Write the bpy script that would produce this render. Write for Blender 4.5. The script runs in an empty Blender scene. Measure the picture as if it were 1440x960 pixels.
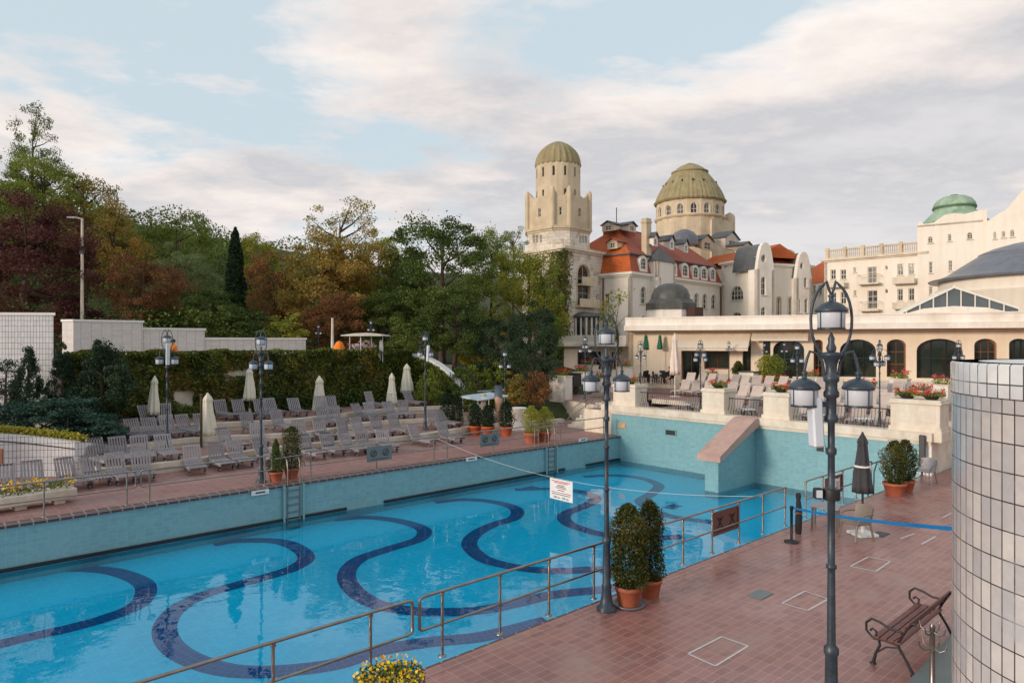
import bpy, bmesh, math, random
import numpy as np
from mathutils import Vector, Matrix
from mathutils.geometry import tessellate_polygon
R = math.radians; PI = math.pi; sin = math.sin; cos = math.cos
random.seed(7)
scene = bpy.context.scene; C = scene.collection
EYE = 5.07; F = 960.0
# ---------------------------------------------------------------- camera
cd = bpy.data.cameras.new('camera'); cam = bpy.data.objects.new('camera', cd); C.objects.link(cam)
cd.sensor_width = 36; cd.lens = 24; cd.clip_start = 0.1; cd.clip_end = 3000
cam.location = (0, 0, EYE); cam.rotation_euler = (R(90), 0, 0); scene.camera = cam
scene.view_settings.view_transform = 'Standard'; scene.view_settings.look = 'None'
scene.view_settings.gamma = 1; scene.view_settings.use_curve_mapping = False
scene.view_settings.exposure = 0.22
# ---------------------------------------------------------------- sky and sun
SUN_AZ = R(237)      # compass angle of the sun, clockwise from +Y: left of and behind the camera
SUN_EL = R(12)
w = bpy.data.worlds.new("World"); scene.world = w; w.use_nodes = True
nt = w.node_tree; nt.nodes.clear()
def WN(t, **k):
    n = nt.nodes.new(t)
    for a, b in k.items(): setattr(n, a, b)
    return n
L = nt.links.new
out = WN('ShaderNodeOutputWorld'); bg = WN('ShaderNodeBackground'); L(bg.outputs[0], out.inputs[0])
bg.inputs[1].default_value = 0.1
sky = WN('ShaderNodeTexSky', sky_type='NISHITA', sun_disc=False)
sky.sun_elevation = SUN_EL; sky.sun_rotation = SUN_AZ; sky.air_density = 1.0; sky.dust_density = 2.0; sky.ozone_density = 1.5
tc = WN('ShaderNodeTexCoord'); sp = WN('ShaderNodeSeparateXYZ'); L(tc.outputs['Generated'], sp.inputs[0])
def M(op, a, b=None, c=None):
    n = WN('ShaderNodeMath', operation=op)
    for i, v in enumerate((a, b, c)):
        if v is None: continue
        if isinstance(v, (int, float)): n.inputs[i].default_value = v
        else: L(v, n.inputs[i])
    return n.outputs[0]
zc = M('MAXIMUM', M('ADD', sp.outputs[2], 0.13), 0.05)
cx = M('DIVIDE', sp.outputs[0], zc); cy = M('DIVIDE', sp.outputs[1], zc)
cb = WN('ShaderNodeCombineXYZ'); L(cx, cb.inputs[0]); L(cy, cb.inputs[1])
def noise(scale, det, rough, off, dist=0.0, sx=1, sy=1):
    mp = WN('ShaderNodeMapping'); mp.inputs['Location'].default_value = off; mp.inputs['Scale'].default_value = (sx, sy, 1)
    mp.inputs['Rotation'].default_value = (0, 0, R(-12))
    L(cb.outputs[0], mp.inputs[0])
    n = WN('ShaderNodeTexNoise'); n.inputs['Scale'].default_value = scale; n.inputs['Detail'].default_value = det
    n.inputs['Roughness'].default_value = rough; n.inputs['Distortion'].default_value = dist
    L(mp.outputs[0], n.inputs[0]); return n.outputs[0]
n1 = noise(0.70, 10, 0.60, (3.1, 0.4, 0), 0.15, 1, 1.3)
n2 = noise(1.7, 9, 0.62, (9, 5, 2), 0.15, 1, 1.2)
n3 = noise(0.75, 6, 0.5, (1, 11, 7), 0.2)
# clearer towards the upper left, closed towards the horizon and the right
bias = M('ADD', M('MULTIPLY', sp.outputs[0], 0.20), M('MULTIPLY', M('SUBTRACT', sp.outputs[2], 0.33), -0.75))
dens = M('ADD', n1, bias)
def ramp(fac, stops):
    r = WN('ShaderNodeValToRGB'); L(fac, r.inputs[0]); e = r.color_ramp.elements
    while len(e) < len(stops): e.new(0.5)
    for i, (p, c) in enumerate(stops): e[i].position = p; e[i].color = (*c, 1)
    return r.outputs[0]
mask = ramp(dens, [(0.42, (0, 0, 0)), (0.465, (.6, .6, .6)), (0.51, (.97, .97, .97))])
def mix(f, a, b, mode='MIX'):
    n = WN('ShaderNodeMix', data_type='RGBA', blend_type=mode)
    for s, v in ((0, f), (6, a), (7, b)):
        if isinstance(v, (int, float)): n.inputs[s].default_value = v
        elif isinstance(v, tuple): n.inputs[s].default_value = (*v, 1)
        else: L(v, n.inputs[s])
    return n.outputs[2]
shade = M('ADD', M('ADD', M('MULTIPLY', n2, 0.35), M('MULTIPLY', n3, 0.25)), M('MULTIPLY', dens, 0.40))
cloud = ramp(shade, [(0.42, (.81, .735, .69)), (0.475, (.72, .65, .615)), (0.515, (.61, .57, .56)), (0.565, (.48, .48, .50)), (0.63, (.57, .555, .565))])
cloud10 = mix(1.0, cloud, (11.2, 11.2, 11.2), 'MULTIPLY')
# thin high veil over the clear part
veil = mix(0.82, sky.outputs[0], (6.0, 7.0, 7.6))
hz = ramp(M('ADD', sp.outputs[2], 0.0), [(0.0, (1, 1, 1)), (0.22, (0, 0, 0))])
hazec = mix(M('MULTIPLY', hz, 0.45), mix(mask, veil, cloud10), (9.0, 8.4, 8.1))
L(hazec, bg.inputs[0])
sd = bpy.data.lights.new('sun', 'SUN'); sd.energy = 2.05; sd.angle = R(12); sd.color = (1.0, 0.84, 0.70)
so = bpy.data.objects.new('sun', sd); C.objects.link(so)
sdir = Vector((sin(SUN_AZ)*cos(SUN_EL), cos(SUN_AZ)*cos(SUN_EL), sin(SUN_EL)))
so.rotation_euler = sdir.to_track_quat('Z', 'Y').to_euler(); so.location = sdir*200
# ---------------------------------------------------------------- frame of the pool: s along it, t across it
U = Vector((0.7425, 0.6699, 0)); V = Vector((-0.6699, 0.7425, 0)); ANG = math.atan2(U.y, U.x)
def P(s, t, z=0): p = U*s + V*t; return Vector((p.x, p.y, z))
def ST(p): return p.x*U.x + p.y*U.y, p.x*V.x + p.y*V.y
def G(px, py, z=0.0):            # where the ray of a photograph pixel meets the level z
    y = (EYE - z)*F/(py - 480.0); return Vector(((px-720)/F*y, y, z))
def Q(px, d, z=0.0): return Vector(((px-720)/F*d, d, z))
def ZZ(py, d): return EYE + (480-py)/F*d
def RT(px, t, z=0): k = (px-720)/F; y = t/(V.x*k + V.y); return Vector((k*y, y, z))
def RS(px, s, z=0): k = (px-720)/F; y = s/(U.x*k + U.y); return Vector((k*y, y, z))
# ---------------------------------------------------------------- mesh builder
class MB:
    def __init__(s): s.v = []; s.f = []; s.m = []; s.uv = {}; s.sm = []
    def face(s, pts, m=0, uv=None, sm=False):
        i = len(s.v); s.v += [tuple(p) for p in pts]; s.f.append(tuple(range(i, i+len(pts)))); s.m.append(m); s.sm.append(sm)
        if uv: s.uv[len(s.f)-1] = uv
    def raw(s, vs, fs, m=0, sm=False):
        i = len(s.v); s.v += [tuple(p) for p in vs]
        for f in fs: s.f.append(tuple(i+k for k in f)); s.m.append(m); s.sm.append(sm)
    def box(s, c, d, rz=0, m=0, mat=None, bev=0):
        x, y, z = d[0]/2, d[1]/2, d[2]/2
        T = mat if mat is not None else Matrix.Translation(c) @ Matrix.Rotation(rz, 4, 'Z')
        if bev:
            b = bev; vs = []; 
            for sz in (-1, 1):
                for (ax, ay) in ((-x+b, -y), (x-b, -y), (x, -y+b), (x, y-b), (x-b, y), (-x+b, y), (-x, y-b), (-x, -y+b)): vs.append((ax, ay, sz*(z-b)))
            for sz in (-1, 1):
                for (ax, ay) in ((-x+b, -y+b), (x-b, -y+b), (x-b, -y+b), (x-b, -y+b+1e-5), (x-b, y-b), (-x+b, y-b), (-x+b, y-b-1e-5), (-x+b, -y+b+1e-5)): vs.append((ax, ay, sz*z))
            fs = [(i, (i+1) % 8, 8+(i+1) % 8, 8+i) for i in range(8)]
            fs += [(8+i, 8+(i+1) % 8, 24+(i+1) % 8, 24+i) for i in range(8)] + [(i, 16+i, 16+(i+1) % 8, (i+1) % 8) for i in range(8)]
            fs += [tuple(range(24, 32)), tuple(range(23, 15, -1))]
            s.raw([T @ Vector(p) for p in vs], fs, m); return
        vs = [T @ Vector(p) for p in ((-x,-y,-z),(x,-y,-z),(x,y,-z),(-x,y,-z),(-x,-y,z),(x,-y,z),(x,y,z),(-x,y,z))]
        s.raw(vs, ((0,3,2,1),(4,5,6,7),(0,1,5,4),(1,2,6,5),(2,3,7,6),(3,0,4,7)), m)
    def bar(s, a, b, wd, ht, m=0):          # box beam from a to b
        a = Vector(a); b = Vector(b); d = b-a; q = d.to_track_quat('X', 'Z').to_matrix().to_4x4()
        s.box(None, (d.length, wd, ht), m=m, mat=Matrix.Translation((a+b)/2) @ q)
    def tube(s, pts, r, n=8, m=0, cap=True, closed=False):
        pts = [Vector(p) for p in pts]; N = len(pts)
        rs = r if isinstance(r, (list, tuple)) else [r]*N
        prev = None; vs = []
        for i, p in enumerate(pts):
            if closed: d = pts[(i+1) % N]-pts[i-1]
            else: d = pts[min(i+1, N-1)]-pts[max(i-1, 0)]
            if d.length < 1e-9: d = Vector((0, 0, 1))
            d.normalize()
            if prev is None:
                a = Vector((0, 0, 1)) if abs(d.z) < .9 else Vector((1, 0, 0)); prev = d.cross(a).normalized()
            x = (prev - d*prev.dot(d))
            if x.length < 1e-6: x = d.orthogonal()
            x.normalize(); prev = x; y = d.cross(x)
            for k in range(n): a = 2*PI*k/n; vs.append(p + (x*cos(a)+y*sin(a))*rs[i])
        fs = []
        for i in range(N if closed else N-1):
            j = (i+1) % N
            for k in range(n): k2 = (k+1) % n; fs.append((i*n+k, i*n+k2, j*n+k2, j*n+k))
        s.raw(vs, fs, m, sm=True)
        if cap and not closed: s.raw(vs[:n], (tuple(range(n-1, -1, -1)),), m); s.raw(vs[-n:], (tuple(range(n)),), m)
    def lathe(s, prof, n=16, c=(0, 0, 0), m=0, sm=True, mod=None, a0=0, a1=2*PI, uvw=False):
        full = abs(a1-a0-2*PI) < 1e-6; vs = []; K = n if full else n+1
        for (r, z) in prof:
            for k in range(K):
                a = a0+(a1-a0)*k/n; rr = r*(mod(a, z) if mod else 1)
                vs.append((c[0]+rr*cos(a), c[1]+rr*sin(a), c[2]+z))
        b = len(s.f)
        fs = []; 
        for i in range(len(prof)-1):
            for k in range(n):
                k2 = (k+1) % K
                fs.append((i*K+k, i*K+k2, (i+1)*K+k2, (i+1)*K+k))
                if uvw:
                    R0 = max(prof[i][0], 1e-3); d = (a1-a0)/n*R0
                    s.uv[b+len(fs)-1] = ((k*d, prof[i][1]), ((k+1)*d, prof[i][1]), ((k+1)*d, prof[i+1][1]), (k*d, prof[i+1][1]))
        s.raw(vs, fs, m, sm)
        if full:
            if prof[0][0] > 1e-4: s.raw(vs[:K], (tuple(range(K-1, -1, -1)),), m)
            if prof[-1][0] > 1e-4: s.raw(vs[-K:], (tuple(range(K)),), m)
    def prism(s, poly, z0, z1, m=0, mt=None):
        n = len(poly); a = [Vector((p[0], p[1], z0)) for p in poly]; b = [Vector((p[0], p[1], z1)) for p in poly]
        area = sum(poly[i][0]*poly[(i+1) % n][1]-poly[(i+1) % n][0]*poly[i][1] for i in range(n))
        if area < 0: a.reverse(); b.reverse()
        s.raw(a+b, [(i, (i+1) % n, n+(i+1) % n, n+i) for i in range(n)], m)
        tr = tessellate_polygon([b]) if n > 4 else [tuple(range(n))]
        for t in tr:
            q = [b[i] for i in t]
            if len(q) == 3 and (q[1]-q[0]).cross(q[2]-q[0]).z < 0: q.reverse()
            s.face(q, m if mt is None else mt)
        for t in tr:
            q = [a[i] for i in t]
            if len(q) == 3:
                if (q[1]-q[0]).cross(q[2]-q[0]).z > 0: q.reverse()
            else: q.reverse()
            s.face(q, m)
    def sphere(s, c, r, n=10, m=0, sq=(1, 1, 1)):
        k = max(4, n//2); vs = []
        for i in range(k+1):
            th = PI*i/k
            for j in range(n): a = 2*PI*j/n; vs.append((c[0]+r*sq[0]*sin(th)*cos(a), c[1]+r*sq[1]*sin(th)*sin(a), c[2]-r*sq[2]*cos(th)))
        s.raw(vs, [(i*n+j, i*n+(j+1) % n, (i+1)*n+(j+1) % n, (i+1)*n+j) for i in range(k) for j in range(n)], m, True)
    def build(s, name, mats, parent=None, world=False, uv=True, loc=None):
        me = bpy.data.meshes.new(name)
        off = Vector((0, 0, 0))
        if world and parent is not None:
            inv = parent.matrix_basis.inverted()
            if parent.parent: inv = inv @ parent.parent.matrix_basis.inverted()
            vs = [tuple(inv @ Vector(v)) for v in s.v]
        else: vs = s.v
        me.from_pydata(vs, [], s.f)
        mats = mats if isinstance(mats, (list, tuple)) else [mats]
        for m_ in mats: me.materials.append(m_)
        me.polygons.foreach_set('material_index', s.m); me.polygons.foreach_set('use_smooth', s.sm)
        if uv:
            ul = me.uv_layers.new(name='UVMap'); data = []
            W = [Vector(v) for v in s.v]
            for fi, f in enumerate(s.f):
                if fi in s.uv: 
                    for q in s.uv[fi]: data += [q[0], q[1]]
                    continue
                a, b, c = W[f[0]], W[f[1]], W[f[2]]
                n = (b-a).cross(c-a)
                if n.length < 1e-12 and len(f) > 3: n = (W[f[2]]-W[f[1]]).cross(W[f[3]]-W[f[1]])
                if n.length > 0: n.normalize()
                if abs(n.z) > 0.75:
                    for i in f: data += [W[i].dot(U), W[i].dot(V)]
                else:
                    h = Vector((-n.y, n.x, 0))
                    if h.length > 0: h.normalize()
                    for i in f: data += [W[i].dot(h), W[i].z/max(.3, math.sqrt(max(0, 1-n.z*n.z)))]
            ul.data.foreach_set('uv', data)
        me.update()
        o = bpy.data.objects.new(name, me); C.objects.link(o)
        if parent is not None: o.parent = parent
        if loc is not None: o.location = loc
        return o
def thing(name, label, cat, loc=(0, 0, 0), rz=0, group=None, sc=1):
    o = bpy.data.objects.new(name, None); C.objects.link(o); o.empty_display_size = .2
    o.location = loc; o.rotation_euler = (0, 0, rz); o.scale = (sc, sc, sc)
    o.matrix_basis = Matrix.Translation(Vector(loc)) @ Matrix.Rotation(rz, 4, 'Z') @ Matrix.Scale(sc, 4)
    o['label'] = label; o['category'] = cat
    if group: o['group'] = group
    return o
def tag(o, label, cat, group=None, kind=None):
    o['label'] = label; o['category'] = cat
    if group: o['group'] = group
    if kind: o['kind'] = kind
    return o
def struct(o): o['kind'] = 'structure'; return o
def dup(root, loc, rz, label=None, group=None, sc=None):
    r = root.copy(); C.objects.link(r); r.location = loc; r.rotation_euler = (0, 0, rz)
    if sc: r.scale = (sc, sc, sc)
    if label: r['label'] = label
    if group: r['group'] = group
    def rec(a, b):
        for ch in KIDS.get(a.name, []):
            c = ch.copy(); C.objects.link(c); c.parent = b; KIDS.setdefault(b.name, []).append(c); rec(ch, c)
    if root.name not in KIDS: index(root)
    rec(root, r); return r
KIDS = {}
def index(root):
    for ch in root.children: KIDS.setdefault(root.name, []).append(ch); index(ch)
ORD = ['first','second','third','fourth','fifth','sixth','seventh','eighth','ninth','tenth','eleventh','twelfth','thirteenth','fourteenth','fifteenth','sixteenth','seventeenth','eighteenth','nineteenth','twentieth','twenty-first','twenty-second','twenty-third','twenty-fourth','twenty-fifth','twenty-sixth','twenty-seventh','twenty-eighth','twenty-ninth','thirtieth']
# ---------------------------------------------------------------- materials
def hexc(r, g, b): return tuple(((c/255+.055)/1.055)**2.4 if c > 10 else c/255/12.92 for c in (r, g, b))
def base(name):
    m = bpy.data.materials.new(name); m.use_nodes = True; n = m.node_tree.nodes; l = m.node_tree.links
    return m, n, l, n['Principled BSDF']
def mat(name, col, rough=.6, metal=0, var=.15, scale=3, bump=0, bscale=20, dirt=None, dscale=.6, spec=None, streak=0):
    m, n, l, b = base(name)
    b.inputs['Roughness'].default_value = rough; b.inputs['Metallic'].default_value = metal
    if spec is not None: b.inputs['Specular IOR Level'].default_value = spec
    tcn = n.new('ShaderNodeTexCoord')
    nz = n.new('ShaderNodeTexNoise'); nz.inputs['Scale'].default_value = scale; nz.inputs['Detail'].default_value = 6; l.new(tcn.outputs['Object'], nz.inputs[0])
    r = n.new('ShaderNodeValToRGB'); l.new(nz.outputs[0], r.inputs[0]); e = r.color_ramp.elements
    e[0].position = .3; e[1].position = .7
    e[0].color = (*[c*(1-var) for c in col], 1); e[1].color = (*[min(1, c*(1+var)) for c in col], 1)
    outc = r.outputs[0]
    if dirt:
        n2 = n.new('ShaderNodeTexNoise'); n2.inputs['Scale'].default_value = dscale; n2.inputs['Detail'].default_value = 8; n2.inputs['Roughness'].default_value = .7
        l.new(tcn.outputs['Object'], n2.inputs[0])
        r2 = n.new('ShaderNodeValToRGB'); l.new(n2.outputs[0], r2.inputs[0]); r2.color_ramp.elements[0].position = .48; r2.color_ramp.elements[1].position = .68
        mx = n.new('ShaderNodeMix'); mx.data_type = 'RGBA'; l.new(r2.outputs[0], mx.inputs[0]); l.new(outc, mx.inputs[6]); mx.inputs[7].default_value = (*dirt, 1); outc = mx.outputs[2]
    if streak:
        mp = n.new('ShaderNodeMapping'); mp.inputs['Scale'].default_value = (1.6, 1.6, .10); l.new(tcn.outputs['Object'], mp.inputs[0])
        n5 = n.new('ShaderNodeTexNoise'); n5.inputs['Scale'].default_value = 1.2; n5.inputs['Detail'].default_value = 8; n5.inputs['Roughness'].default_value = .7; l.new(mp.outputs[0], n5.inputs[0])
        r5 = n.new('ShaderNodeValToRGB'); l.new(n5.outputs[0], r5.inputs[0]); r5.color_ramp.elements[0].position = .34; r5.color_ramp.elements[1].position = .60; q = 1-streak; r5.color_ramp.elements[0].color = (q, q*.97, q*.93, 1); r5.color_ramp.elements[1].color = (1, 1, 1, 1)
        m5 = n.new('ShaderNodeMix'); m5.data_type = 'RGBA'; m5.blend_type = 'MULTIPLY'; m5.inputs[0].default_value = 1; l.new(outc, m5.inputs[6]); l.new(r5.outputs[0], m5.inputs[7]); outc = m5.outputs[2]
    l.new(outc, b.inputs[0])
    if bump:
        nb = n.new('ShaderNodeTexNoise'); nb.inputs['Scale'].default_value = bscale; nb.inputs['Detail'].default_value = 5; l.new(tcn.outputs['Object'], nb.inputs[0])
        bp = n.new('ShaderNodeBump'); bp.inputs['Strength'].default_value = bump; bp.inputs['Distance'].default_value = .02
        l.new(nb.outputs[0], bp.inputs['Height']); l.new(bp.outputs[0], b.inputs['Normal'])
    return m
def brick(name, c1, c2, mortar, bw, bh, ms, rough=.5, off=.5, bump=.3, dirt=None, rot=0, dscale=.5, spec=.5, dlo=.5, dhi=.75, wet=False):
    m, n, l, b = base(name); b.inputs['Roughness'].default_value = rough; b.inputs['Specular IOR Level'].default_value = spec
    uv = n.new('ShaderNodeUVMap'); uv.uv_map = 'UVMap'
    mp = n.new('ShaderNodeMapping'); mp.inputs['Rotation'].default_value = (0, 0, rot); l.new(uv.outputs[0], mp.inputs[0])
    t = n.new('ShaderNodeTexBrick'); t.offset = off; t.inputs['Scale'].default_value = 1; t.inputs['Brick Width'].default_value = bw; t.inputs['Row Height'].default_value = bh
    t.inputs['Mortar Size'].default_value = ms; t.inputs['Mortar Smooth'].default_value = .15; t.inputs['Bias'].default_value = 0
    t.inputs['Color1'].default_value = (*c1, 1); t.inputs['Color2'].default_value = (*c2, 1); t.inputs['Mortar'].default_value = (*mortar, 1)
    l.new(mp.outputs[0], t.inputs[0]); outc = t.outputs[0]
    tcn = n.new('ShaderNodeTexCoord')
    nz = n.new('ShaderNodeTexNoise'); nz.inputs['Scale'].default_value = dscale; nz.inputs['Detail'].default_value = 9; nz.inputs['Roughness'].default_value = .65
    l.new(mp.outputs[0], nz.inputs[0])
    if dirt:
        r2 = n.new('ShaderNodeValToRGB'); l.new(nz.outputs[0], r2.inputs[0]); r2.color_ramp.elements[0].position = dlo; r2.color_ramp.elements[1].position = dhi
        mx = n.new('ShaderNodeMix'); mx.data_type = 'RGBA'; l.new(r2.outputs[0], mx.inputs[0]); l.new(outc, mx.inputs[6]); mx.inputs[7].default_value = (*dirt, 1); outc = mx.outputs[2]
    n3 = n.new('ShaderNodeTexNoise'); n3.inputs['Scale'].default_value = 7; n3.inputs['Detail'].default_value = 4; l.new(mp.outputs[0], n3.inputs[0])
    r3 = n.new('ShaderNodeValToRGB'); l.new(n3.outputs[0], r3.inputs[0]); r3.color_ramp.elements[0].color = (.82, .82, .82, 1); r3.color_ramp.elements[1].color = (1.12, 1.12, 1.12, 1)
    mm = n.new('ShaderNodeMix'); mm.data_type = 'RGBA'; mm.blend_type = 'MULTIPLY'; mm.inputs[0].default_value = 1; l.new(outc, mm.inputs[6]); l.new(r3.outputs[0], mm.inputs[7])
    l.new(mm.outputs[2], b.inputs[0])
    if wet:
        rr = n.new('ShaderNodeMapRange'); l.new(nz.outputs[0], rr.inputs[0]); rr.inputs[1].default_value = .35; rr.inputs[2].default_value = .65; rr.inputs[3].default_value = max(.1, rough-.22); rr.inputs[4].default_value = rough+.15
        l.new(rr.outputs[0], b.inputs['Roughness'])
    if bump:
        bp = n.new('ShaderNodeBump'); bp.inputs['Strength'].default_value = bump; bp.inputs['Distance'].default_value = .01; bp.invert = True
        l.new(t.outputs['Fac'], bp.inputs['Height']); l.new(bp.outputs[0], b.inputs['Normal'])
    return m
def leafmat(name, cols, nscale=.35, trans=.35, rough=.6):
    m, n, l, b = base(name); b.inputs['Roughness'].default_value = rough; b.inputs['Specular IOR Level'].default_value = .25
    g = n.new('ShaderNodeNewGeometry'); tcn = n.new('ShaderNodeTexCoord')
    nz = n.new('ShaderNodeTexNoise'); nz.inputs['Scale'].default_value = nscale; nz.inputs['Detail'].default_value = 4; l.new(tcn.outputs['Object'], nz.inputs[0])
    a = n.new('ShaderNodeMath'); a.operation = 'MULTIPLY_ADD'; l.new(nz.outputs[0], a.inputs[0]); a.inputs[1].default_value = 1.5; a.inputs[2].default_value = -.55
    c = n.new('ShaderNodeMath'); c.operation = 'MULTIPLY_ADD'; l.new(g.outputs['Random Per Island'], c.inputs[0]); c.inputs[1].default_value = .55; l.new(a.outputs[0], c.inputs[2])
    r = n.new('ShaderNodeValToRGB'); l.new(c.outputs[0], r.inputs[0]); e = r.color_ramp.elements
    while len(e) < len(cols): e.new(.5)
    for i, k in enumerate(cols): e[i].position = .12+.76*i/(len(cols)-1); e[i].color = (*k, 1)
    l.new(r.outputs[0], b.inputs[0])
    tr = n.new('ShaderNodeBsdfTranslucent'); l.new(r.outputs[0], tr.inputs[0])
    ms = n.new('ShaderNodeMixShader'); ms.inputs[0].default_value = trans; l.new(b.outputs[0], ms.inputs[1]); l.new(tr.outputs[0], ms.inputs[2])
    l.new(ms.outputs[0], n['Material Output'].inputs[0]); return m
def pmat(name, col, rough, var=.06, scale=2):
    m = mat(name, col, rough, var=var, scale=scale, dirt=tuple(c*.78 for c in col), dscale=2.5); n = m.node_tree.nodes; l = m.node_tree.links; b = n['Principled BSDF']; src = b.inputs[0].links[0].from_socket
    oi = n.new('ShaderNodeObjectInfo'); mr = n.new('ShaderNodeMapRange'); l.new(oi.outputs['Random'], mr.inputs[0]); mr.inputs[3].default_value = .80; mr.inputs[4].default_value = 1.16
    hs = n.new('ShaderNodeHueSaturation'); l.new(mr.outputs[0], hs.inputs['Value']); l.new(src, hs.inputs['Color']); l.new(hs.outputs[0], b.inputs[0]); return m
K = {}
K['pave'] = brick('red_paving_tile', hexc(168,114,103), hexc(148,97,90), hexc(182,146,136), .30, .15, .006, rough=.42, dirt=hexc(174,138,126), dscale=.45, off=0, wet=True, dlo=.52, dhi=.68, bump=.12)
K['pave_left'] = brick('red_paving_left', hexc(160,112,102), hexc(138,94,88), hexc(172,142,132), .30, .15, .007, rough=.55, dirt=hexc(165,138,130), dscale=.35, off=0, bump=.12)
K['coping'] = brick('pool_coping_tile', hexc(96,62,58), hexc(80,52,50), hexc(160,145,138), .32, .5, .02, off=0, rough=.45)
K['teal'] = brick('teal_glazed_tile', hexc(130,173,178), hexc(121,164,170), hexc(146,184,188), .25, .125, .004, rough=.25, off=0, dirt=hexc(136,175,180), dscale=.4, bump=.1)
K['poolfloor'] = brick('pool_floor_tile', (.012,.76,.96), (.010,.68,.91), (.08,.84,.96), .25, .125, .006, rough=.6, off=0, bump=0)
K['mosaic'] = brick('navy_mosaic', (.006,.07,.27), (.004,.045,.20), (.02,.18,.40), .16, .16, .008, rough=.6, off=0, bump=0)
K['gutter'] = mat('black_gutter', (.012,.014,.02), .4)
K['whitetile'] = brick('white_glazed_tile', hexc(222,219,215), hexc(190,191,195), hexc(70,66,64), .14, .29, .0075, rough=.18, off=0, bump=.35, dirt=hexc(188,191,196), dscale=1.4)
K['whitetile_s'] = brick('white_glazed_tile_small', hexc(225,222,220), hexc(212,210,210), hexc(60,58,60), .13, .25, .007, rough=.25, off=0, bump=.2)
K['whitetile_row'] = brick('white_wall_course', hexc(222,214,210), hexc(212,204,200), hexc(160,152,148), .5, .125, .010, rough=.3, off=0, bump=.2)
K['cream'] = mat('cream_plaster', hexc(240,231,220), .85, var=.03, scale=.5, dirt=hexc(232,220,206), dscale=.25, streak=0.06)
K['cream2'] = mat('cream_render', hexc(240,231,217), .85, var=.03, scale=.4, dirt=hexc(233,219,202), dscale=.2, streak=0.06)
K['tan'] = mat('tan_stone', hexc(212,194,166), .85, var=.08, scale=.8, dirt=hexc(192,173,146), dscale=.35, streak=0.13)
K['arcade'] = mat('ochre_plaster', hexc(234,218,194), .85, var=.05, scale=.5, dirt=hexc(226,206,178), dscale=.3, streak=0.06)
K['stone'] = mat('limestone', hexc(224,212,194), .8, var=.08, scale=2.2, dirt=hexc(200,186,168), dscale=1.0, bump=.2, streak=0.12)
K['rough_stone'] = brick('weathered_ashlar', hexc(232,222,208), hexc(218,206,190), hexc(196,182,162), .8, .34, .02, rough=.85, dirt=hexc(150,128,102), dscale=.6, bump=.4, dlo=.52, dhi=.7)
K['white_stucco'] = mat('white_stucco', hexc(238,230,220), .8, var=.04, scale=.8, dirt=hexc(222,210,195), dscale=.45, streak=0.08)
K['kerb'] = mat('pale_kerb', hexc(218,206,190), .75, var=.1, scale=3, dirt=hexc(190,174,156), dscale=1.0, streak=0.1)
K['orange'] = brick('orange_roof_tile', hexc(214,108,40), hexc(190,88,34), hexc(150,70,30), .3, .18, .02, rough=.75, dirt=hexc(196,100,46), dscale=.4, bump=.3)
K['redroof'] = brick('red_roof_tile', hexc(198,100,68), hexc(176,84,58), hexc(130,66,48), .3, .18, .03, rough=.75, dirt=hexc(150,80,60), dscale=.3, bump=.3)
K['slate'] = mat('dark_slate', hexc(84,86,88), .55, var=.15, scale=2, dirt=hexc(104,104,100))
K['domeroof'] = mat('stone_dome', hexc(162,148,110), .8, var=.10, scale=1.5, dirt=hexc(142,128,94), dscale=.7, streak=0.2)
K['domedark'] = mat('dark_metal_dome', hexc(78,76,72), .5, var=.2, scale=1.5, dirt=hexc(104,100,92), dscale=1.2)
K['copper'] = mat('green_copper', hexc(164,188,162), .65, var=.12, scale=1.2, dirt=hexc(138,166,138), dscale=.8, streak=0.3)
K['greyroof'] = mat('grey_metal_roof', hexc(112,114,122), .4, var=.1, scale=.8, streak=0.25)
K['glassdark'] = mat('dark_window_glass', (.022,.026,.032), .08, var=.4, scale=.6, dirt=(.22,.20,.17), dscale=.42)
K['glassgreen'] = mat('dark_green_glass', (.014,.024,.019), .06, var=.6, scale=.7, dirt=(.06,.045,.03), dscale=.5)
K['skyglass'] = mat('skylight_glass', (.10,.12,.13), .12, var=.3, scale=.5)
K['wfwhite'] = mat('white_window_frame', hexc(230,224,212), .6, var=.04)
K['wood'] = mat('brown_door_wood', hexc(120,72,44), .6, var=.2)
K['iron'] = mat('black_iron', (.015,.016,.018), .5, var=.2)
K['steel'] = mat('brushed_steel', hexc(150,142,135), .35, metal=.9, var=.15, scale=6)
K['lampblue'] = mat('blue_grey_lamp_paint', hexc(52,64,76), .42, var=.22, scale=9, dirt=hexc(74,84,92), dscale=6, bump=.12, streak=0.3)
K['frost'] = mat('frosted_lamp_glass', hexc(208,214,222), .22, var=.04)
K['bark'] = mat('bark', hexc(82,66,52), .9, var=.3, scale=4, bump=.4)
K['terra'] = mat('terracotta', hexc(180,98,66), .75, var=.15, scale=6, dirt=hexc(150,92,70), dscale=5)
K['terra_orange'] = mat('orange_planter', hexc(190,92,52), .65, var=.1)
K['soil'] = mat('soil', (.03,.022,.016), .95)
K['plastic'] = pmat('grey_lounger_plastic', hexc(146,138,140), .5, var=.06, scale=2)
K['plastic_b'] = pmat('beige_lounger_fabric', hexc(184,168,158), .65, var=.06, scale=2)
K['dark'] = mat('dark_plastic', hexc(60,58,58), .5, var=.1)
K['canvas'] = mat('off_white_canvas', hexc(226,220,200), .85, var=.05, scale=4)
K['pinkcanvas'] = mat('pale_canvas', hexc(226,208,196), .85, var=.05, scale=4)
K['greencanvas'] = mat('green_canvas', hexc(40,108,84), .8, var=.08)
K['greycanvas'] = mat('charcoal_canvas', hexc(66,64,68), .85, var=.1, scale=5)
K['awning'] = mat('cream_awning', hexc(222,206,184), .85, var=.04)
K['blue'] = mat('blue_tape', hexc(24,120,186), .45, var=.05)
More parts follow.
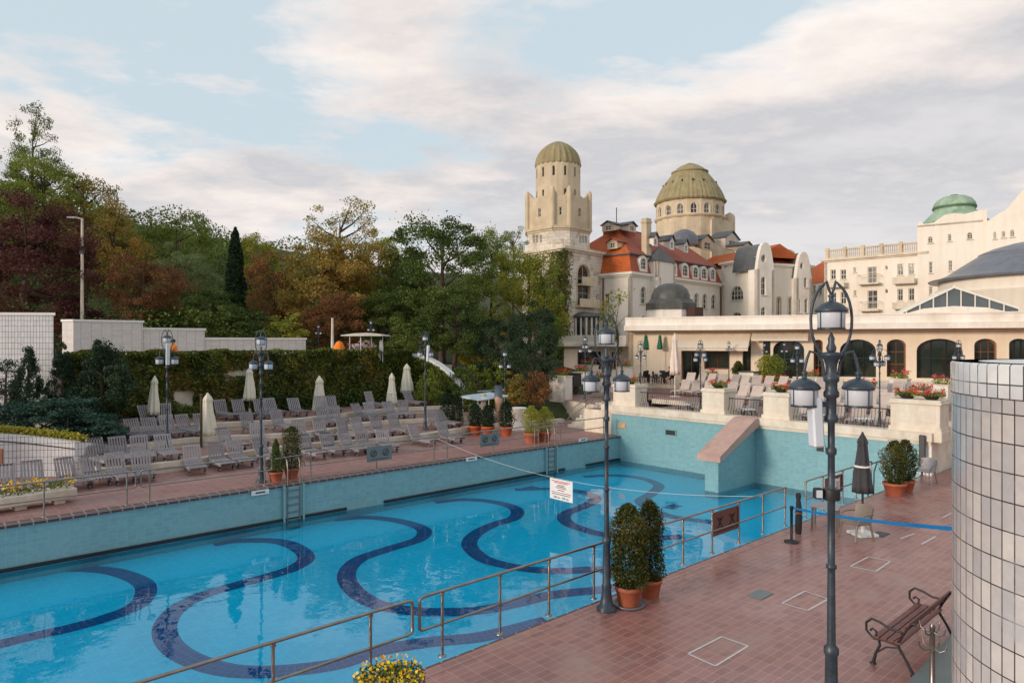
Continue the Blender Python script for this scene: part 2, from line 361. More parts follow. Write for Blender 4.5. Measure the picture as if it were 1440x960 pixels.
K['white'] = mat('white_paint', hexc(225,222,218), .6, var=.05)
K['linepaint'] = mat('worn_white_line', hexc(205,195,190), .7, var=.12, scale=9)
K['black'] = mat('black_rubber', (.016,.016,.018), .55)
K['rattan'] = mat('taupe_rattan_plastic', hexc(128,116,106), .5, var=.1)
K['benchwood'] = mat('bench_slat_wood', hexc(112,60,50), .5, var=.25, scale=8)
K['skin'] = mat('skin', hexc(196,142,112), .55, var=.05)
K['hair'] = mat('dark_hair', (.02,.014,.01), .6)
K['orangecloth'] = mat('orange_cloth', hexc(240,130,30), .8, var=.08)
K['blackcloth'] = mat('black_cloth', (.02,.02,.022), .9)
K['redflower'] = leafmat('red_flowers', [hexc(214,70,52), hexc(230,96,80), hexc(190,44,44), hexc(90,40,24)], 3, .1)
K['pinkflower'] = leafmat('pink_flowers', [hexc(220,60,80), hexc(236,110,120), hexc(200,50,50), hexc(236,150,140)], 3, .1)
K['yellowflower'] = leafmat('yellow_flowers', [hexc(240,196,20), hexc(250,216,60), hexc(230,150,20)], 3, .1)
K['ivy'] = leafmat('ivy_leaves', [hexc(56,72,30), hexc(88,106,42), hexc(112,124,50), hexc(138,128,56), hexc(150,112,60)], .9)
K['g_dark'] = leafmat('dark_green_leaves', [hexc(56,70,34), hexc(84,102,46), hexc(110,126,60), hexc(136,146,76)])
K['g_mid'] = leafmat('mid_green_leaves', [hexc(84,100,42), hexc(122,138,56), hexc(152,160,70), hexc(174,176,88)])
K['g_yel'] = leafmat('yellow_green_leaves', [hexc(104,116,44), hexc(150,154,60), hexc(186,178,74), hexc(204,176,72)])
K['gold'] = leafmat('golden_olive_leaves', [hexc(112,104,52), hexc(156,140,68), hexc(190,162,84), hexc(196,146,78)])
K['rust'] = leafmat('rust_brown_leaves', [hexc(96,66,46), hexc(140,92,60), hexc(166,120,76), hexc(134,118,66)])
K['maroon'] = leafmat('maroon_leaves', [hexc(58,36,38), hexc(90,50,50), hexc(112,66,60), hexc(92,66,50)])
K['whiteflower'] = leafmat('white_flowers', [hexc(232,226,224), hexc(240,200,206), hexc(236,232,230), hexc(200,150,160)], 3, .1)
K['sage'] = leafmat('sage_green_leaves', [hexc(98,112,74), hexc(128,142,96), hexc(118,130,72), hexc(146,148,100)])
K['conif'] = leafmat('conifer_needles', [hexc(34,50,36), hexc(50,70,46), hexc(70,92,58)], .8, .1)
K['bluesp'] = leafmat('blue_juniper_needles', [hexc(30,56,46), hexc(48,80,66), hexc(76,106,90), hexc(100,124,106)], .8, .1)
K['cypr'] = leafmat('cypress_foliage', [hexc(26,44,26), hexc(40,60,34), hexc(52,72,40)], .8, .1)
K['thuja'] = leafmat('thuja_foliage', [hexc(39,51,20), hexc(67,76,30), hexc(97,95,39), hexc(127,97,44)], 1.5, .1)
K['grass'] = mat('grass_ground', hexc(62,70,34), .95, var=.35, scale=1.5, dirt=hexc(90,76,44), dscale=.5)
K['pinkstone'] = mat('pink_stone_coping', hexc(186,152,140), .75, var=.1, scale=3, dirt=hexc(166,130,118))
K['steps'] = mat('brown_red_steps', hexc(150,98,82), .8, var=.12, scale=3)
K['signgrey'] = mat('grey_sign_plate', hexc(112,118,116), .5, var=.08)
K['signbrown'] = mat('brown_sign_plate', hexc(112,70,62), .5, var=.08)
K['ink'] = mat('dark_print', hexc(48,44,50), .6); K['redink'] = mat('red_print', hexc(186,60,70), .6)
def water():
    m, n, l, b = base('pool_water'); n.remove(b); o = n['Material Output']
    tr = n.new('ShaderNodeBsdfTransparent'); tr.inputs[0].default_value = (.50, .93, .99, 1)
    gl = n.new('ShaderNodeBsdfGlossy'); gl.inputs['Roughness'].default_value = .0; gl.inputs[0].default_value = (.97, .98, 1, 1)
    fr = n.new('ShaderNodeFresnel'); fr.inputs[0].default_value = 1.40
    ms = n.new('ShaderNodeMixShader'); l.new(fr.outputs[0], ms.inputs[0]); l.new(tr.outputs[0], ms.inputs[1]); l.new(gl.outputs[0], ms.inputs[2]); l.new(ms.outputs[0], o.inputs[0])
    tcn = n.new('ShaderNodeTexCoord')
    a = n.new('ShaderNodeTexNoise'); a.inputs['Scale'].default_value = .9; a.inputs['Detail'].default_value = 3; l.new(tcn.outputs['Object'], a.inputs[0])
    a2 = n.new('ShaderNodeTexNoise'); a2.inputs['Scale'].default_value = 5; a2.inputs['Detail'].default_value = 2; l.new(tcn.outputs['Object'], a2.inputs[0])
    ad = n.new('ShaderNodeMath'); ad.operation = 'MULTIPLY_ADD'; l.new(a2.outputs[0], ad.inputs[0]); ad.inputs[1].default_value = .09; l.new(a.outputs[0], ad.inputs[2])
    bp = n.new('ShaderNodeBump'); bp.inputs['Strength'].default_value = .35; bp.inputs['Distance'].default_value = .035
    l.new(ad.outputs[0], bp.inputs['Height']); l.new(bp.outputs[0], gl.inputs['Normal']); l.new(bp.outputs[0], fr.inputs['Normal'])
    return m
K['water'] = water()
# ================================================================ setting
def st_prism(mb, poly, z0, z1, m=0, mt=None): mb.prism([tuple(P(s, t))[:2] for s, t in poly], z0, z1, m, mt)
ground = MB(); ground.box((0, 250, -3.2), (2400, 2400, .2)); struct(ground.build('ground', K['grass']))
# right-hand deck
mb = MB(); st_prism(mb, [(-16, -26), (46, -26), (46, 8.5), (-16, 8.5)], -3, 0); struct(mb.build('pool_deck', K['pave']))
mb = MB(); st_prism(mb, [(-16, 8.5), (29, 8.5), (29, 8.74), (-16, 8.74)], -3, .004, 0); struct(mb.build('pool_kerb', K['pave']))
mb = MB(); st_prism(mb, [(-16, 8.74), (29, 8.74), (29, 8.775), (-16, 8.775)], -.10, .012, 0); struct(mb.build('pool_edge_trim', K['coping']))
# left-hand deck and stepped terraces
mb = MB(); st_prism(mb, [(-16, 23.75), (36, 23.75), (36, 39.2), (-16, 39.2)], -3, 0); struct(mb.build('sun_deck', K['pave_left']))
mb = MB(); st_prism(mb, [(-16, 23.36), (29.0, 23.36), (29.0, 23.75), (-16, 23.75)], -.09, .006); struct(mb.build('pool_coping', K['coping']))
def b1(s): return 29.0+.45*sin(s*.55+.6)
def b2(s): return 31.6+.75*sin(s*.62+2.0)
def b3(s): return 34.2+.65*sin(s*.5+3.4)
TB = [b1, b2, b3]
for i, bf in enumerate(TB):
    z = .35*(i+1); N = 70; s0, s1 = 5.6+.9*i, 30.0-1.2*i
    edge = [(s0+(s1-s0)*k/N, bf(s0+(s1-s0)*k/N)) for k in range(N+1)]
    mb = MB(); st_prism(mb, edge+[(s1, 39.1), (s0, 39.1)], -.2, z, 1, 0); struct(mb.build('terrace', [K['pave_left'], K['kerb']]))
    mb = MB()
    for k in range(N):
        a, b = edge[k], edge[k+1]
        p = [P(a[0], a[1]-.05, z+.05), P(b[0], b[1]-.05, z+.05), P(b[0], b[1]+.32, z+.05), P(a[0], a[1]+.32, z+.05)]
        q = [Vector((v.x, v.y, v.z-.22)) for v in p]
        mb.face(p); mb.face([p[0], q[0], q[1], p[1]]); mb.face([p[3], p[2], q[2], q[3]])
    struct(mb.build('terrace_kerb', K['kerb']))
# pool basin
mb = MB(); st_prism(mb, [(-16, 8.74), (29.2, 8.74), (29.2, 23.5), (-16, 23.5)], -3.0, -1.60, 0); struct(mb.build('pool_floor', K['poolfloor']))
mb = MB(); st_prism(mb, [(-16, 23.42), (29, 23.42), (29, 23.75), (-16, 23.75)], -2.45, -.09)
st_prism(mb, [(-16, 23.36), (29, 23.36), (29, 23.42), (-16, 23.42)], -2.45, -1.30)
pw = struct(mb.build('pool_side_wall', K['teal']))
mb = MB()
for a, b in ((-16, 12.65), (14.3, 24.6), (26.2, 28.9)):
    st_prism(mb, [(a, 23.33), (b, 23.33), (b, 23.415), (a, 23.415)], -1.30, -1.20)
struct(mb.build('overflow_gutter', K['gutter']))
mb = MB(); st_prism(mb, [(-16, 8.5), (29, 8.5), (29, 8.737), (-16, 8.737)], -2.45, -.003); struct(mb.build('pool_near_wall', K['teal']))
mb = MB(); mb.face([P(-16, 8.74, -1.32), P(29.0, 8.74, -1.32), P(29.0, 23.42, -1.32), P(-16, 23.42, -1.32)]); struct(mb.build('pool_water', K['water']))
# serpentine mosaic bands set in the pool floor
def spline(pts, n=8):
    out = []; p = [Vector(q) for q in pts]; p = [p[0]*2-p[1]]+p+[p[-1]*2-p[-2]]
    for i in range(1, len(p)-2):
        for k in range(n):
            t = k/n; a, b, c, d = p[i-1], p[i], p[i+1], p[i+2]
            out.append(.5*((2*b)+(c-a)*t+(2*a-5*b+4*c-d)*t*t+(3*b-a-3*c+d)*t**3))
    out.append(p[-2]); return out
def ribbon(mb, pts, wd, m=0):
    c = spline(pts, 8); L_ = 0
    for i in range(len(c)-1):
        d0 = (c[min(i+1, len(c)-1)]-c[max(i-1, 0)]).normalized(); d1 = (c[min(i+2, len(c)-1)]-c[i]).normalized()
        n0 = Vector((-d0.y, d0.x, 0)); n1 = Vector((-d1.y, d1.x, 0)); dl = (c[i+1]-c[i]).length
        mb.face([c[i]-n0*wd/2, c[i+1]-n1*wd/2, c[i+1]+n1*wd/2, c[i]+n0*wd/2], m, uv=[(L_, 0), (L_+dl, 0), (L_+dl, wd), (L_, wd)]); L_ += dl
bands = [
 [(-60,826),(20,810),(60,803),(110,799),(160,803),(198,817),(205,833),(190,852),(150,868),(100,882),(50,893),(0,905),(-60,922)],
 [(300,765),(333,760),(385,760),(415,768),(431,783),(415,797),(383,808),(333,822),(283,837),(246,858),(231,885),(248,914),(300,937),(367,944),(467,934),(533,914),(604,902),(680,894),(770,872)],
 [(470,730),(515,727),(561,732),(594,743),(590,757),(544,772),(505,786),(488,804),(493,824),(522,846),(568,857),(622,860),(678,857),(728,847),(781,835),(850,828),(900,818)],
 [(611,706),(650,702),(692,705),(724,714),(724,727),(692,738),(668,751),(660,766),(678,784),(710,794),(756,801),(799,802),(840,800),(900,806)],
 [(724,688),(781,687),(820,692),(838,701),(820,712),(795,722),(797,734),(827,746),(862,753),(905,757),(960,754)],
 [(820,670),(862,668),(901,672),(926,682),(916,694),(901,705),(926,720),(951,727),(1010,735)]]
mb = MB()
for b in bands: ribbon(mb, [G(x, y, -1.595) for x, y in b], .53)
struct(mb.build('floor_mosaic', K['mosaic']))
mb = MB()
for x, y in ((946, 712), (215, 752), (745, 686)): mb.box(G(x, y, -1.597)+Vector((0, 0, .004)), (.8, .5, .006), ANG)
struct(mb.build('floor_drains', K['mosaic']))
# ---------------------------------------------------------------- right-hand terrace over the end of the pool
mb = MB(); st_prism(mb, [(29.0, 8.6), (62, 8.6), (62, 26.0), (29.0, 26.0)], -2.45, 1.27, 1, 0)
st_prism(mb, [(34.5, 26.0), (62, 26.0), (62, 40), (40, 36)], -2.45, 1.27, 1, 0)
st_prism(mb, [(31.8, 27.6), (46, 27.6), (46, 33.5), (33.5, 33.5)], -2.45, 1.2, 1, 0)
st_prism(mb, [(46, -40), (90, -40), (90, 8.6), (46, 8.6)], -2.45, 1.27, 1, 0)
struct(mb.build('upper_terrace', [K['pave_left'], K['stone']]))
mb = MB(); mb.face([P(28.99, 8.9, -2.4), P(28.99, 23.5, -2.4), P(28.99, 23.5, 1.2), P(28.99, 8.9, 1.2)][::-1]); st_prism(mb, [(28.94, 8.9), (28.995, 8.9), (28.995, 23.5), (28.94, 23.5)], -2.45, 1.16)
st_prism(mb, [(28.94, 23.5), (29, 23.5), (29, 24.0), (28.94, 24.0)], 0.0, 1.16)
struct(mb.build('pool_end_wall', K['teal']))
mb = MB(); st_prism(mb, [(28.78, 8.45), (29.5, 8.45), (29.5, 24.6), (28.78, 24.6)], 1.3, 1.62); st_prism(mb, [(28.88, 8.5), (29.4, 8.5), (29.4, 24.5), (28.88, 24.5)], 1.16, 1.3)
st_prism(mb, [(29.4, 8.45), (62, 8.45), (62, 8.75), (29.4, 8.75)], 1.3, 1.62)
struct(mb.build('terrace_coping', K['stone']))
mb = MB(); st_prism(mb, [(28.93, 8.5), (29.05, 8.5), (29.05, 8.9), (28.93, 8.9)], 0, 1.16); struct(mb.build('wall_pilaster', K['white_stucco']))
for i, (sa, z) in enumerate(((34.6, 1.55), (40.5, 1.85), (44.4, 2.2))):
    mb = MB(); st_prism(mb, [(sa, -30), (90, -30), (90, 27.5), (sa, 27.5)] if i > 1 else [(sa, 9.2), (72, 9.2), (72, 25.5), (sa, 25.5)], 1.2, z, 1, 0)
    struct(mb.build('terrace_step', [K['pave_left'], K['kerb']]))
# sloped buttress running into the pool, two vents and a plate on the end wall
bt = thing('pool_buttress', 'sloping pink topped teal buttress standing in the pool against the end wall', 'buttress', P(27.4, 15.9, -1.3))
mb = MB(); A0 = [(25.8, -2.44), (28.93, -2.44), (28.93, 1.12), (28.5, 1.12), (25.8, .02)]
f1 = [P(s, 15.58, z) for s, z in A0]; f2 = [P(s, 16.22, z) for s, z in A0]
mb.face(f1[::-1]); mb.face(f2); [mb.face([f1[i], f1[(i+1) % 5], f2[(i+1) % 5], f2[i]]) for i in range(5)]
mb.build('wall', K['teal'], bt, world=True)
mb = MB(); A0 = [(25.55, .0), (28.55, 1.17), (29.2, 1.34), (29.2, 1.64), (28.5, 1.60), (25.55, .25)]
f1 = [P(s, 15.35, z) for s, z in A0]; f2 = [P(s, 16.45, z) for s, z in A0]
mb.face(f1[::-1]); mb.face(f2); [mb.face([f1[i], f1[(i+1) % 6], f2[(i+1) % 6], f2[i]]) for i in range(6)]
mb.build('coping', K['pinkstone'], bt, world=True)
def on_end(px, py): p = RS(px, 28.94); z = ZZ(py, p.y); return ST(p)[1], z
for i, (x0, y0, x1, y1) in enumerate(((936, 603, 951, 613), (1148, 624, 1160, 636))):
    t0, za = on_end(x0, y0); t1, zb = on_end(x1, y1); o = P(28.94, (t0+t1)/2, (za+zb)/2)
    th = thing('wall_vent', ['dark rectangular vent high in the teal wall left of the buttress', 'dark rectangular vent in the teal wall behind the tall near lamp'][i], 'vent', o, ANG, 'vents in the pool end wall')
    mb = MB(); mb.box((-.004, 0, 0), (.02, abs(t0-t1), abs(za-zb)), m=0); mb.build('opening', K['black'], th)
    mb = MB(); hw, hh = abs(t0-t1)/2, abs(za-zb)/2
    for c, d in (((-.02, 0, hh), (.05, hw*2+.1, .05)), ((-.02, 0, -hh), (.05, hw*2+.1, .05)), ((-.02, hw, 0), (.05, .05, hh*2-.06)), ((-.02, -hw, 0), (.05, .05, hh*2-.06))): mb.box(c, d)
    mb.build('frame', K['teal'], th)
t0, za = on_end(869, 594); t1, zb = on_end(880, 602)
mb = MB(); mb.box((0, 0, 0), (.03, abs(t0-t1), abs(za-zb)), bev=.008); o = mb.build('wall_plate', mat('ochre_plate', hexc(200,158,110), .6)); o.location = P(28.92, (t0+t1)/2, (za+zb)/2); o.rotation_euler = (0, 0, ANG)
tag(o, 'small ochre square plate on the teal wall near its left corner', 'plate')
# ---------------------------------------------------------------- promenade, hill
mb = MB(); st_prism(mb, [(-30, 39.1), (29.5, 39.1), (29.5, 60), (-30, 60)], -3, 3.4, 1, 0); struct(mb.build('promenade', [K['kerb'], K['stone']]))
mb = MB(); N = 46; hv = []; hf = []
def hill_h(x, y):
    s, t = x*U.x+y*U.y, x*V.x+y*V.y
    h = 1.0+2.4*min(1, max(0, (t-36)/9)); h += max(0, min(t-50, 70))*.24
    h += max(0, min(-x-25, 60))*.10*min(1, max(0, (t-46)/10)); return h
for j in range(N+1):
    for i in range(N+1):
        x = -170+230*i/N; y = 28+200*j/N; s, t = x*U.x+y*U.y, x*V.x+y*V.y
        h = hill_h(x, y)
        if (s < 29.5 and t < 60) or (t < 27.5): h = -2.5
        if s < 29.5 and 57 < t < 60: h = 3.3
        hv.append((x, y, h+.25*sin(x*.3)*cos(y*.23)))
hf = [(j*(N+1)+i, j*(N+1)+i+1, (j+1)*(N+1)+i+1, (j+1)*(N+1)+i) for j in range(N) for i in range(N)]
mb.raw(hv, hf, 0, True); struct(mb.build('hill', K['grass']))
# ================================================================ facades
def arch_poly(cx, z0, w, h, n=10, rise=None):
    r = w/2; rise = r if rise is None else rise
    pts = [(cx-r, z0), (cx+r, z0), (cx+r, z0+h-rise)]
    pts += [(cx+r*cos(PI*k/n), z0+h-rise+rise*sin(PI*k/n)) for k in range(1, n)]
    pts.append((cx-r, z0+h-rise)); return pts
def rect_poly(cx, z0, w, h): return [(cx-w/2, z0), (cx+w/2, z0), (cx+w/2, z0+h), (cx-w/2, z0+h)]
def oval_poly(cx, z0, w, h, n=14): return [(cx+w/2*cos(2*PI*k/n), z0+h/2+h/2*sin(2*PI*k/n)) for k in range(n)]
def wall_holes(mb, A, B, z0, z1, holes=(), th=.35, m=0, mr=None, top=None):
    A = Vector((A[0], A[1], 0)); B = Vector((B[0], B[1], 0)); d = (B-A); Ln = d.length; d.normalize(); n = Vector((d.y, -d.x, 0))
    outer = [(0, z0), (Ln, z0)] + ([(Ln, z1), (0, z1)] if not top else [(Ln*f, z1+dz) for f, dz in reversed(top)])
    W = lambda q, dep: A + d*q[0] + Vector((0, 0, q[1])) - n*dep
    loops = [outer]+[list(h) for h in holes]; flat = [q for l in loops for q in l]
    tris = tessellate_polygon([[Vector((q[0], q[1], 0)) for q in l] for l in loops])
    for t in tris:
        a, b, c = [flat[i] for i in t]
        if (b[0]-a[0])*(c[1]-a[1])-(b[1]-a[1])*(c[0]-a[0]) < 0: b, c = c, b
        mb.face([W(a, 0), W(b, 0), W(c, 0)], m); mb.face([W(a, th), W(c, th), W(b, th)], m)
    k = len(outer)
    for i in range(k): a, b = outer[i], outer[(i+1) % k]; mb.face([W(a, 0), W(a, th), W(b, th), W(b, 0)], m)
    for h in holes:
        k = len(h)
        for i in range(k): a, b = h[i], h[(i+1) % k]; mb.face([W(b, 0), W(b, th), W(a, th), W(a, 0)], m if mr is None else mr)
def make_window(parent, A, B, poly, z, rec=.16, bars=(1, 2), glass='glassdark', frame='wfwhite', sill=True, fw=.07, name='window', surround=None):
    """a window set in its opening: glass sheet, frame following the outline, glazing bars, sill"""
    A = Vector((A[0], A[1], 0)); B = Vector((B[0], B[1], 0)); d = (B-A).normalized(); n = Vector((d.y, -d.x, 0))
    W = lambda q, dep: A + d*q[0] + Vector((0, 0, q[1])) - n*dep
    mb = MB(); mats = [K[frame], K[glass], K['stone']]
    for t in tessellate_polygon([[Vector((q[0], q[1], 0)) for q in poly]]):
        a, b, c = [poly[i] for i in t]
        if (b[0]-a[0])*(c[1]-a[1])-(b[1]-a[1])*(c[0]-a[0]) < 0: b, c = c, b
        mb.face([W(a, rec+.03), W(b, rec+.03), W(c, rec+.03)], 1)
    cx = sum(q[0] for q in poly)/len(poly); cz = sum(q[1] for q in poly)/len(poly)
    xs = [q[0] for q in poly]; zs = [q[1] for q in poly]; x0, x1, z0, z1 = min(xs), max(xs), min(zs), max(zs); k = len(poly)
    ix = lambda q: ((x0+x1)/2+(q[0]-(x0+x1)/2)*(1-2*fw/(x1-x0)), (z0+z1)/2+(q[1]-(z0+z1)/2)*(1-2*fw/(z1-z0)))
    for i in range(k):
        a, b = poly[i], poly[(i+1) % k]; a2, b2 = ix(a), ix(b)
        mb.face([W(a, rec-.03), W(b, rec-.03), W(b2, rec-.03), W(a2, rec-.03)], 0); mb.face([W(a2, rec-.03), W(b2, rec-.03), W(b2, rec+.03), W(a2, rec+.03)], 0)
    nv, nh = bars; bw = .05 if (x1-x0) > .6 else .035
    for i in range(1, nv+1):
        x = x0+(x1-x0)*i/(nv+1); mb.bar(W((x, z0+fw), rec), W((x, z1-fw), rec), bw, bw, 0)
    for i in range(1, nh+1):
        zz = z0+(z1-z0)*i/(nh+1); mb.bar(W((x0+fw, zz), rec-.005), W((x1-fw, zz), rec-.005), bw, bw, 0)
    if sill: mb.bar(W((x0-.08, z0-.04), -.03), W((x1+.08, z0-.04), -.03), .22, .08, 2)
    if surround:
        o = .16; ox = lambda q: ((x0+x1)/2+(q[0]-(x0+x1)/2)*(1+2*o/(x1-x0)), (z0+z1)/2+(q[1]-(z0+z1)/2)*(1+2*o/(z1-z0)))
        mats.append(K[surround])
        for i in range(k):
            a, b = poly[i], poly[(i+1) % k]; a2, b2 = ox(a), ox(b)
            mb.face([W(a2, -.05), W(b2, -.05), W(b, -.05), W(a, -.05)], 3); mb.face([W(a, -.05), W(b, -.05), W(b, 0), W(a, 0)], 3); mb.face([W(b2, -.05), W(a2, -.05), W(a2, 0), W(b2, 0)], 3)
    return mb.build(name, mats, parent, world=True)
def hitwall(A, B, px):
    k = (px-720)/F; dx, dy = B[0]-A[0], B[1]-A[1]
    # (A + q d) . x = k (A + q d).y
    q = (k*A[1]-A[0])/(dx-k*dy); Ln = math.hypot(dx, dy); return q*Ln, A[1]+q*dy
def pxpoly(A, B, spec):
    x0, x1, y0, y1, kind = spec[:5]; d0, ya = hitwall(A, B, x0); d1, yb = hitwall(A, B, x1); y = (ya+yb)/2
    z1, z0 = ZZ(y0, y), ZZ(y1, y); c = (d0+d1)/2; w_ = abs(d1-d0); h_ = z1-z0
    if kind == 'a': return arch_poly(c, z0, w_, h_)
    if kind == 's': return arch_poly(c, z0, w_, h_, rise=min(w_*.35, h_*.3))
    if kind == 'o': return oval_poly(c, z0, w_, h_)
    return rect_poly(c, z0, w_, h_)
def facade(parent, A, B, z0, z1, wins, wmat, name='wall', th=.35, top=None, **kw):
    A = (A[0], A[1]); B = (B[0], B[1]); polys = [pxpoly(A, B, s) for s in wins]
    mb = MB(); wall_holes(mb, A, B, z0, z1, polys, th, 0, None, top); w_ = mb.build(name, K[wmat], parent, world=True)
    for s, p in zip(wins, polys):
        k2 = dict(kw); 
        if len(s) > 5: k2.update(s[5])
        make_window(parent, A, B, p, 0, **k2)
    return w_
def cornice(mb, pts, z, h=.35, o=.3, m=0, closed=False):
    """moulding running along the outside of the polyline pts (left to right as seen from outside)"""
    for i in range(len(pts)-1):
        A = Vector((pts[i][0], pts[i][1], 0)); B = Vector((pts[i+1][0], pts[i+1][1], 0)); d = (B-A).normalized(); n = Vector((d.y, -d.x, 0))
        a = A-d*o*.9+n*(o/2-.12); b = B+d*o*.9+n*(o/2-.12)
        e = .002*i
        mb.bar(a+Vector((0, 0, z+h*.7+e)), b+Vector((0, 0, z+h*.7+e)), o+.24, h*.6, m); a2 = A+n*(o*.22-.1); b2 = B+n*(o*.22-.1)
        mb.bar(a2+Vector((0, 0, z+h*.2+e)), b2+Vector((0, 0, z+h*.2+e)), o*.45+.2, h*.44, m)
def v2(p): return (p[0], p[1])
def frustum(mb, p0, z0, p1, z1, m=0, cap=True):
    n = len(p0); a = [Vector((q[0], q[1], z0)) for q in p0]; b = [Vector((q[0], q[1], z1)) for q in p1]
    for i in range(n): j = (i+1) % n; mb.face([a[i], a[j], b[j], b[i]], m)
    if cap: mb.face(b, m)
def inset(poly, d):
    """move every edge of a counter-clockwise polygon inwards by d"""
    n = len(poly); out = []
    for i in range(n):
        p0, p1, p2 = Vector(poly[i-1]), Vector(poly[i]), Vector(poly[(i+1) % n])
        a = (p1-p0).normalized(); b = (p2-p1).normalized(); na = Vector((-a.y, a.x)); nb = Vector((-b.y, b.x))
        k = na+nb; k = k/ max(.2, k.dot(na)); out.append(tuple(p1+k*d))
    return out
# ---------------------------------------------------------------- the domed tower
tw = thing('domed_tower', 'tall pale stone tower with a pointed olive dome, left of the red roofs', 'tower', Q(788, 74, 1.0))
C0, L0, R0 = Q(793, 69.6), Q(735, 74.8), Q(848, 75); B0 = R0+L0-C0
low = [v2(L0), v2(C0), v2(R0), v2(B0)]
zl = ZZ(350, 70.3)
facade(tw, L0, C0, 0, zl, [(745, 757, 380, 405, 'a'), (765, 775, 380, 405, 'a')], 'rough_stone', fw=.08)
facade(tw, C0, R0, 0, zl, [(812, 829, 372, 432, 'a', dict(bars=(1, 2), surround='tan', glass='glassdark', frame='tan', sill=False)), (838, 842, 414, 428, 'r')], 'rough_stone', fw=.08)
facade(tw, R0, B0, 0, zl, [], 'rough_stone'); facade(tw, B0, L0, 0, zl, [], 'rough_stone')
mb = MB(); ps = [L0, C0, R0, B0, L0]; cornice(mb, ps, zl-.25, .5, .35); mb.prism(low, zl-.06, zl+.05)
# sloped shoulder between the square base and the chamfered shaft
C1, L1, R1 = Q(790, 69.9), Q(730.5, 74.9), Q(839, 74.6); B1 = R1+L1-C1
def cham(a, b, c, ca, cb): return [v2(b+(a-b).normalized()*ca), v2(b+(c-b).normalized()*cb)]
ch = 1.35; q4 = [L1, C1, R1, B1]; octo = []
for i in range(4): octo += cham(q4[i-1], q4[i], q4[(i+1) % 4], ch, ch)
mb.build('cornice', K['stone'], tw, world=True)
mb = MB(); frustum(mb, [v2(p) for p in low], zl+.05, inset([v2(q) for q in q4], .3), zl+.5, cap=True)
mb.build('shoulder', K['stone'], tw, world=True)
zb = ZZ(318, 71); zt = ZZ(274, 72)
idx = {1: None}
# octo order: pairs around L1, C1, R1, B1
def face_w(i, z0, z1, wins, m_, top=None): a = octo[i % 8]; b = octo[(i+1) % 8]; facade(tw, a, b, z0, z1, wins, m_, fw=.05, bars=(0, 1), th=.3, top=top, sill=False)
scal = [(0, .55), (.06, .5), (.16, .05), (.3, -.25), (.42, -.05), (.5, .0), (.58, -.05), (.7, -.25), (.84, .05), (.94, .5), (1, .55)]
scal2 = [(0, .5), (.12, .35), (.3, -.2), (.5, -.32), (.7, -.2), (.88, .35), (1, .5)]
for i in range(8):
    wide = i % 2 == 1
    w1 = {1: [(749, 751.8, 330, 341, 'a'), (754, 756.8, 330, 341, 'a'), (759.4, 762, 330, 341, 'a')], 3: [(814.8, 817.4, 331, 342, 'a'), (818.8, 821.2, 331, 342, 'a'), (822.6, 825.4, 331, 342, 'a')]}.get(i, [])
    w2 = {1: [(756.6, 760.2, 293, 305, 'r')], 2: [(786.5, 790.5, 291, 302, 'r')], 3: [(813.6, 817.2, 293, 304.5, 'r')]}.get(i, [])
    face_w(i, zl+.06, zb-.1, w1, 'rough_stone'); face_w(i, zb, zt, w2, 'tan', scal if wide else scal2)
mb = MB(); cornice(mb, octo+[octo[0]], zb-.42, .5, .22); mb.prism(octo, zb-.3, zb-.0); mb.prism(inset(octo, .25), zt-.9, zt-.8); mb.build('cornice', K['tan'], tw, world=True)
for k in range(8):
    p = octo[k]; mb = MB(); mb.lathe([(.27, zb), (.27, zt+.2), (.25, zt+.45), (.16, zt+.66), (.03, zt+.75)], 12, (p[0], p[1], 0)); mb.build('pilaster', K['tan'], tw, world=True)
tc_ = (B1+C1)/2; tc_ = Vector((tc_.x, tc_.y, 0)); zd = ZZ(232, 74)
mb = MB(); rd = 2.44; H_ = []
nseg = 24
drum = [(tc_.x+rd*cos(2*PI*(k+.5)/nseg), tc_.y+rd*sin(2*PI*(k+.5)/nseg)) for k in range(nseg)]
polys = []
for k in range(nseg):
    a, b = drum[k], drum[(k+1) % nseg]; ln = math.hypot(a[0]-b[0], a[1]-b[1])
    wall_holes(mb, a, b, zt-.9, zd, ([arch_poly(ln/2, zd-1.5, .28, 1.05, 6), arch_poly(ln/2, zt-.2, .3, 1.0, 6)] if k % 2 == 0 else []), .3)
dr = mb.build('drum', K['tan'], tw, world=True)
for k in range(0, nseg, 2):
    a, b = drum[k], drum[(k+1) % nseg]; ln = math.hypot(a[0]-b[0], a[1]-b[1])
    make_window(tw, a, b, arch_poly(ln/2, zd-1.5, .28, 1.05, 6), 0, bars=(0, 0), fw=.03, sill=False, frame='tan'); make_window(tw, a, b, arch_poly(ln/2, zt-.2, .3, 1.0, 6), 0, bars=(0, 0), fw=.03, sill=False, frame='tan')
mb = MB(); zz = ZZ(196, 74)-zd
prof = [(2.5, -.1), (2.56, .05), (2.52, .3)]+[(2.5*r_, .3+(zz-.3)*f_) for f_, r_ in ((.1, .99), (.2, .965), (.3, .93), (.4, .88), (.5, .81), (.6, .725), (.7, .62), (.8, .48), (.88, .34), (.95, .18))]+[(.02, zz)]
mb.lathe(prof, 96, (tc_.x, tc_.y, zd), mod=lambda a, z: 1-.04*abs(sin(a*12)), sm=False); mb.build('dome', K['domeroof'], tw, world=True)
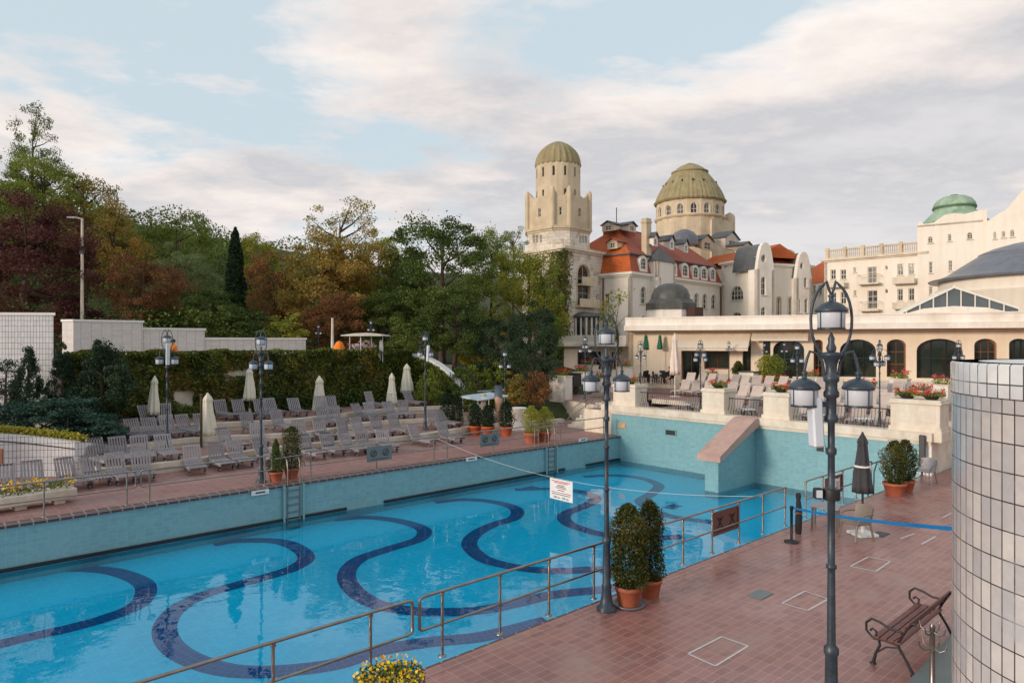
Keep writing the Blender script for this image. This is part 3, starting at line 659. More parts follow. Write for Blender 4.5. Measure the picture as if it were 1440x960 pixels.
# arched niche balconies and the round glazed bay low on the tower
d = (R0-C0).normalized(); n_ = Vector((d.y, -d.x, 0))
for (pa, pb, ya, yb) in ((811, 829, 397, 403), (808, 836, 428, 433)):
    q0, y0 = hitwall(v2(C0), v2(R0), pa); q1, y1 = hitwall(v2(C0), v2(R0), pb); z1, z0 = ZZ(ya, y0), ZZ(yb, y0)
    mb = MB(); c = C0+d*(q0+q1)/2+n_*.35; mb.box((c.x, c.y, (z0+z1)/2), (q1-q0, .8, .18), math.atan2(d.y, d.x)); mb.box((c.x+n_.x*.34, c.y+n_.y*.34, (z0+z1)/2+.45), (q1-q0, .1, .7), math.atan2(d.y, d.x)); mb.build('balcony', K['tan'], tw, world=True)
q0, y0 = hitwall(v2(C0), v2(R0), 822); c = C0+d*q0; zA, zB = ZZ(447, 72), ZZ(472, 72)
mb = MB(); mb.lathe([(1.9, zA), (2.15, zA+.12), (1.6, zA+.45), (.1, zA+.65)], 20, (c.x, c.y, 0)); mb.build('bay_roof', K['slate'], tw, world=True)
mb = MB(); mb.lathe([(1.75, zB-.05), (1.75, zA)], 20, (c.x, c.y, 0)); mb.build('bay_glazing', K['glassdark'], tw, world=True)
mb = MB()
for k in range(20): a = 2*PI*k/20; mb.tube([(c.x+1.8*cos(a), c.y+1.8*sin(a), zB), (c.x+1.8*cos(a), c.y+1.8*sin(a), zA)], .11, 6)
mb.lathe([(1.9, zB-1.1), (1.95, zB), (1.85, zB+.05)], 20, (c.x, c.y, 0)); mb.lathe([(1.9, 0), (1.9, zB-1.1)], 20, (c.x, c.y, 0)); mb.build('bay_frame', K['stone'], tw, world=True)
# ---------------------------------------------------------------- mansard wing
wg = thing('mansard_wing', 'cream wing with orange red tiled mansard roof beside the tower', 'building', Q(930, 78, 1.0))
A1 = Q(843.4, 75.05); C2 = Q(887, 72); R2 = Q(1014, 87); nn = Vector((-(R2-C2).normalized().y, (R2-C2).normalized().x, 0))
Lb = C2+nn*10; Rb = R2+nn*10; zc_ = ZZ(384, 72)
facade(wg, Lb, C2, 0, zc_, [(850, 857, 413, 427, 'r'), (868, 873, 413, 427, 'a')], 'cream', surround='cream2')
facade(wg, C2, R2, 0, zc_, [(900.5, 908, 403, 427, 'a'), (901.5, 906.5, 444, 452, 'a'), (948, 954, 409, 430, 'a'), (962, 968, 411, 431, 'a'), (976, 982, 412, 432, 'a'), (987.5, 994, 413, 434, 'a'), (1000, 1006.5, 414, 434, 'a')], 'cream', surround='cream2')
facade(wg, R2, Rb, 0, zc_, [], 'cream'); facade(wg, Rb, Lb, 0, zc_, [], 'cream')
fp = [v2(Lb), v2(C2), v2(R2), v2(Rb)]
mb = MB(); cornice(mb, [Lb, C2, R2, Rb], zc_-.3, .45, .35); mb.build('cornice', K['wfwhite'], wg, world=True)
zm = ZZ(355, 72); mb = MB(); frustum(mb, inset(fp, -.15), zc_+.02, inset(fp, .55), zm); 
# left slope coloured brighter orange to carry the warm sun on it
mo = mb.build('mansard', [K['redroof'], K['orange']], wg, world=True)
for p in mo.data.polygons:
    if p.index == 0: p.material_index = 1
mb = MB(); o1 = inset(fp, .25); zr = ZZ(317, 77)
a = [Vector((*q, zm)) for q in o1]; dd = (R2-C2).normalized(); mid = (C2+Lb)/2
r0 = mid+dd*4.5; r1 = (R2+Rb)/2-dd*1.5; r0 = Vector((r0.x, r0.y, zr)); r1 = Vector((r1.x, r1.y, zr))
mb.face([a[0], a[1], r0], 1); mb.face([a[1], a[2], r1, r0]); mb.face([a[2], a[3], r1]); mb.face([a[3], a[0], r0, r1]); mb.face(a[::-1]); mb.build('roof', [K['redroof'], K['orange']], wg, world=True)  # left hip face gets the same sun-brightened orange, the others stay redder
mb = MB(); cornice(mb, [Lb+dd*.3, C2+dd*.3+nn*.3, R2+nn*.3], zm-.1, .16, .1); mb.tube([r0, r1], .12, 6); mb.build('gutter', K['slate'], wg, world=True)
# arched dormers in the mansard
def dormer_arch(px0, px1, y0, y1):
    A, B = v2(C2), v2(R2); p = pxpoly(A, B, (px0, px1, y0, y1, 'a')); d = (R2-C2).normalized(); n = Vector((d.y, -d.x, 0)); xs = [q[0] for q in p]; zs = [q[1] for q in p]; cx_ = (min(xs)+max(xs))/2; w_ = max(xs)-min(xs)+.25; z0, h_ = min(zs), max(zs)-min(zs)+.1
    poly = arch_poly(cx_, z0, w_, h_); mb = MB(); W = lambda q, dep: C2+d*q[0]+Vector((0, 0, q[1]))-n*dep
    inner = arch_poly(cx_, z0+.25, w_-.5, h_-.5); k = len(poly); dep0 = -.06
    for i in range(k): i2 = (i+1) % k; mb.face([W(poly[i], dep0), W(poly[i2], dep0), W(inner[i2], dep0), W(inner[i], dep0)]); mb.face([W(poly[i2], dep0), W(poly[i], dep0), W(poly[i], 1.0), W(poly[i2], 1.0)]); mb.face([W(inner[i], dep0), W(inner[i2], dep0), W(inner[i2], .15), W(inner[i], .15)])
    o = mb.build('dormer', K['wfwhite'], wg, world=True)
    make_window(wg, A, B, inner, 0, rec=.05, sill=False, fw=.05)
for q in ((900, 909, 361, 382), (942.5, 951, 369, 388), (959, 967.5, 371, 391), (974, 982, 374, 393), (986, 994, 375.5, 394.5), (999, 1005.5, 377, 395.5)): dormer_arch(*q)
# projecting stair turret with a slate cap
q0, _ = hitwall(v2(C2), v2(R2), 915); q1, _ = hitwall(v2(C2), v2(R2), 939); dt = (R2-C2).normalized(); nt_ = Vector((dt.y, -dt.x, 0))
ta, tb = C2+dt*q0+nt_*.9, C2+dt*q1+nt_*.9; ztb = ZZ(366, 74)
facade(wg, ta, tb, 0, ztb, [(924, 930, 389, 405, 'a')], 'cream', name='turret_wall'); facade(wg, ta-nt_*1.5, ta, 0, ztb, [], 'cream', name='turret_wall'); facade(wg, tb, tb-nt_*1.5, 0, ztb, [], 'cream', name='turret_wall')
mb = MB(); tp = [v2(ta+nt_*.15-dt*.15), v2(tb+nt_*.15+dt*.15), v2(tb-nt_*2+dt*.15), v2(ta-nt_*2-dt*.15)]; cc = (ta+tb)/2-nt_*.9; apex = Vector((cc.x, cc.y, ztb+1.8)); aa = [Vector((*q, ztb)) for q in tp]
for i in range(4): mb.face([aa[i], aa[(i+1) % 4], apex+Vector((0, 0, 0))])
mb.build('turret_roof', K['slate'], wg, world=True)
def gable_dormer(px, py0, py1, w_, dep, faced, roofm='slate', wall='white_stucco', parent=wg):
    """small gabled dormer: front wall with window, two cheeks, pitched roof; faced = outward direction"""
    n = faced.normalized(); d = Vector((-n.y, n.x, 0)); c = Q(px, dep); zt_, z0 = ZZ(py0, dep), ZZ(py1, dep); h = zt_-z0
    A = c-d*w_/2; B = c+d*w_/2; L2 = min(2.6, w_*1.5)
    mb = MB(); wall_holes(mb, v2(A), v2(B), z0, z0+h*.62, [rect_poly(w_/2, z0+.12, w_*.5, h*.45)], .12, top=[(0, 0), (.5, h*.30), (1, 0)])
    for e in (A+d*.003, B-d*.003): mb.face([e+Vector((0, 0, z0)), e-n*L2+Vector((0, 0, z0+h*.5)), e-n*L2+Vector((0, 0, z0+h*.62)), e+Vector((0, 0, z0+h*.62))])
    do = mb.build('dormer', K[wall], parent, world=True)
    make_window(parent, v2(A), v2(B), rect_poly(w_/2, z0+.12, w_*.5, h*.45), 0, rec=.06, bars=(1, 1), sill=False, fw=.05)
    mb = MB(); o = .14; e0 = A-d*o+n*.2+Vector((0, 0, z0+h*.58)); e1 = B+d*o+n*.2+Vector((0, 0, z0+h*.58)); rg = c+n*.2+Vector((0, 0, z0+h)); bk = -n*(L2+.2)
    for dz in (0, .09):
        k = Vector((0, 0, dz)); f = [e0+k, rg+k, rg+bk+k, e0+bk+k]; g = [rg+k, e1+k, e1+bk+k, rg+bk+k]; mb.face(f); mb.face(g)
    k = Vector((0, 0, .09)); mb.face([e0, e0+k, rg+k, rg]); mb.face([rg, rg+k, e1+k, e1])
    mb.build('dormer_roof', K[roofm], parent, world=True)
fr = nt_
for q in ((922, 327, 346, .9, 75.2), (945, 331, 351, .95, 77.7), (965, 336, 355, .9, 80.2)): gable_dormer(*q, fr)
fl = (C2-Lb).normalized().cross(Vector((0, 0, 1))); fl = Vector(((C2-Lb).normalized().y, -(C2-Lb).normalized().x, 0))
gable_dormer(861, 335, 350, 1.3, 74.2, fl, 'redroof', 'tan'); gable_dormer(855, 311, 325, 1.6, 77, fl, 'slate', 'kerb'); gable_dormer(889, 312, 326, 1.6, 77.5, fr, 'slate', 'kerb')
mb = MB(); c = Q(871, 79.3); mb.box((c.x, c.y, ZZ(331, 79)), (3.4, 2.0, 2.0), .72); mb.build('roof_base', K['redroof'], wg, world=True)
mb = MB(); c = Q(909, 75.5); mb.box((c.x, c.y, ZZ(337, 75)), (.85, .7, 4.8), .7); mb.box((c.x, c.y, ZZ(311.5, 75)), (1.0, .85, .18), .7); mb.build('chimney', K['tan'], wg, world=True)
mb = MB(); c = Q(867, 79); mb.tube([(c.x, c.y, ZZ(314, 79)), (c.x, c.y, ZZ(292, 79))], .05, 6); mb.build('antenna', K['iron'], wg, world=True)
mb = MB(); qd, yd = hitwall(v2(Lb), v2(C2), 849.0); p = Lb+(C2-Lb).normalized()*qd+Vector(((C2-Lb).normalized().y, -(C2-Lb).normalized().x, 0))*.12
mb.tube([(p.x, p.y, 1), (p.x, p.y, zc_-.3)], .09, 8); cpm = mat('copper_pipe', hexc(120,70,52), .5); mb.build('downpipe', cpm, wg, world=True); mb = MB(); p = R2+nt_*.12-dt*.25; mb.tube([(p.x, p.y, 1), (p.x, p.y, zc_-.3)], .09, 8); mb.build('downpipe', cpm, wg, world=True)
# ---------------------------------------------------------------- the great dome behind
gd = thing('great_dome', 'broad ribbed olive dome with round headed windows behind the red roofs', 'dome', Q(970, 105, 1.0))
cg = Q(970, 105); sc_ = 105/F; zr0 = ZZ(288, 105); zr1 = ZZ(340, 105)
mb = MB(); nseg = 16; rr = 5.1; ring = [(cg.x+rr*cos(2*PI*(k+.15)/nseg), cg.y+rr*sin(2*PI*(k+.15)/nseg)) for k in range(nseg)]
for k in range(nseg):
    a, b = ring[k], ring[(k+1) % nseg]; ln = math.hypot(a[0]-b[0], a[1]-b[1]); wall_holes(mb, a, b, 4, zr0+.1, [arch_poly(ln/2, ZZ(310, 105), .95, 1.75, 8)], .35)
mb.build('drum', K['tan'], gd, world=True)
for k in range(nseg):
    a, b = ring[k], ring[(k+1) % nseg]; ln = math.hypot(a[0]-b[0], a[1]-b[1]); make_window(gd, a, b, arch_poly(ln/2, ZZ(310, 105), .95, 1.75, 8), 0, bars=(1, 1), fw=.08, surround='tan')
mb = MB(); mb.lathe([(5.1, ZZ(312, 105)), (5.35, ZZ(312, 105)+.2), (5.35, ZZ(312, 105)+.45), (5.1, ZZ(312, 105)+.5)], 48, (cg.x, cg.y, 0), mod=lambda a, z: 1+.006*sin(a*32)); mb.build('ledge', K['tan'], gd, world=True)
zt2 = ZZ(244, 105)
prof = [(5.2, zr0), (5.36, zr0+.25), (5.15, zr0+.4)]+[(2.5+(5.12-2.5)*(1-(k/10)**1.42), zr0+.4+(zt2-zr0-.4)*k/10) for k in range(1, 11)]
mb = MB(); mb.lathe(prof, 192, (cg.x, cg.y, 0), mod=lambda a, z: (1+.022*abs(sin(a*24))) + (.018 if abs((a/(2*PI)*16) % 1-.5) > .46 else 0), sm=False); mb.build('dome', K['domeroof'], gd, world=True)
mb = MB(); zt3 = ZZ(229, 105); mb.lathe([(2.6, zt2-.1), (2.78, zt2), (2.78, zt2+.18), (2.45, zt2+.28), (2.0, zt2+.7), (1.35, zt2+1.1), (.65, zt2+1.42), (.03, zt3)], 48, (cg.x, cg.y, 0)); mb.build('lantern_cap', K['domeroof'], gd, world=True)
for k in range(16):
    a_ = 2*PI*(k+.65)/16
    if k % 2 == 0: continue
for k in range(16):
    mb = MB(); a_ = 2*PI*(k+.65)/16; r_ = 4.02; mb.sphere((cg.x+r_*cos(a_), cg.y+r_*sin(a_), ZZ(261, 105)), .14, 6, 0, (1, 1, 1.7)); mb.build('vent', K['glassdark'], gd, world=True)
for (pxp, dp) in ((1026, 104),):
    p = Q(pxp, dp); mb = MB(); zz0 = ZZ(306, dp); mb.lathe([(.85, 4), (.85, zz0), (.7, zz0+.4), (.2, zz0+.7), (.03, zz0+.8)], 8, (p.x, p.y, 0)); mb.build('turret', K['tan'], gd, world=True)
mb = MB(); p0, p1 = Q(1001, 100), Q(1031, 103); mb2 = MB(); wall_holes(mb2, v2(p0), v2(p1), 4, ZZ(312, 102), [], .4, top=[(0, 0), (.1, .4), (.2, 0), (.35, .4), (.5, 0), (.65, .4), (.8, 0), (.95, .4), (1, .2)]); mb2.build('parapet', K['tan'], gd, world=True)
# ---------------------------------------------------------------- block with the shaped gables
gb = thing('gabled_block', 'cream building with two tall shaped grey gables and orange roof', 'building', Q(1070, 84, 1.0))
D0, D1, D2 = Q(1014.6, 87.3), Q(1064, 81), Q(1142, 84); zE = ZZ(365, 83)
facade(gb, D0, D1, 0, zE, [(1027, 1045, 402, 422, 'a', dict(bars=(3, 2))), (1027, 1045, 439, 452, 'a', dict(bars=(3, 1)))], 'cream2')
facade(gb, D1, D2, 0, zE-.7, [(1093, 1097.5, 418, 446, 'a', dict(surround='tan')), (1109, 1113.5, 418, 446, 'a', dict(surround='tan'))], 'cream2')
nb = Vector(((D1-D0).normalized().y, -(D1-D0).normalized().x, 0)); D3 = D0-nb*16; D4 = D2-Vector(((D2-D1).normalized().y, -(D2-D1).normalized().x, 0))*12
facade(gb, D2, D4, 0, zE-.7, [], 'cream2')
mb = MB(); cornice(mb, [D0, D1], zE-.35, .45, .3); cornice(mb, [D1, D2, D4], zE-1.0, .4, .25); mb.build('cornice', K['wfwhite'], gb, world=True)
mb = MB(); zR = zE+1.7
ee_ = (D0-D1).normalized(); e0, e1 = D0+ee_*6.5+Vector((0, 0, zE+.1)), D1+Vector((0, 0, zE+.1)); k = Vector((-nb.x*3.4, -nb.y*3.4, zR-zE)); mb.face([e0, e1, e1+k, e0+k]); k2 = Vector((-nb.x*6.8, -nb.y*6.8, 0)); mb.face([e0+k2, e0+k, e1+k, e1+k2])
mb.face([e0, e0+k, e0+k2]); mb.face([e1, e1+k2, e1+k]); 
ng = Vector(((D2-D1).normalized().y, -(D2-D1).normalized().x, 0)); e0, e1 = D1+Vector((0, 0, zE-.6)), D2+Vector((0, 0, zE-.6)); k = Vector((-ng.x*3, -ng.y*3, 1.4)); k2 = Vector((-ng.x*6, -ng.y*6, 0)); mb.face([e0, e1, e1+k, e0+k]); mb.face([e0+k, e1+k, e1+k2, e0+k2]); mb.face([e1, e1+k2, e1+k])
mb.build('roof', K['orange'], gb, world=True)
dg = (D2-D1).normalized()
def gable(p0, p1, ytop, wins):
    q0, y0 = hitwall(v2(D1), v2(D2), p0); q1, y1 = hitwall(v2(D1), v2(D2), p1); a = D1+dg*q0+ng*.8; b = D1+dg*q1+ng*.8; z = ZZ(ytop, (y0+y1)/2); zsh = z-3.2
    top = [(0, 0), (.06, .9), (.14, 2.0), (.24, 2.75), (.36, 3.1), (.5, 3.2), (.64, 3.1), (.76, 2.75), (.86, 2.0), (.94, .9), (1, 0)]
    facade(gb, a, b, 0, zsh, wins, 'white_stucco', name='gable', th=.5, top=top, surround=None, frame='wfwhite'); facade(gb, a-ng*1.6, a, 0, zsh, [], 'white_stucco', name='gable_side'); facade(gb, b, b-ng*1.6, 0, zsh, [], 'white_stucco', name='gable_side')
    mb = MB(); ln = (b-a).length; W = lambda f, dz, dep: a+dg*ln*f+Vector((0, 0, zsh+dz))-ng*dep
    for i in range(len(top)-1): mb.face([W(top[i][0], top[i][1]-.05, .45), W(top[i+1][0], top[i+1][1]-.05, .45), W(top[i+1][0], top[i+1][1]-.05, 4.5), W(top[i][0], top[i][1]-.05, 4.5)])
    mb.build('gable_roof', K['slate'], gb, world=True)
gable(1058.5, 1082, 342, [(1070.5, 1077.5, 358, 369, 'o', dict(bars=(1, 0), sill=False)), (1070.5, 1077, 389, 415, 'a'), (1070.5, 1077, 431.6, 448, 'a')])
gable(1113, 1134.5, 355, [(1125, 1130, 369, 379, 'o', dict(bars=(1, 0), sill=False)), (1130.5, 1135, 390, 404, 'a'), (1122, 1126, 420, 440, 'a'), (1131.5, 1136, 420, 440, 'a')])
gable_dormer(1030, 325, 352, 4.0, 95, Vector((.7, -.7, 0)), 'slate', 'kerb', gb); gable_dormer(995, 330, 352, 3.2, 93, Vector((.7, -.7, 0)), 'slate', 'tan', gb); gable_dormer(1052, 340, 356, 2.8, 92, Vector((.7, -.7, 0)), 'slate', 'tan', gb)
mb = MB(); c = Q(962, 92); mb.lathe([(1.9, ZZ(345, 92)), (1.85, ZZ(334, 92)), (1.3, ZZ(327, 92)), (.5, ZZ(323, 92)), (.02, ZZ(322, 92))], 20, (c.x, c.y, 0)); mb.build('roof_cupola', K['greyroof'], gb, world=True)
cp = thing('small_copper_dome', 'tiny green copper dome behind the roof between the two gables', 'dome', Q(1105, 110, 1)); mb = MB(); c = Q(1105, 110); mb.lathe([(1.3, 1), (1.3, ZZ(359, 110))], 16, (c.x, c.y, 0)); mb.build('base', K['tan'], cp, world=True)
mb = MB(); z = ZZ(359, 110); mb.lathe([(1.45, z), (1.3, z+.5), (.8, z+.85), (.02, z+1.0)], 16, (c.x, c.y, 0)); mb.build('dome', K['copper'], cp, world=True)
rb = thing('red_roofed_house', 'narrow house with orange tiled roof and white windows behind the gabled block', 'building', Q(1150, 88, 1))
a, b = Q(1137, 96), Q(1166, 90); facade(rb, a, b, 0, ZZ(398, 92), [(1142, 1147, 401, 412, 'r'), (1151, 1156, 401, 414, 'r')], 'cream')
mb = MB(); z0 = ZZ(398, 92); z1 = ZZ(364, 96); bk = Vector((.4, .9, 0)); A_, B_ = a+Vector((0, 0, z0)), b+Vector((0, 0, z0)); mb.face([A_, B_, B_+bk*6+Vector((0, 0, z1-z0)), A_+bk*6+Vector((0, 0, z1-z0-1))]); mb.face([A_, A_+bk*6+Vector((0, 0, z1-z0-1)), A_+bk*12]); mb.face([B_, B_+bk*12, B_+bk*6+Vector((0, 0, z1-z0))]); mb.build('roof', K['orange'], rb, world=True)
# ---------------------------------------------------------------- hotel on the right
ht = thing('hotel_wing', 'cream three storey hotel wing with balconies and roof balustrade', 'building', Q(1230, 80, 1))
H0, H1 = Q(1159, 82.4), Q(1301, 75); zH = ZZ(362, 79); hw_ = dict(bars=(1, 1), sill=True)
facade(ht, H0, H1, 0, zH, [(1168, 1175.5, 379, 393, 'r'), (1182, 1190, 379, 393, 'r'), (1200, 1204, 376, 383, 'r'), (1220, 1233, 375, 398, 'r', dict(bars=(1, 2))), (1262, 1270.5, 371, 387, 'r'), (1277.5, 1286, 370.5, 386, 'r'),
 (1169, 1176, 411, 426, 'r'), (1182, 1190, 410, 427.5, 'r'), (1200.5, 1204.5, 408, 416, 'r'), (1220, 1234, 408, 434, 'r', dict(bars=(1, 2))), (1262, 1270, 406, 423, 'r'), (1277.5, 1286, 405, 422.5, 'r'), (1244.5, 1249, 373, 380, 'o', dict(bars=(0, 0), sill=False)), (1244.5, 1249, 406, 413, 'o', dict(bars=(0, 0), sill=False))], 'cream2', **hw_)
nh = Vector(((H1-H0).normalized().y, -(H1-H0).normalized().x, 0)); dh = (H1-H0).normalized()
facade(ht, H0-nh*12, H0, 0, zH, [], 'cream2'); facade(ht, H1, H1-nh*12, 0, zH, [], 'cream2')
mb = MB(); cornice(mb, [H0-nh*12, H0, H1], zH-.2, .4, .35); mb.prism([v2(H0), v2(H1), v2(H1-nh*12), v2(H0-nh*12)], zH+.0, zH+.18); mb.build('cornice', K['stone'], ht, world=True)
LnH = (H1-H0).length; zb0 = zH+.2
for i in range(6):
    p = H0+dh*(.3+(LnH-.8)*i/5)-nh*.25; mb = MB(); mb.box((p.x, p.y, zb0+.65), (.35, .35, 1.3), math.atan2(dh.y, dh.x)); mb.build('balustrade_pier', K['tan'], ht, world=True)
mb = MB(); rng = int(LnH/.22)
for i in range(rng): p = H0+dh*(.35+i*.22)-nh*.25; mb.lathe([(.05, 0), (.08, .3), (.05, .6), (.07, .85)], 5, (p.x, p.y, zb0+.1))
a = H0-nh*.25; b = H1-nh*.25; mb.bar((a.x, a.y, zb0+1.05), (b.x, b.y, zb0+1.05), .25, .16); mb.bar((a.x, a.y, zb0+.05), (b.x, b.y, zb0+.05), .25, .12); mb.build('balustrade', K['tan'], ht, world=True)
for (x0, x1, y0, y1) in ((1209, 1239, 386, 400), (1211, 1239, 422, 437), (1258, 1289, 389, 399), (1258, 1289, 424, 434), (1167, 1191, 395, 404), (1167, 1191, 429, 438)):
    q0, ya = hitwall(v2(H0), v2(H1), x0); q1, yb = hitwall(v2(H0), v2(H1), x1); z1, z0 = ZZ(y0, ya), ZZ(y1, ya); c = H0+dh*(q0+q1)/2; rz = math.atan2(dh.y, dh.x); w_ = q1-q0
    mb = MB(); cc = c+nh*.5; mb.box((cc.x, cc.y, z0), (w_, 1.0, .18), rz); cc = c+nh*.9
    if y1-y0 > 12:
        bal = mb.build('balcony', K['stone'], ht, world=True); mb = MB(); a = c-dh*w_/2+nh*.95; b = c+dh*w_/2+nh*.95; zt_ = z0+1.0
        mb.tube([(a.x-nh.x*.9, a.y-nh.y*.9, zt_), (a.x, a.y, zt_), (b.x, b.y, zt_), (b.x-nh.x*.9, b.y-nh.y*.9, zt_)], .03, 5)
        for i in range(15): p = a+(b-a)*i/14; mb.tube([(p.x, p.y, z0+.05), (p.x, p.y, zt_)], .016, 4)
        mb.build('balcony_railing', K['kerb'], ht, world=True)
    else:
        mb.box((cc.x, cc.y, z0+.35), (w_, .14, .6), rz); mb.build('balcony', K['stone'], ht, world=True)
tb_ = thing('domed_pavilion', 'tall cream block with a green copper cupola at the right end of the hotel', 'building', Q(1340, 75, 1))
T0, T1, T2 = Q(1290, 75.3), Q(1388, 71.5), Q(1388, 84); T3 = Q(1290, 88); zT = ZZ(312, 73.5)
facade(tb_, T0, T1, 0, zT, [(1305, 1312, 332.5, 341.5, 'a'), (1333, 1338.5, 329, 339, 'a'), (1360, 1368, 326.7, 336.4, 'a'), (1306.5, 1311.7, 368, 384, 'r'), (1334, 1339.5, 366, 381, 'r'), (1306.5, 1311.7, 402.5, 413.6, 'r')], 'cream2', top=[(0, 0), (.04, .35), (.1, 0), (.25, .1), (.4, .8), (.55, .9), (.7, .7), (.85, .9), (1, .95)])
facade(tb_, T3, T0, 0, zT, [], 'cream2'); facade(tb_, T1, T2, 0, zT+.5, [], 'cream2'); mb = MB(); mb.prism([v2(T0), v2(T1), v2(T2), v2(T3)], zT-.3, zT-.1); mb.build('flat_roof', K['stone'], tb_, world=True)
c = Q(1342, 78); z0 = ZZ(311, 78); mb = MB(); s_ = 78/F
prof = [(42*s_, z0-.3), (30*s_, ZZ(302, 78)), (25*s_, ZZ(297, 78)), (25*s_, ZZ(293, 78)), (26*s_, ZZ(292, 78)), (25*s_, ZZ(287, 78)), (21*s_, ZZ(281, 78)), (14*s_, ZZ(277, 78)), (5*s_, ZZ(275.4, 78)), (.02, ZZ(275, 78))]
mb.lathe(prof, 40, (c.x, c.y, 0), mod=lambda a, z: 1+.015*abs(sin(a*8))); mb.build('cupola', K['copper'], tb_, world=True)
mb = MB(); mb.lathe([(5*s_, ZZ(276, 78)), (5*s_, ZZ(274.3, 78)), (.02, ZZ(274, 78))], 12, (c.x, c.y, 0)); mb.lathe([(26.6*s_, ZZ(294, 78)), (26.9*s_, ZZ(292.6, 78)), (26.6*s_, ZZ(291, 78))], 40, (c.x, c.y, 0)); mb.build('cupola_band', mat('dark_copper_band', hexc(70,104,80), .6), tb_, world=True)
rg = thing('curved_gable_block', 'cream block with a high swept gable at the right edge behind the grey roof', 'building', Q(1430, 71, 1))
E0, E1 = Q(1386, 71.2), Q(1520, 66); facade(rg, E0, E1, 0, ZZ(308, 70), [(1397, 1401.7, 326, 336, 'a'), (1408.6, 1414.4, 325, 334, 'a'), (1420.5, 1427, 323, 333, 'a')], 'cream2', th=5, top=[(0, 0), (.05, .1), (.12, .5), (.25, 1.1), (.32, 1.9), (.4, 2.7), (.5, 3.3), (.7, 3.6), (.85, 3.2), (1, 2)])
# round hall with shallow grey roof
rh = thing('round_hall', 'round cream hall with a wide grey metal roof at the right edge', 'building', Q(1480, 62, 2)); c = Q(1478, 64); rr = 9.0; zw = ZZ(386, 60)
mb = MB(); mb.lathe([(rr, 2), (rr, zw-1.4), (rr+.12, zw-1.3), (rr+.12, zw-1.1), (rr, zw-1.0), (rr, zw)], 64, (c.x, c.y, 0)); mb.build('wall', K['cream2'], rh, world=True)
mb = MB(); zt_ = ZZ(331, 60); prof = [(rr+.8, zw-.1), (rr+.85, zw+.05), (rr+.3, zw+.15), (rr-.7, zw+.55), (rr-1.8, zw+1.35), (rr-3.3, zw+2.35), (rr-3.35, zw+2.5), (rr-4.4, zw+2.95), (rr-5.8, zw+3.35), (rr-7.4, zw+3.6), (.02, zw+3.7)]
mb.lathe(prof, 96, (c.x, c.y, 0), mod=lambda a, z: 1+.004*(1 if (a*30/PI) % 1 < .12 else 0), sm=False); mb.build('roof', K['greyroof'], rh, world=True)
mb = MB(); sk = []
for q in (2.15, 2.3):
    pc = Vector((c.x+(rr-2.55)*cos(PI+q-1.1), c.y+(rr-2.55)*sin(PI+q-1.1), zw+1.9)); mb.box(None, (1.1, 1.3, .08), mat=Matrix.Translation(pc) @ Matrix.Rotation(PI+q-1.1-PI/2, 4, 'Z') @ Matrix.Rotation(R(-34), 4, 'X'))
mb.build('roof_window', K['skyglass'], rh, world=True)
# ---------------------------------------------------------------- arcade along the back of the terrace
ar = thing('terrace_arcade', 'long low ochre arcade with pale parapet closing the terrace', 'building', Q(1200, 50, 2.2))
X0, X1 = Q(884, 56.5), Q(1500, 43.6); zp = 5.95
arches = [(1073, 1083.5, 477, 532, 's'), (1087, 1131, 477.5, 532, 's'), (1144, 1157, 477.5, 532, 's', dict(frame='wood', bars=(1, 2))), (1181, 1232, 477, 530, 's'), (1247, 1274, 477, 530, 's', dict(frame='wood', bars=(1, 2))), (1289, 1354, 476, 532, 's'), (1370, 1402, 476, 532, 's', dict(frame='wood', bars=(2, 2))), (1419, 1447, 476, 532, 's'),
 (958, 984, 493, 534, 'r', dict(frame='wood', bars=(1, 0))), (990, 1026, 493, 519, 'r', dict(frame='wood', bars=(1, 0))), (1044, 1056, 480, 534, 'r')]
facade(ar, X0, X1, 1.2, zp, arches, 'arcade', th=.6, rec=.45, glass='glassgreen', frame='iron', bars=(2, 1), sill=False, fw=.1)
da = (X1-X0).normalized(); na = Vector((da.y, -da.x, 0)); LA = (X1-X0).length
mb = MB(); a, b = X0+na*.35, X1+na*.35; W = lambda p, z: (p.x, p.y, z)
mb.bar(W(a, 6.15), W(b, 6.15), 1.9, .42); mb.bar(W(a+na*.42, 6.62), W(b+na*.42, 6.62), .34, .60); mb.bar(W(a+na*.42, 6.96), W(b+na*.42, 6.96), .46, .10); mb.build('parapet', K['white_stucco'], ar, world=True)
mb = MB(); mb.prism([v2(X0+na*.2), v2(X1+na*.2), v2(X1-na*16), v2(X0-na*10)], 6.2, 6.38); mb.build('roof', K['kerb'], ar, world=True)
mb = MB(); mb.bar(W(X0+na*.9, 5.9), W(X1+na*.9, 5.9), .2, .12); mb.build('eaves_board', mat('brown_board', hexc(150,118,84), .8), ar, world=True)  # brown strip along the underside of the parapet
facade(ar, X0-na*10, X0, 1.2, zp, [], 'arcade', th=.4)
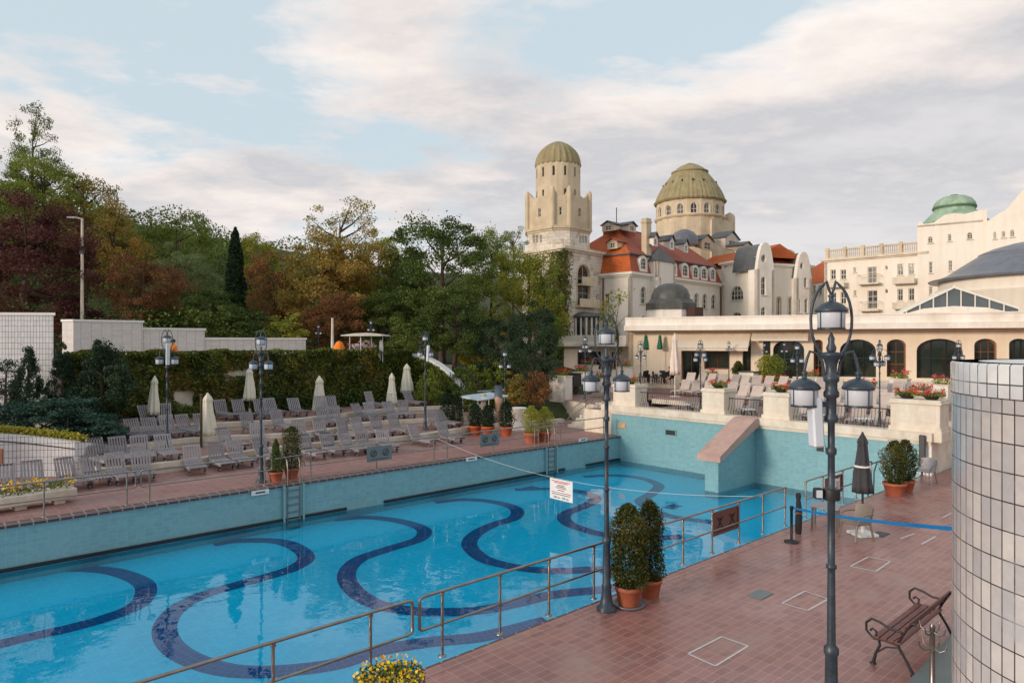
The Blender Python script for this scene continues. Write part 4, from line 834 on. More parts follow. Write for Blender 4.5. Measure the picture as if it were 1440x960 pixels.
def awning(px0, px1, ytop, ybot, out, lab, sag=0, closed=False):
    q0, y0 = hitwall(v2(X0), v2(X1), px0); q1, y1 = hitwall(v2(X0), v2(X1), px1); a = X0+da*q0; b = X0+da*q1; y = (y0+y1)/2; z1 = ZZ(ytop, y); z0 = ZZ(ybot, y-out)
    t = thing('awning', lab, 'awning', W((a+b)/2, z1)); mb = MB(); o = na*out
    p = [Vector(W(a+na*.05, z1)), Vector(W(b+na*.05, z1)), Vector(W(b+o, z0)), Vector(W(a+o, z0))]; mb.face([p[3], p[2], p[1], p[0]]); mb.face([q+Vector((0, 0, .02)) for q in p])
    mb.face([p[3]+Vector((0, 0, -.22)), p[2]+Vector((0, 0, -.22)), p[2], p[3]]); mb.build('canvas', K['awning'], t, world=True)
    mb = MB(); mb.tube([p[3], p[2]], .05, 6); mb.tube([p[0]+na*.1, p[1]+na*.1], .08, 6); mb.tube([p[0]-Vector((0, 0, .5)), p[3]], .03, 5); mb.tube([p[1]-Vector((0, 0, .5)), p[2]], .03, 5); mb.build('frame', K['kerb'], t, world=True)
awning(950, 1056, 470, 489, 1.7, 'wide cream awning pulled out over the dark cafe opening')
awning(1058, 1137, 468.5, 475, .7, 'short scalloped awning rolled in over the two left arches')
# lamps and hooks on the arcade front, round kiosk on its roof
kd = thing('roof_rotunda', 'small white rotunda with a black dome standing on the arcade roof', 'rotunda', Q(945, 60, 6.3)); c = Q(943, 61.5); s_ = 61.5/F
mb = MB(); mb.lathe([(35*s_, 6.3), (35*s_, ZZ(434, 61.5))], 8, (c.x, c.y, 0), sm=False, a0=.2, a1=.2+2*PI); mb.build('wall', K['white_stucco'], kd, world=True)
mb = MB(); mb.lathe([(37*s_, ZZ(436, 61.5)), (37*s_, ZZ(427, 61.5)), (33*s_, ZZ(425, 61.5)), (31*s_, ZZ(421.5, 61.5))], 8, (c.x, c.y, 0), sm=False, a0=.2, a1=.2+2*PI); mb.lathe([(27*s_, ZZ(423, 61.5)), (26.5*s_, ZZ(415, 61.5)), (23*s_, ZZ(407, 61.5)), (16*s_, ZZ(401, 61.5)), (7*s_, ZZ(398.6, 61.5)), (.02, ZZ(398, 61.5))], 32, (c.x, c.y, 0)); mb.build('dome', K['domedark'], kd, world=True)
p = Q(976, 59.5); mb = MB(); mb.box((p.x, p.y, (6.3+ZZ(432, 59))/2), (1.0, 1.2, ZZ(432, 59)-6.3), .5); mb.build('stair_hatch', mat('dark_red_hatch', hexc(70,40,34), .7), kd, world=True)
# glazed gable of the skylight
sg = thing('glass_skylight', 'glazed gable skylight with white bars rising behind the arcade parapet', 'skylight', Q(1345, 52, 6.3)); ya, yb = 51.5, 48.5
G0, G1 = Q(1256, ya), Q(1432, yb); d = (G1-G0).normalized(); n = Vector((d.y, -d.x, 0)); Lg = (G1-G0).length; zA = ZZ(440, 50); zR_ = ZZ(404, 50); z2 = ZZ(430, 49)
mb = MB(); pr = [(0, zA-.3), (Lg, zA-.3), (Lg, z2-.2), (Lg*.5, zR_), (0, zA-.2)]
f = [G0+d*q+Vector((0, 0, z)) for q, z in pr]; bk = -n*7; mb.face(f)
mb.face([f[4], f[3], f[3]+bk, f[4]+bk]); mb.face([f[3], f[2], f[2]+bk, f[3]+bk]); mb.build('glazing', K['skyglass'], sg, world=True)
mb = MB(); o = n*.08
for a, b, r_ in ((f[4], f[3], .13), (f[3], f[2], .13)): mb.bar(a+o, b+o, r_, r_); mb.bar(a+o+bk, b+o+bk, r_, r_)
for k in range(1, 9):
    x = k/9; zt_ = (zA-.2)+(zR_-zA+.2)*min(x, .5)/.5 if x <= .5 else zR_+(z2-.2-zR_)*(x-.5)/.5; b_ = G0+d*Lg*x+o; mb.bar(b_+Vector((0, 0, zA-.3)), b_+Vector((0, 0, zt_)), .07, .07)
for k in range(6):
    for (a, b) in ((f[4], f[3]), (f[3], f[2])): q = bk*(k/5)+Vector((0, 0, .04)); mb.bar(a+q, b+q, .06, .06)
mb.bar(f[3]+Vector((0, 0, .08)), f[3]+bk+Vector((0, 0, .08)), .15, .15); mb.build('glazing_bars', K['wfwhite'], sg, world=True)
mb = MB(); pr = [(Lg*.08, zA-.4), (Lg*.95, zA-.4), (Lg*.95, zA-.05), (Lg*.75, zA+.35), (Lg*.5, zA+.5), (Lg*.25, zA+.35), (Lg*.08, zA-.05)]; ff = [G0+n*.3+d*q+Vector((0, 0, z)) for q, z in pr]; mb.face(ff); mb.face([q-n*.3 for q in ff][::-1]); [mb.face([ff[i], ff[i]-n*.3, ff[(i+1) % 7]-n*.3, ff[(i+1) % 7]]) for i in range(7)]; mb.build('curved_parapet', K['white_stucco'], sg, world=True)
# low annex between the tower and the arcade, with planted ledges
an = thing('terrace_annex', 'low pale building with a dark shopfront under the tower balcony', 'building', Q(840, 60, 1.2))
N0, N1 = Q(793, 62), Q(889, 58.5); facade(an, N0, N1, 0, ZZ(487, 60), [(812, 845, 494, 520, 'r', dict(bars=(2, 1), frame='iron')), (858, 866, 494, 530, 'r')], 'cream', sill=False); facade(an, N0+Vector((1.5, 8, 0)), N0, 0, ZZ(487, 60), [], 'cream')
mb = MB(); d = (N1-N0).normalized(); n = Vector((d.y, -d.x, 0)); a, b = N0+n*.6-d*1, N1+n*.6; z = ZZ(487, 60); mb.bar(W(a, z+.12), W(b, z+.12), 1.8, .22); mb.bar(W(a+n*.6, z+.55), W(b+n*.6, z+.55), .25, .75); mb.bar(W(a-n*3, z+.1), W(b-n*3, z+.1), 6, .2); mb.build('canopy', K['white_stucco'], an, world=True)
# ================================================================ railings
def railing(name, label, pts, z0, posts, h=1.02, r=.026, mids=(.5,), loop=(False, False), m='steel', group=None, foot=True):
    """pts: ground polyline; posts: list of distances along it"""
    pts = [Vector((p[0], p[1], z0)) for p in pts]; t = thing(name, label, 'railing', pts[0], 0, group)
    cum = [0]; [cum.append(cum[-1]+(pts[i+1]-pts[i]).length) for i in range(len(pts)-1)]
    def at(d):
        for i in range(len(pts)-1):
            if d <= cum[i+1] or i == len(pts)-2:
                f = (d-cum[i])/(cum[i+1]-cum[i]); return pts[i].lerp(pts[i+1], f)
    up = Vector((0, 0, 1)); top = [p+up*h for p in pts]; mid = [p+up*h*mids[0] for p in pts]
    mb = MB(); c = .12
    def corner(a, b, end):       # rounded vertical end joining the two rails
        d = (pts[-1]-pts[-2]).normalized() if end else (pts[0]-pts[1]).normalized()
        A, B = (top[-1], mid[-1]) if end else (top[0], mid[0])
        return [A-d*c, A-d*c*.3-up*c*.08, A-up*c*.3, A-up*c, B+up*c, B+up*c*.3, B-d*c*.3+up*c*.08, B-d*c]
    line = list(top)
    if loop[0]: line = [*reversed(corner(0, 0, False))]+line[1:]
    if loop[1]: line = line[:-1]+corner(0, 0, True)
    mb.tube(line, r, 8); mb.build('top_rail', K[m], t, world=True)
    mb = MB(); mb.tube(mid if not (loop[0] or loop[1]) else [mid[0]+(mid[1]-mid[0]).normalized()*c*.98 if loop[0] else mid[0]]+mid[1:-1]+[mid[-1]+(mid[-2]-mid[-1]).normalized()*c*.98 if loop[1] else mid[-1]], r*.85, 8); mb.build('mid_rail', K[m], t, world=True)
    for mm in mids[1:]: mb = MB(); mb.tube([p+up*h*mm for p in pts], r*.7, 6); mb.build('mid_rail', K[m], t, world=True)
    for d in posts:
        p = at(d); mb = MB(); mb.tube([p, p+up*(h-.02)], r*.95, 8)
        if foot: mb.lathe([(.07, 0), (.07, .012), (.04, .03)], 10, p); mb.lathe([(r*1.5, h-.06), (r*1.5, h-.01)], 8, p)
        mb.build('post', K[m], t, world=True)
    return t
TR = 8.93
def s_of(px, t): return ST(RT(px, t))[0]
# pool side, right deck
s_a, s_b = s_of(580, TR), s_of(590, TR)
pl = [s_of(x, TR) for x in (384, 521)]; st0 = -8.0
railing('pool_railing', 'steel pool railing nearest the camera, ending in a rounded loop above the yellow flowers', [P(st0, TR), P(s_a, TR)], 0, [s-st0 for s in [pl[0]-6, pl[0]-4, pl[0]-2]+pl], loop=(False, True), h=1.05)
s_c = s_of(1105, TR); pp = [s_of(x, TR) for x in (622, 703, 772, 835, 892, 960.5, 1001.5, 1039, 1072.6, 1104)]
railing('pool_railing', 'long steel pool railing passing the potted thujas, with a brown sign hung on it', [P(s_b, TR), P(s_c, TR)], 0, [s-s_b for s in pp], loop=(True, False), h=1.05)
s_d, s_e = s_of(1132.5, TR), s_of(1225, TR); pp = [s_of(x, TR) for x in (1133, 1157, 1185, 1204, 1225)]
railing('pool_railing', 'short steel pool railing behind the closed charcoal parasol', [P(s_d, TR), P(s_e, TR)], 0, [s-s_d for s in pp], h=1.05)
# far side of the pool
TL = 23.72
def left_rail(p0, p1, lab, loops, n=None):
    a, b = s_of(p0, TL), s_of(p1, TL); n = n or max(1, round((b-a)/1.75)); ps = [(b-a)*(k+.12)/(n-.76 if n > 1 else 1) for k in range(n)] if n > 1 else [(b-a)/2]
    ps = [.25+(b-a-.5)*k/max(1, n-1) for k in range(n)]; railing('pool_railing', lab, [P(a, TL), P(b, TL)], 0, ps, loop=loops, h=1.02, group=None)
left_rail(-90, 191, 'far side pool railing at the left edge, in front of the concrete flower trough', (False, True))
left_rail(198, 382, 'far side pool railing from the rounded gap to the blue lamp post beside the ladder', (True, True))
left_rail(428, 617, 'far side pool railing with the left grey swimming sign', (True, False))
left_rail(622, 757, 'far side pool railing with the grey swimming sign near the canopy', (False, True))
left_rail(783, 853, 'far side pool railing between the small ladder and the corner stairs', (True, True))
# signs hung on the railings
def rail_sign(px0, px1, t, zc, hh, mname, label, kind):
    a, b = RT(px0, t), RT(px1, t); c = (a+b)/2; w_ = (b-a).length; th = thing('railing_sign', label, 'sign', (c.x, c.y, zc), ANG, 'signs hung on the pool railings')
    side = -1 if t > 15 else -1
    mb = MB(); mb.box((0, 0, 0), (w_, .02, hh), bev=.005); mb.build('plate', K[mname], th)
    for k, x in enumerate((-w_*.24, w_*.24)):
        mb = MB(); y = -.016; m = 0
        if kind == 'swim':   # ring with swimmer and wave
            mb.tube([(x+.13*cos(a_), y, .03+.13*sin(a_)) for a_ in [2*PI*q/16 for q in range(16)]], .012, 5, closed=True)
            mb.sphere((x+.05, y, .07), .03, 6); mb.bar((x-.08, y, .0), (x+.04, y, .05), .012, .03); mb.tube([(x-.1+.02*q, y, -.05+.015*sin(q*1.3)) for q in range(11)], .009, 4)
        else:                # crossed strokes over a small figure
            mb.bar((x-.12, y, -.12), (x+.12, y, .14), .012, .025); mb.bar((x-.12, y, .14), (x+.12, y, -.12), .012, .025); mb.sphere((x, y, .1), .028, 6)
        mb.build('pictogram', K['ink'] if mname == 'signgrey' else K['black'], th)
    mb = MB(); mb.box((0, -.015, -hh*.36), (w_*.7, .006, .02)); mb.build('text_line', K['ink'], th)
rail_sign(516, 551, TL-.03, .62, .58, 'signgrey', 'grey plate with two round swimming pictograms, left of the two on the far railing', 'swim')
rail_sign(675, 702, TL-.03, .62, .58, 'signgrey', 'grey plate with pictograms on the far railing below the white canopy', 'swim')
rail_sign(1002.5, 1038, TR+.03, .66, .58, 'signbrown', 'brown plate with two crossed pictograms on the near railing', 'x')
rail_sign(1160, 1184, TR+.03, .66, .55, 'signbrown', 'brown plate on the railing behind the tall lamp post', 'x')
p = RT(1177, TR-.06); t = thing('paper_notice', 'white paper notice with a black clip hung on the railing beside the tall lamp', 'notice', (p.x, p.y, .48), ANG)
mb = MB(); mb.box((0, -.01, .1), (.34, .008, .62), bev=.003); mb.build('sheet', K['white'], t); mb = MB()
for k in range(7): mb.box((0, -.018, .28-.07*k), (.22-.03*(k % 2), .004, .022))
mb.build('printed_lines', K['ink'], t); mb = MB(); mb.box((0, -.02, .43), (.1, .03, .05)); mb.build('clip', K['black'], t)
# ================================================================ ladders
def ladder(px0, px1, lab):
    a, b = s_of(px0, 23.4), s_of(px1, 23.4); s = (a+b)/2; w_ = .46; o = P(s, 23.4, 0); t = thing('pool_ladder', lab, 'ladder', o, ANG, 'ladders on the far pool wall')
    for sg in (-1, 1):
        mb = MB(); x = sg*w_/2; mb.tube([(x, .62, 0), (x, .60, .55), (x, .48, .82), (x, .30, .95), (x, .12, .93), (x, -.02, .80), (x, -.07, .5), (x, -.07, -1.9)], .022, 8); mb.build('stringer', K['steel'], t)
    for k in range(7): mb = MB(); mb.box((0, -.09, -.22-.26*k), (w_, .09, .03), bev=.006); mb.build('rung', K['signgrey'], t)
    mb = MB(); mb.box((0, -.036, -.75), (.66, .02, 1.3)); mb.box((-.36, -.06, -.72), (.07, .10, 1.36)); mb.box((.36, -.06, -.72), (.07, .10, 1.36)); mb.build('recess_frame', K['teal'], t)
    mb = MB(); mb.tube([(-.62, .1, .92), (.62, .1, .98)], .02, 6); mb.build('chain_bar', K['steel'], t); return t
ladder(399, 425, 'pool ladder with curved handrails below the two potted shrubs on the far wall'); ladder(768, 781, 'distant pool ladder near the corner of the far wall')
p = RT(1236, TR+.1); t = thing('pool_ladder', 'curved steel handrails of the ladder beside the potted shrubs on the near side', 'ladder', (p.x, p.y, 0), ANG)
for sg in (-1, 1):
    mb = MB(); x = sg*.25; mb.tube([(x, -.5, 0), (x, -.5, .5), (x, -.35, .85), (x, -.1, .98), (x, .15, .85), (x, .25, .5), (x, .28, -1.4)], .024, 8); mb.tube([(x, -.32, 0), (x, -.3, .4), (x, -.1, .72)], .02, 6); mb.build('handrail', K['lampblue'], t)
# ================================================================ lamps
def make_lamp(label, loc, sc=1.0, rz=0, H=5.56, arms=2, speaker=None, group='ornate lamp posts', flood=False, col='lampblue'):
    t = thing('street_lamp', label, 'lamp', loc, rz, group, sc); zr = H-.90; z0 = .0
    mb = MB(); mb.lathe([(.19, 0), (.19, .05), (.13, .10), (.105, .25), (.085, .40), (.10, .44), (.078, .50), (.066, 1.25), (.082, 1.28), (.082, 1.34), (.052, 1.38)], 14); mb.build('base', K[col], t)
    mb = MB(); pr = [(.048, 1.38), (.042, 2.2)]
    for z in (2.25, 3.05): pr += [(.041, z), (.058, z+.01), (.058, z+.05), (.040, z+.06)]
    pr += [(.038, H-2.0), (.058, H-1.98), (.058, H-1.92), (.038, H-1.9), (.038, zr-.72), (.075, zr-.70), (.075, zr-.66), (.055, zr-.62), (.055, zr-.44), (.085, zr-.42), (.085, zr-.37), (.065, zr-.34), (.065, zr-.26), (.085, zr-.24), (.085, zr-.19), (.06, zr-.15), (.062, zr-.06), (.08, zr-.0), (.12, zr+.05), (.125, zr+.08), (.03, zr+.1)]
    mb.lathe(pr, 14); mb.build('pole', K[col], t)
    # oval hoop open at the top with a dipped scroll
    mb = MB(); pts = []
    rx, rz_ = .225, .44; cz = zr+.46
    for k in range(25):
        a = R(-90+ (k-12)*13.2); pts.append((rx*1.02*cos(a) if True else 0, 0, cz+rz_*sin(a)))
    dip = [(pts[0][0]*.62, 0, cz+rz_*1.02), (pts[0][0]*.3, 0, cz+rz_*.80), (0, 0, cz+rz_*.66), (pts[-1][0]*.3, 0, cz+rz_*.80), (pts[-1][0]*.62, 0, cz+rz_*1.02)]
    q = pts+[tuple(dip[-1]), tuple(dip[3]), tuple(dip[2]), tuple(dip[1]), tuple(dip[0])]
    mb.tube([Vector(v) for v in q], .017, 8, closed=True); mb.build('hoop', K[col], t)
    mb = MB(); mb.lathe([(.05, 0), (.06, .04), (.035, .1), (.04, .15), (.01, .22)], 8, (0, 0, zr+.1)); mb.build('finial', K[col], t)
    def lantern(x, y, zt):     # zt: top of the cap
        mb = MB(); mb.lathe([(.11, zt-.345), (.146, zt-.335), (.150, zt-.13)], 14, (x, y, 0)); ln = mb.build('lantern', K['frost'], t)
        mb = MB(); mb.lathe([(.165, zt-.15), (.178, zt-.135), (.172, zt-.115), (.15, zt-.085), (.11, zt-.05), (.05, zt-.025), (.03, zt-.02), (.025, zt+.02), (.04, zt+.04), (.01, zt+.07)], 20, (x, y, 0)); mb.build('cap', K[col], ln)
        mb = MB(); [mb.bar((x+.150*cos(a), y+.150*sin(a), zt-.34), (x+.152*cos(a), y+.152*sin(a), zt-.13), .01, .01) for a in (PI/2*k+.4 for k in range(4))]; mb.lathe([(.150, zt-.35), (.154, zt-.335), (.149, zt-.325)], 14, (x, y, 0)); mb.build('cage', K[col], ln)
    lantern(0, 0, H-.20)
    for k in range(arms):
        a = PI*k if arms == 2 else 2*PI*k/arms; dx, dy = cos(a), sin(a); dz = 0 if arms == 2 else (.25 if k % 2 else -.1); lx = .30 if arms == 2 else .42
        mb = MB(); za = zr-.05+dz; mb.tube([(dx*.07, dy*.07, za-.18), (dx*.10, dy*.10, za+.03), (dx*.16, dy*.16, za+.13), (dx*.24, dy*.24, za+.15), (dx*(lx-.03), dy*(lx-.03), za+.07), (dx*lx, dy*lx, za-.06), (dx*lx, dy*lx, za-.16)], .017, 7); mb.build('arm', K[col], t)
        lantern(dx*lx, dy*lx, za-.14)
    if speaker:
        ax, zc, ln = speaker; mb = MB(); x, y = .19*cos(ax), .19*sin(ax)
        T = Matrix.Translation((x, y, zc)) @ Matrix.Rotation(ax, 4, 'Z') @ Matrix.Rotation(R(3), 4, 'Y'); mb.box(None, (.13, .15, ln), mat=T, bev=.02); sp_ = mb.build('loudspeaker', K['frost'], t)
        mb = MB(); mb.bar((0, 0, zc+ln*.35), (x, y, zc+ln*.35), .06, .06); mb.build('bracket', K[col], sp_)
    if flood:
        mb = MB(); mb.box((-.22, -.05, 3.05), (.13, .10, .14), bev=.02); mb.bar((-.2, -.05, 3.05), (0, 0, 3.05), .03, .03); mb.lathe([(.09, 3.0), (.09, 3.12)], 10); mb.build('floodlight', K['black'], t)
    return t
def base_at(px, py, z=0): return G(px, py, z)
near = Q(1169, 8.2, 0); make_lamp('tall blue grey lamp post nearest the camera, with a loudspeaker under its left lantern', near, 1.04, R(-5), speaker=(R(190), 3.95, .58))
# floodlight clamp and cable on the near post
t = thing('clamped_floodlight', 'small black floodlight clamped to the near lamp post above the blue tape', 'floodlight', (near.x, near.y, ZZ(695, 8.2)), 0)
mb = MB(); mb.box((-.17, -.02, .02), (.10, .08, .13), bev=.015); mb.build('housing', K['black'], t); mb = MB(); mb.box((-.17, -.062, .02), (.07, .01, .09)); mb.build('lens', K['frost'], t)
mb = MB(); mb.bar((-.13, 0, .01), (0, 0, 0), .025, .025); mb.lathe([(.095, -.06), (.1, -.04), (.1, .05), (.095, .07)], 12); mb.build('clamp', K['black'], t)
make_lamp('blue grey lamp post standing beside the potted thujas at the near railing', G(853, 857, 0), 1.0, R(8))
make_lamp('blue grey lamp post on the far deck beside the ladder shrubs', G(367, 678, 0), .985, R(-10))
make_lamp('blue grey lamp post among the front row loungers with a white loudspeaker', G(235, 652, 0), 1.0, R(5), speaker=(R(-60), 4.55, .9))
make_lamp('lamp post with loudspeaker at the right end of the stepped sun terrace', RT(598, 30.2, .35), .95, R(0), speaker=(R(-30), 4.3, .9))
for i, (px, d, ytop) in enumerate(((448, 50, 455), (522, 50, 449), (622, 52, 454))):
    q = Q(px, d, 3.4); make_lamp(['slim three lantern lamp left of the pale pole on the promenade', 'three lantern lamp behind the promenade kiosk', 'three lantern lamp behind the white stair parapet'][i], q, (ZZ(ytop, d)-3.4)/5.56, R(6), group='lamp posts on the promenade')
make_lamp('lamp post in front of the dark shrubs between the canopy and the corner stairs', Q(710, 42, 0), (ZZ(490, 42))/5.56*1.0, R(3), group='lamp posts on the promenade')
def tl(px, ytop, s, z, lab, arms=2, ro=0): q = RS(px, s, z); make_lamp(lab, q, (ZZ(ytop, q.y)-z)/5.56 if ytop else .72, ro, arms=arms, group='small lamp posts on the upper terrace')
tl(901, 479, 29.9, 1.27, 'small lamp post left of the dark litter bin on the terrace railing'); tl(985, 478, 29.9, 1.27, 'cluster lamp post just left of the second planter pier', 4, .4); tl(1237, 478, 29.9, 1.27, 'cluster lamp post left of the widest planter pier', 4, .7)
tl(1121, 480, 31.2, 1.27, 'small lamp post between the third pier and the tall near lamp'); tl(1348, 478, 38, 1.55, 'small lamp post rising behind the tiled cylinder'); tl(1025, 479, 46, 2.2, 'distant lamp post in front of the cafe awning'); tl(1103, 480, 46, 2.2, 'distant white lamp post in front of the wide left arch'); tl(1075, 481, 45, 2.2, 'distant lamp post by the narrow opening beside the awning')
tl(823, 470, 33.5, 1.27, 'cluster lamp post above the corner stairs', 4, .2)
# street lights behind the trees
def street_light(px, d, ytop, z0, lab, lean=-1, head=True):
    q = Q(px, d, z0); H = ZZ(ytop, d)-z0; t = thing('street_light', lab, 'street light', q); mb = MB(); mb.lathe([(.13, 0), (.12, 1), (.07, H)], 10); mb.build('pole', K['kerb'], t)
    if head:
        mb = MB(); mb.tube([(0, 0, H-.05), (lean*.3, 0, H+.03), (lean*.55, 0, H+.05)], .045, 8); mb.build('arm', K['kerb'], t); mb = MB(); mb.box((lean*.7, 0, H+.05), (.55, .22, .1), bev=.03); mb.build('lamp_head', K['white'], t)
        mb = MB(); mb.box((0, 0, H*.78), (.26, .2, .4)); mb.build('junction_box', K['iron'], t)
street_light(115.5, 45, 307, 3.4, 'tall white street light rising in front of the maroon tree'); street_light(467.5, 47, 447, 3.4, 'plain pale pole beside the orange cloth on the promenade', head=False)
# ================================================================ sun loungers
def make_lounger(label, group, fabric=False, back=(-.34, .96)):
    t = thing('sun_lounger', label, 'lounger', (0, 0, 0), 0, group); W_ = .64; m = K['plastic_b'] if fabric else K['plastic']
    def panel(p0, p1, n, cross):      # slatted panel between two heights in the xz plane
        mb = MB(); p0, p1 = Vector(p0), Vector(p1); d = p1-p0; up = Vector((0, 1, 0)).cross(d).normalized(); th_ = .028
        def slat(y0, y1, f0, f1):
            a, b = p0+d*f0, p0+d*f1; q = [a+Vector((0, y0, 0)), b+Vector((0, y0, 0)), b+Vector((0, y1, 0)), a+Vector((0, y1, 0))]; o = up*th_
            mb.raw([v-o/2 for v in q]+[v+o/2 for v in q], [(0, 1, 2, 3), (7, 6, 5, 4), (0, 4, 5, 1), (1, 5, 6, 2), (2, 6, 7, 3), (3, 7, 4, 0)])
        if fabric: slat(-W_/2, W_/2, 0, 1)
        else:
            slat(-W_/2, -W_/2+.06, 0, 1); slat(W_/2-.06, W_/2, 0, 1)
            for k in range(n): y = -W_/2+.07+(W_-.14)*(k+.5)/n; slat(y-.030, y+.030, .0, 1.0)
            for f in cross: slat(-W_/2+.05, W_/2-.05, max(0, f-.045), min(1, f+.045))
        return mb
    mb = panel((0, 0, .34), (back[0], 0, back[1]), 5, (.03, .94)); mb.build('backrest', m, t)
    mb = panel((.0, 0, .33), (1.28, 0, .30), 5, (.02, .33, .66, .97)); mb.bar((0, -W_/2+.02, .27), (1.28, -W_/2+.02, .25), .04, .09); mb.bar((0, W_/2-.02, .27), (1.28, W_/2-.02, .25), .04, .09); mb.build('seat', m, t)
    for y in (-W_/2+.05, W_/2-.05):
        mb = MB(); mb.bar((.18, y, .28), (-.1, y, .0), .045, .05); mb.build('leg', m, t); mb = MB(); mb.bar((-.02, y, .28), (-.22, y, .62), .03, .03); mb.build('backrest_strut', m, t)
        mb = MB(); mb.bar((.95, y, .26), (1.12, y, .02), .045, .05); mb.build('leg', m, t)
        mb = MB(); mb.tube([(1.02, y-.03, .085), (1.02, y+.03, .085)], .085, 12); mb.build('wheel', K['dark'], t)
    return t
proto = make_lounger('x', 'grey loungers on the stepped sun terrace'); pused = False
protos = [make_lounger('x', 'grey loungers on the stepped sun terrace', back=b_) for b_ in ((-.42, .92), (-.28, .99))]; pnext = {0: False, 1: False}
cent = [(5,667),(46,662),(94,657),(129,652),(161,650),(199,646),(141,631),(170,630),(200,625),(246,626),(269,637),(302,632),(332,630),(330,614),(192,600),(219,600),(247,599),(270,597),(308,602),(226,583),(244,581),(312,571),(330,571),(355,590),(367,570),(382,567),(415,567),(392,586),(467,567),(487,567),(536,560),(512,575),(531,576),(487,586),(506,586),(589,557),(576,575),(596,575),(540,595),(561,592),(369,607),(370,627),(439,604),(465,601),(497,599),(431,621),(462,617),(489,616),(510,612),(540,612),(565,606),(582,605),(625,587),(645,586),(625,602)]
rows = {0: [], 1: [], 2: [], 3: []}
rng = random.Random(3)
for (px, py) in cent:
    for l in range(4):
        z = .35*l; y = (EYE-z-.66)*F/(py-480); t_ = y*(V.x*(px-720)/F+V.y); s_ = y*(U.x*(px-720)/F+U.y)
        hi = (TB[l](s_)+.0) if l < 3 else 99
        if t_ < hi or l == 3: break
    lo = (TB[l-1](s_)+1.45) if l > 0 else 24.9
    if l == 0 and s_ < 5: hi = 99
    t_ = max(lo, min(t_, hi-.25 if l < 3 else 38.3)) if l else min(t_, hi-.3)
    rows[l].append((px, s_, t_, z))
names = ['poolside level of the sun deck', 'first step of the sun terrace', 'second step of the sun terrace', 'top step under the ivy wall']
for l in range(4):
    rows[l].sort(); last = []
    for i, (px, s_, t_, z) in enumerate(rows[l]):
        for (s2, t2) in last:
            if abs(s2-s_) < .72 and abs(t2-t_) < 1.5: s_ = s2+.74
        last.append((s_, t_))
        lab = 'grey slatted lounger, %s from the left on the %s' % (ORD[i], names[l])
        rz = math.atan2(-V.y, -V.x)+rng.uniform(-.24, .28)
        if proto is not None and not pused: proto.location = P(s_, t_, z+.006); proto.rotation_euler = (0, 0, rz); proto['label'] = lab; pused = True
        else:
            c_ = rng.choice((0, 1, 2))
            if c_ < 2 and not pnext[c_]: o = protos[c_]; o.location = P(s_, t_, z+.006); o.rotation_euler = (0, 0, rz); o['label'] = lab; pnext[c_] = True
            else: dup(proto if c_ == 2 else protos[c_], P(s_, t_, z+.006), rz, lab)
fab = make_lounger('x', 'beige loungers on the upper terrace', True); fused = False
rr_ = [(32.6, 1.27, 985, 1335, 'row just behind the railing'), (36.5, 1.55, 1035, 1335, 'second row of the upper terrace'), (38.9, 1.55, 955, 1335, 'third row of the upper terrace'), (42.4, 1.85, 962, 1335, 'fourth row of the upper terrace')]
rng = random.Random(11)
for (s_, z, x0, x1, nm) in rr_:
    t1, t0 = ST(RS(x0, s_))[1], ST(RS(x1, s_))[1]; t0 = max(t0, 9.6); n = int((t1-t0)/.86)
    for i in range(n):
        tt = t1-.86*(i+.5); 
        if s_ == 32.6 and i % 7 == 4: continue
        lab = 'beige fabric lounger, %s from the left in the %s' % (ORD[i], nm); rz = math.atan2(-U.y, -U.x)+rng.uniform(-.2, .2)
        pos = P(s_+rng.uniform(-.15, .15), tt, z+.006)
        if not fused: fab.location = pos; fab.rotation_euler = (0, 0, rz); fab['label'] = lab; fused = True
        else: dup(fab, pos, rz, lab)
# ================================================================ parasols
def parasol(loc, label, top, z_b, w_, m, name='parasol', base=True, tie=None, group=None, lean=0, polem='steel', basem='kerb', sq=1.0, skirt=1.0):
    t = thing(name, label, 'parasol', loc, random.uniform(0, 3), group); r = w_/2; h = top-z_b
    prof = [(r*.5, z_b+.03*h), (r*1.0*skirt, z_b), (r*.96, z_b+.12*h), (r*.86, z_b+.32*h), (r*.66, z_b+.55*h), (r*.52, z_b+.74*h), (r*.50, z_b+.80*h), (r*.58, z_b+.82*h), (r*.42, z_b+.89*h), (r*.14, z_b+.97*h), (.02, top)]
    mb = MB(); mb.lathe(prof, 48, mod=lambda a, z: 1+.15*sin(a*7+z*1.2)+.07*sin(a*3+z*4), sm=True); o = mb.build('canopy', m, t)
    mb = MB(); mb.lathe([(.028, .0), (.028, z_b+.3)], 8); mb.build('pole', K[polem], t)
    if base: mb = MB(); mb.box((0, 0, .04), (.55, .55, .07), bev=.01); mb.lathe([(.05, .07), (.045, .35)], 8); mb.build('base', K[basem], t)
    if tie: mb = MB(); mb.lathe([(r*.96, z_b+h*tie), (r*.99, z_b+h*(tie+.015)), (r*.96, z_b+h*(tie+.03))], 16); mb.build('tie_strap', K['white'], t)
    if lean: t.rotation_euler[1] = lean
    return t
def PT_(px, t, z, ytop, ybot, w_px, lab, grp='closed cream parasols on the sun terrace', m='canvas', tie=None, **k):
    q = RT(px, t, z); zt_, zb_ = ZZ(ytop, q.y)-z, ZZ(ybot, q.y)-z; return parasol(q, lab, zt_, zb_, w_px/F*q.y, K[m], group=grp, tie=tie, **k)
PT_(215, 36.2, 1.05, 528, 583, 15, 'closed cream parasol at the left end of the terrace, with a second pole behind', lean=.04)
PT_(292, 32.6, .7, 552, 612, 22, 'widest closed cream parasol, beside a bare wooden post')
PT_(351, 37.6, 1.05, 516, 563, 16, 'closed cream parasol under the left arm of the blue lamp')
PT_(449, 36.6, 1.05, 528, 580, 19, 'closed cream parasol in the middle of the terrace')
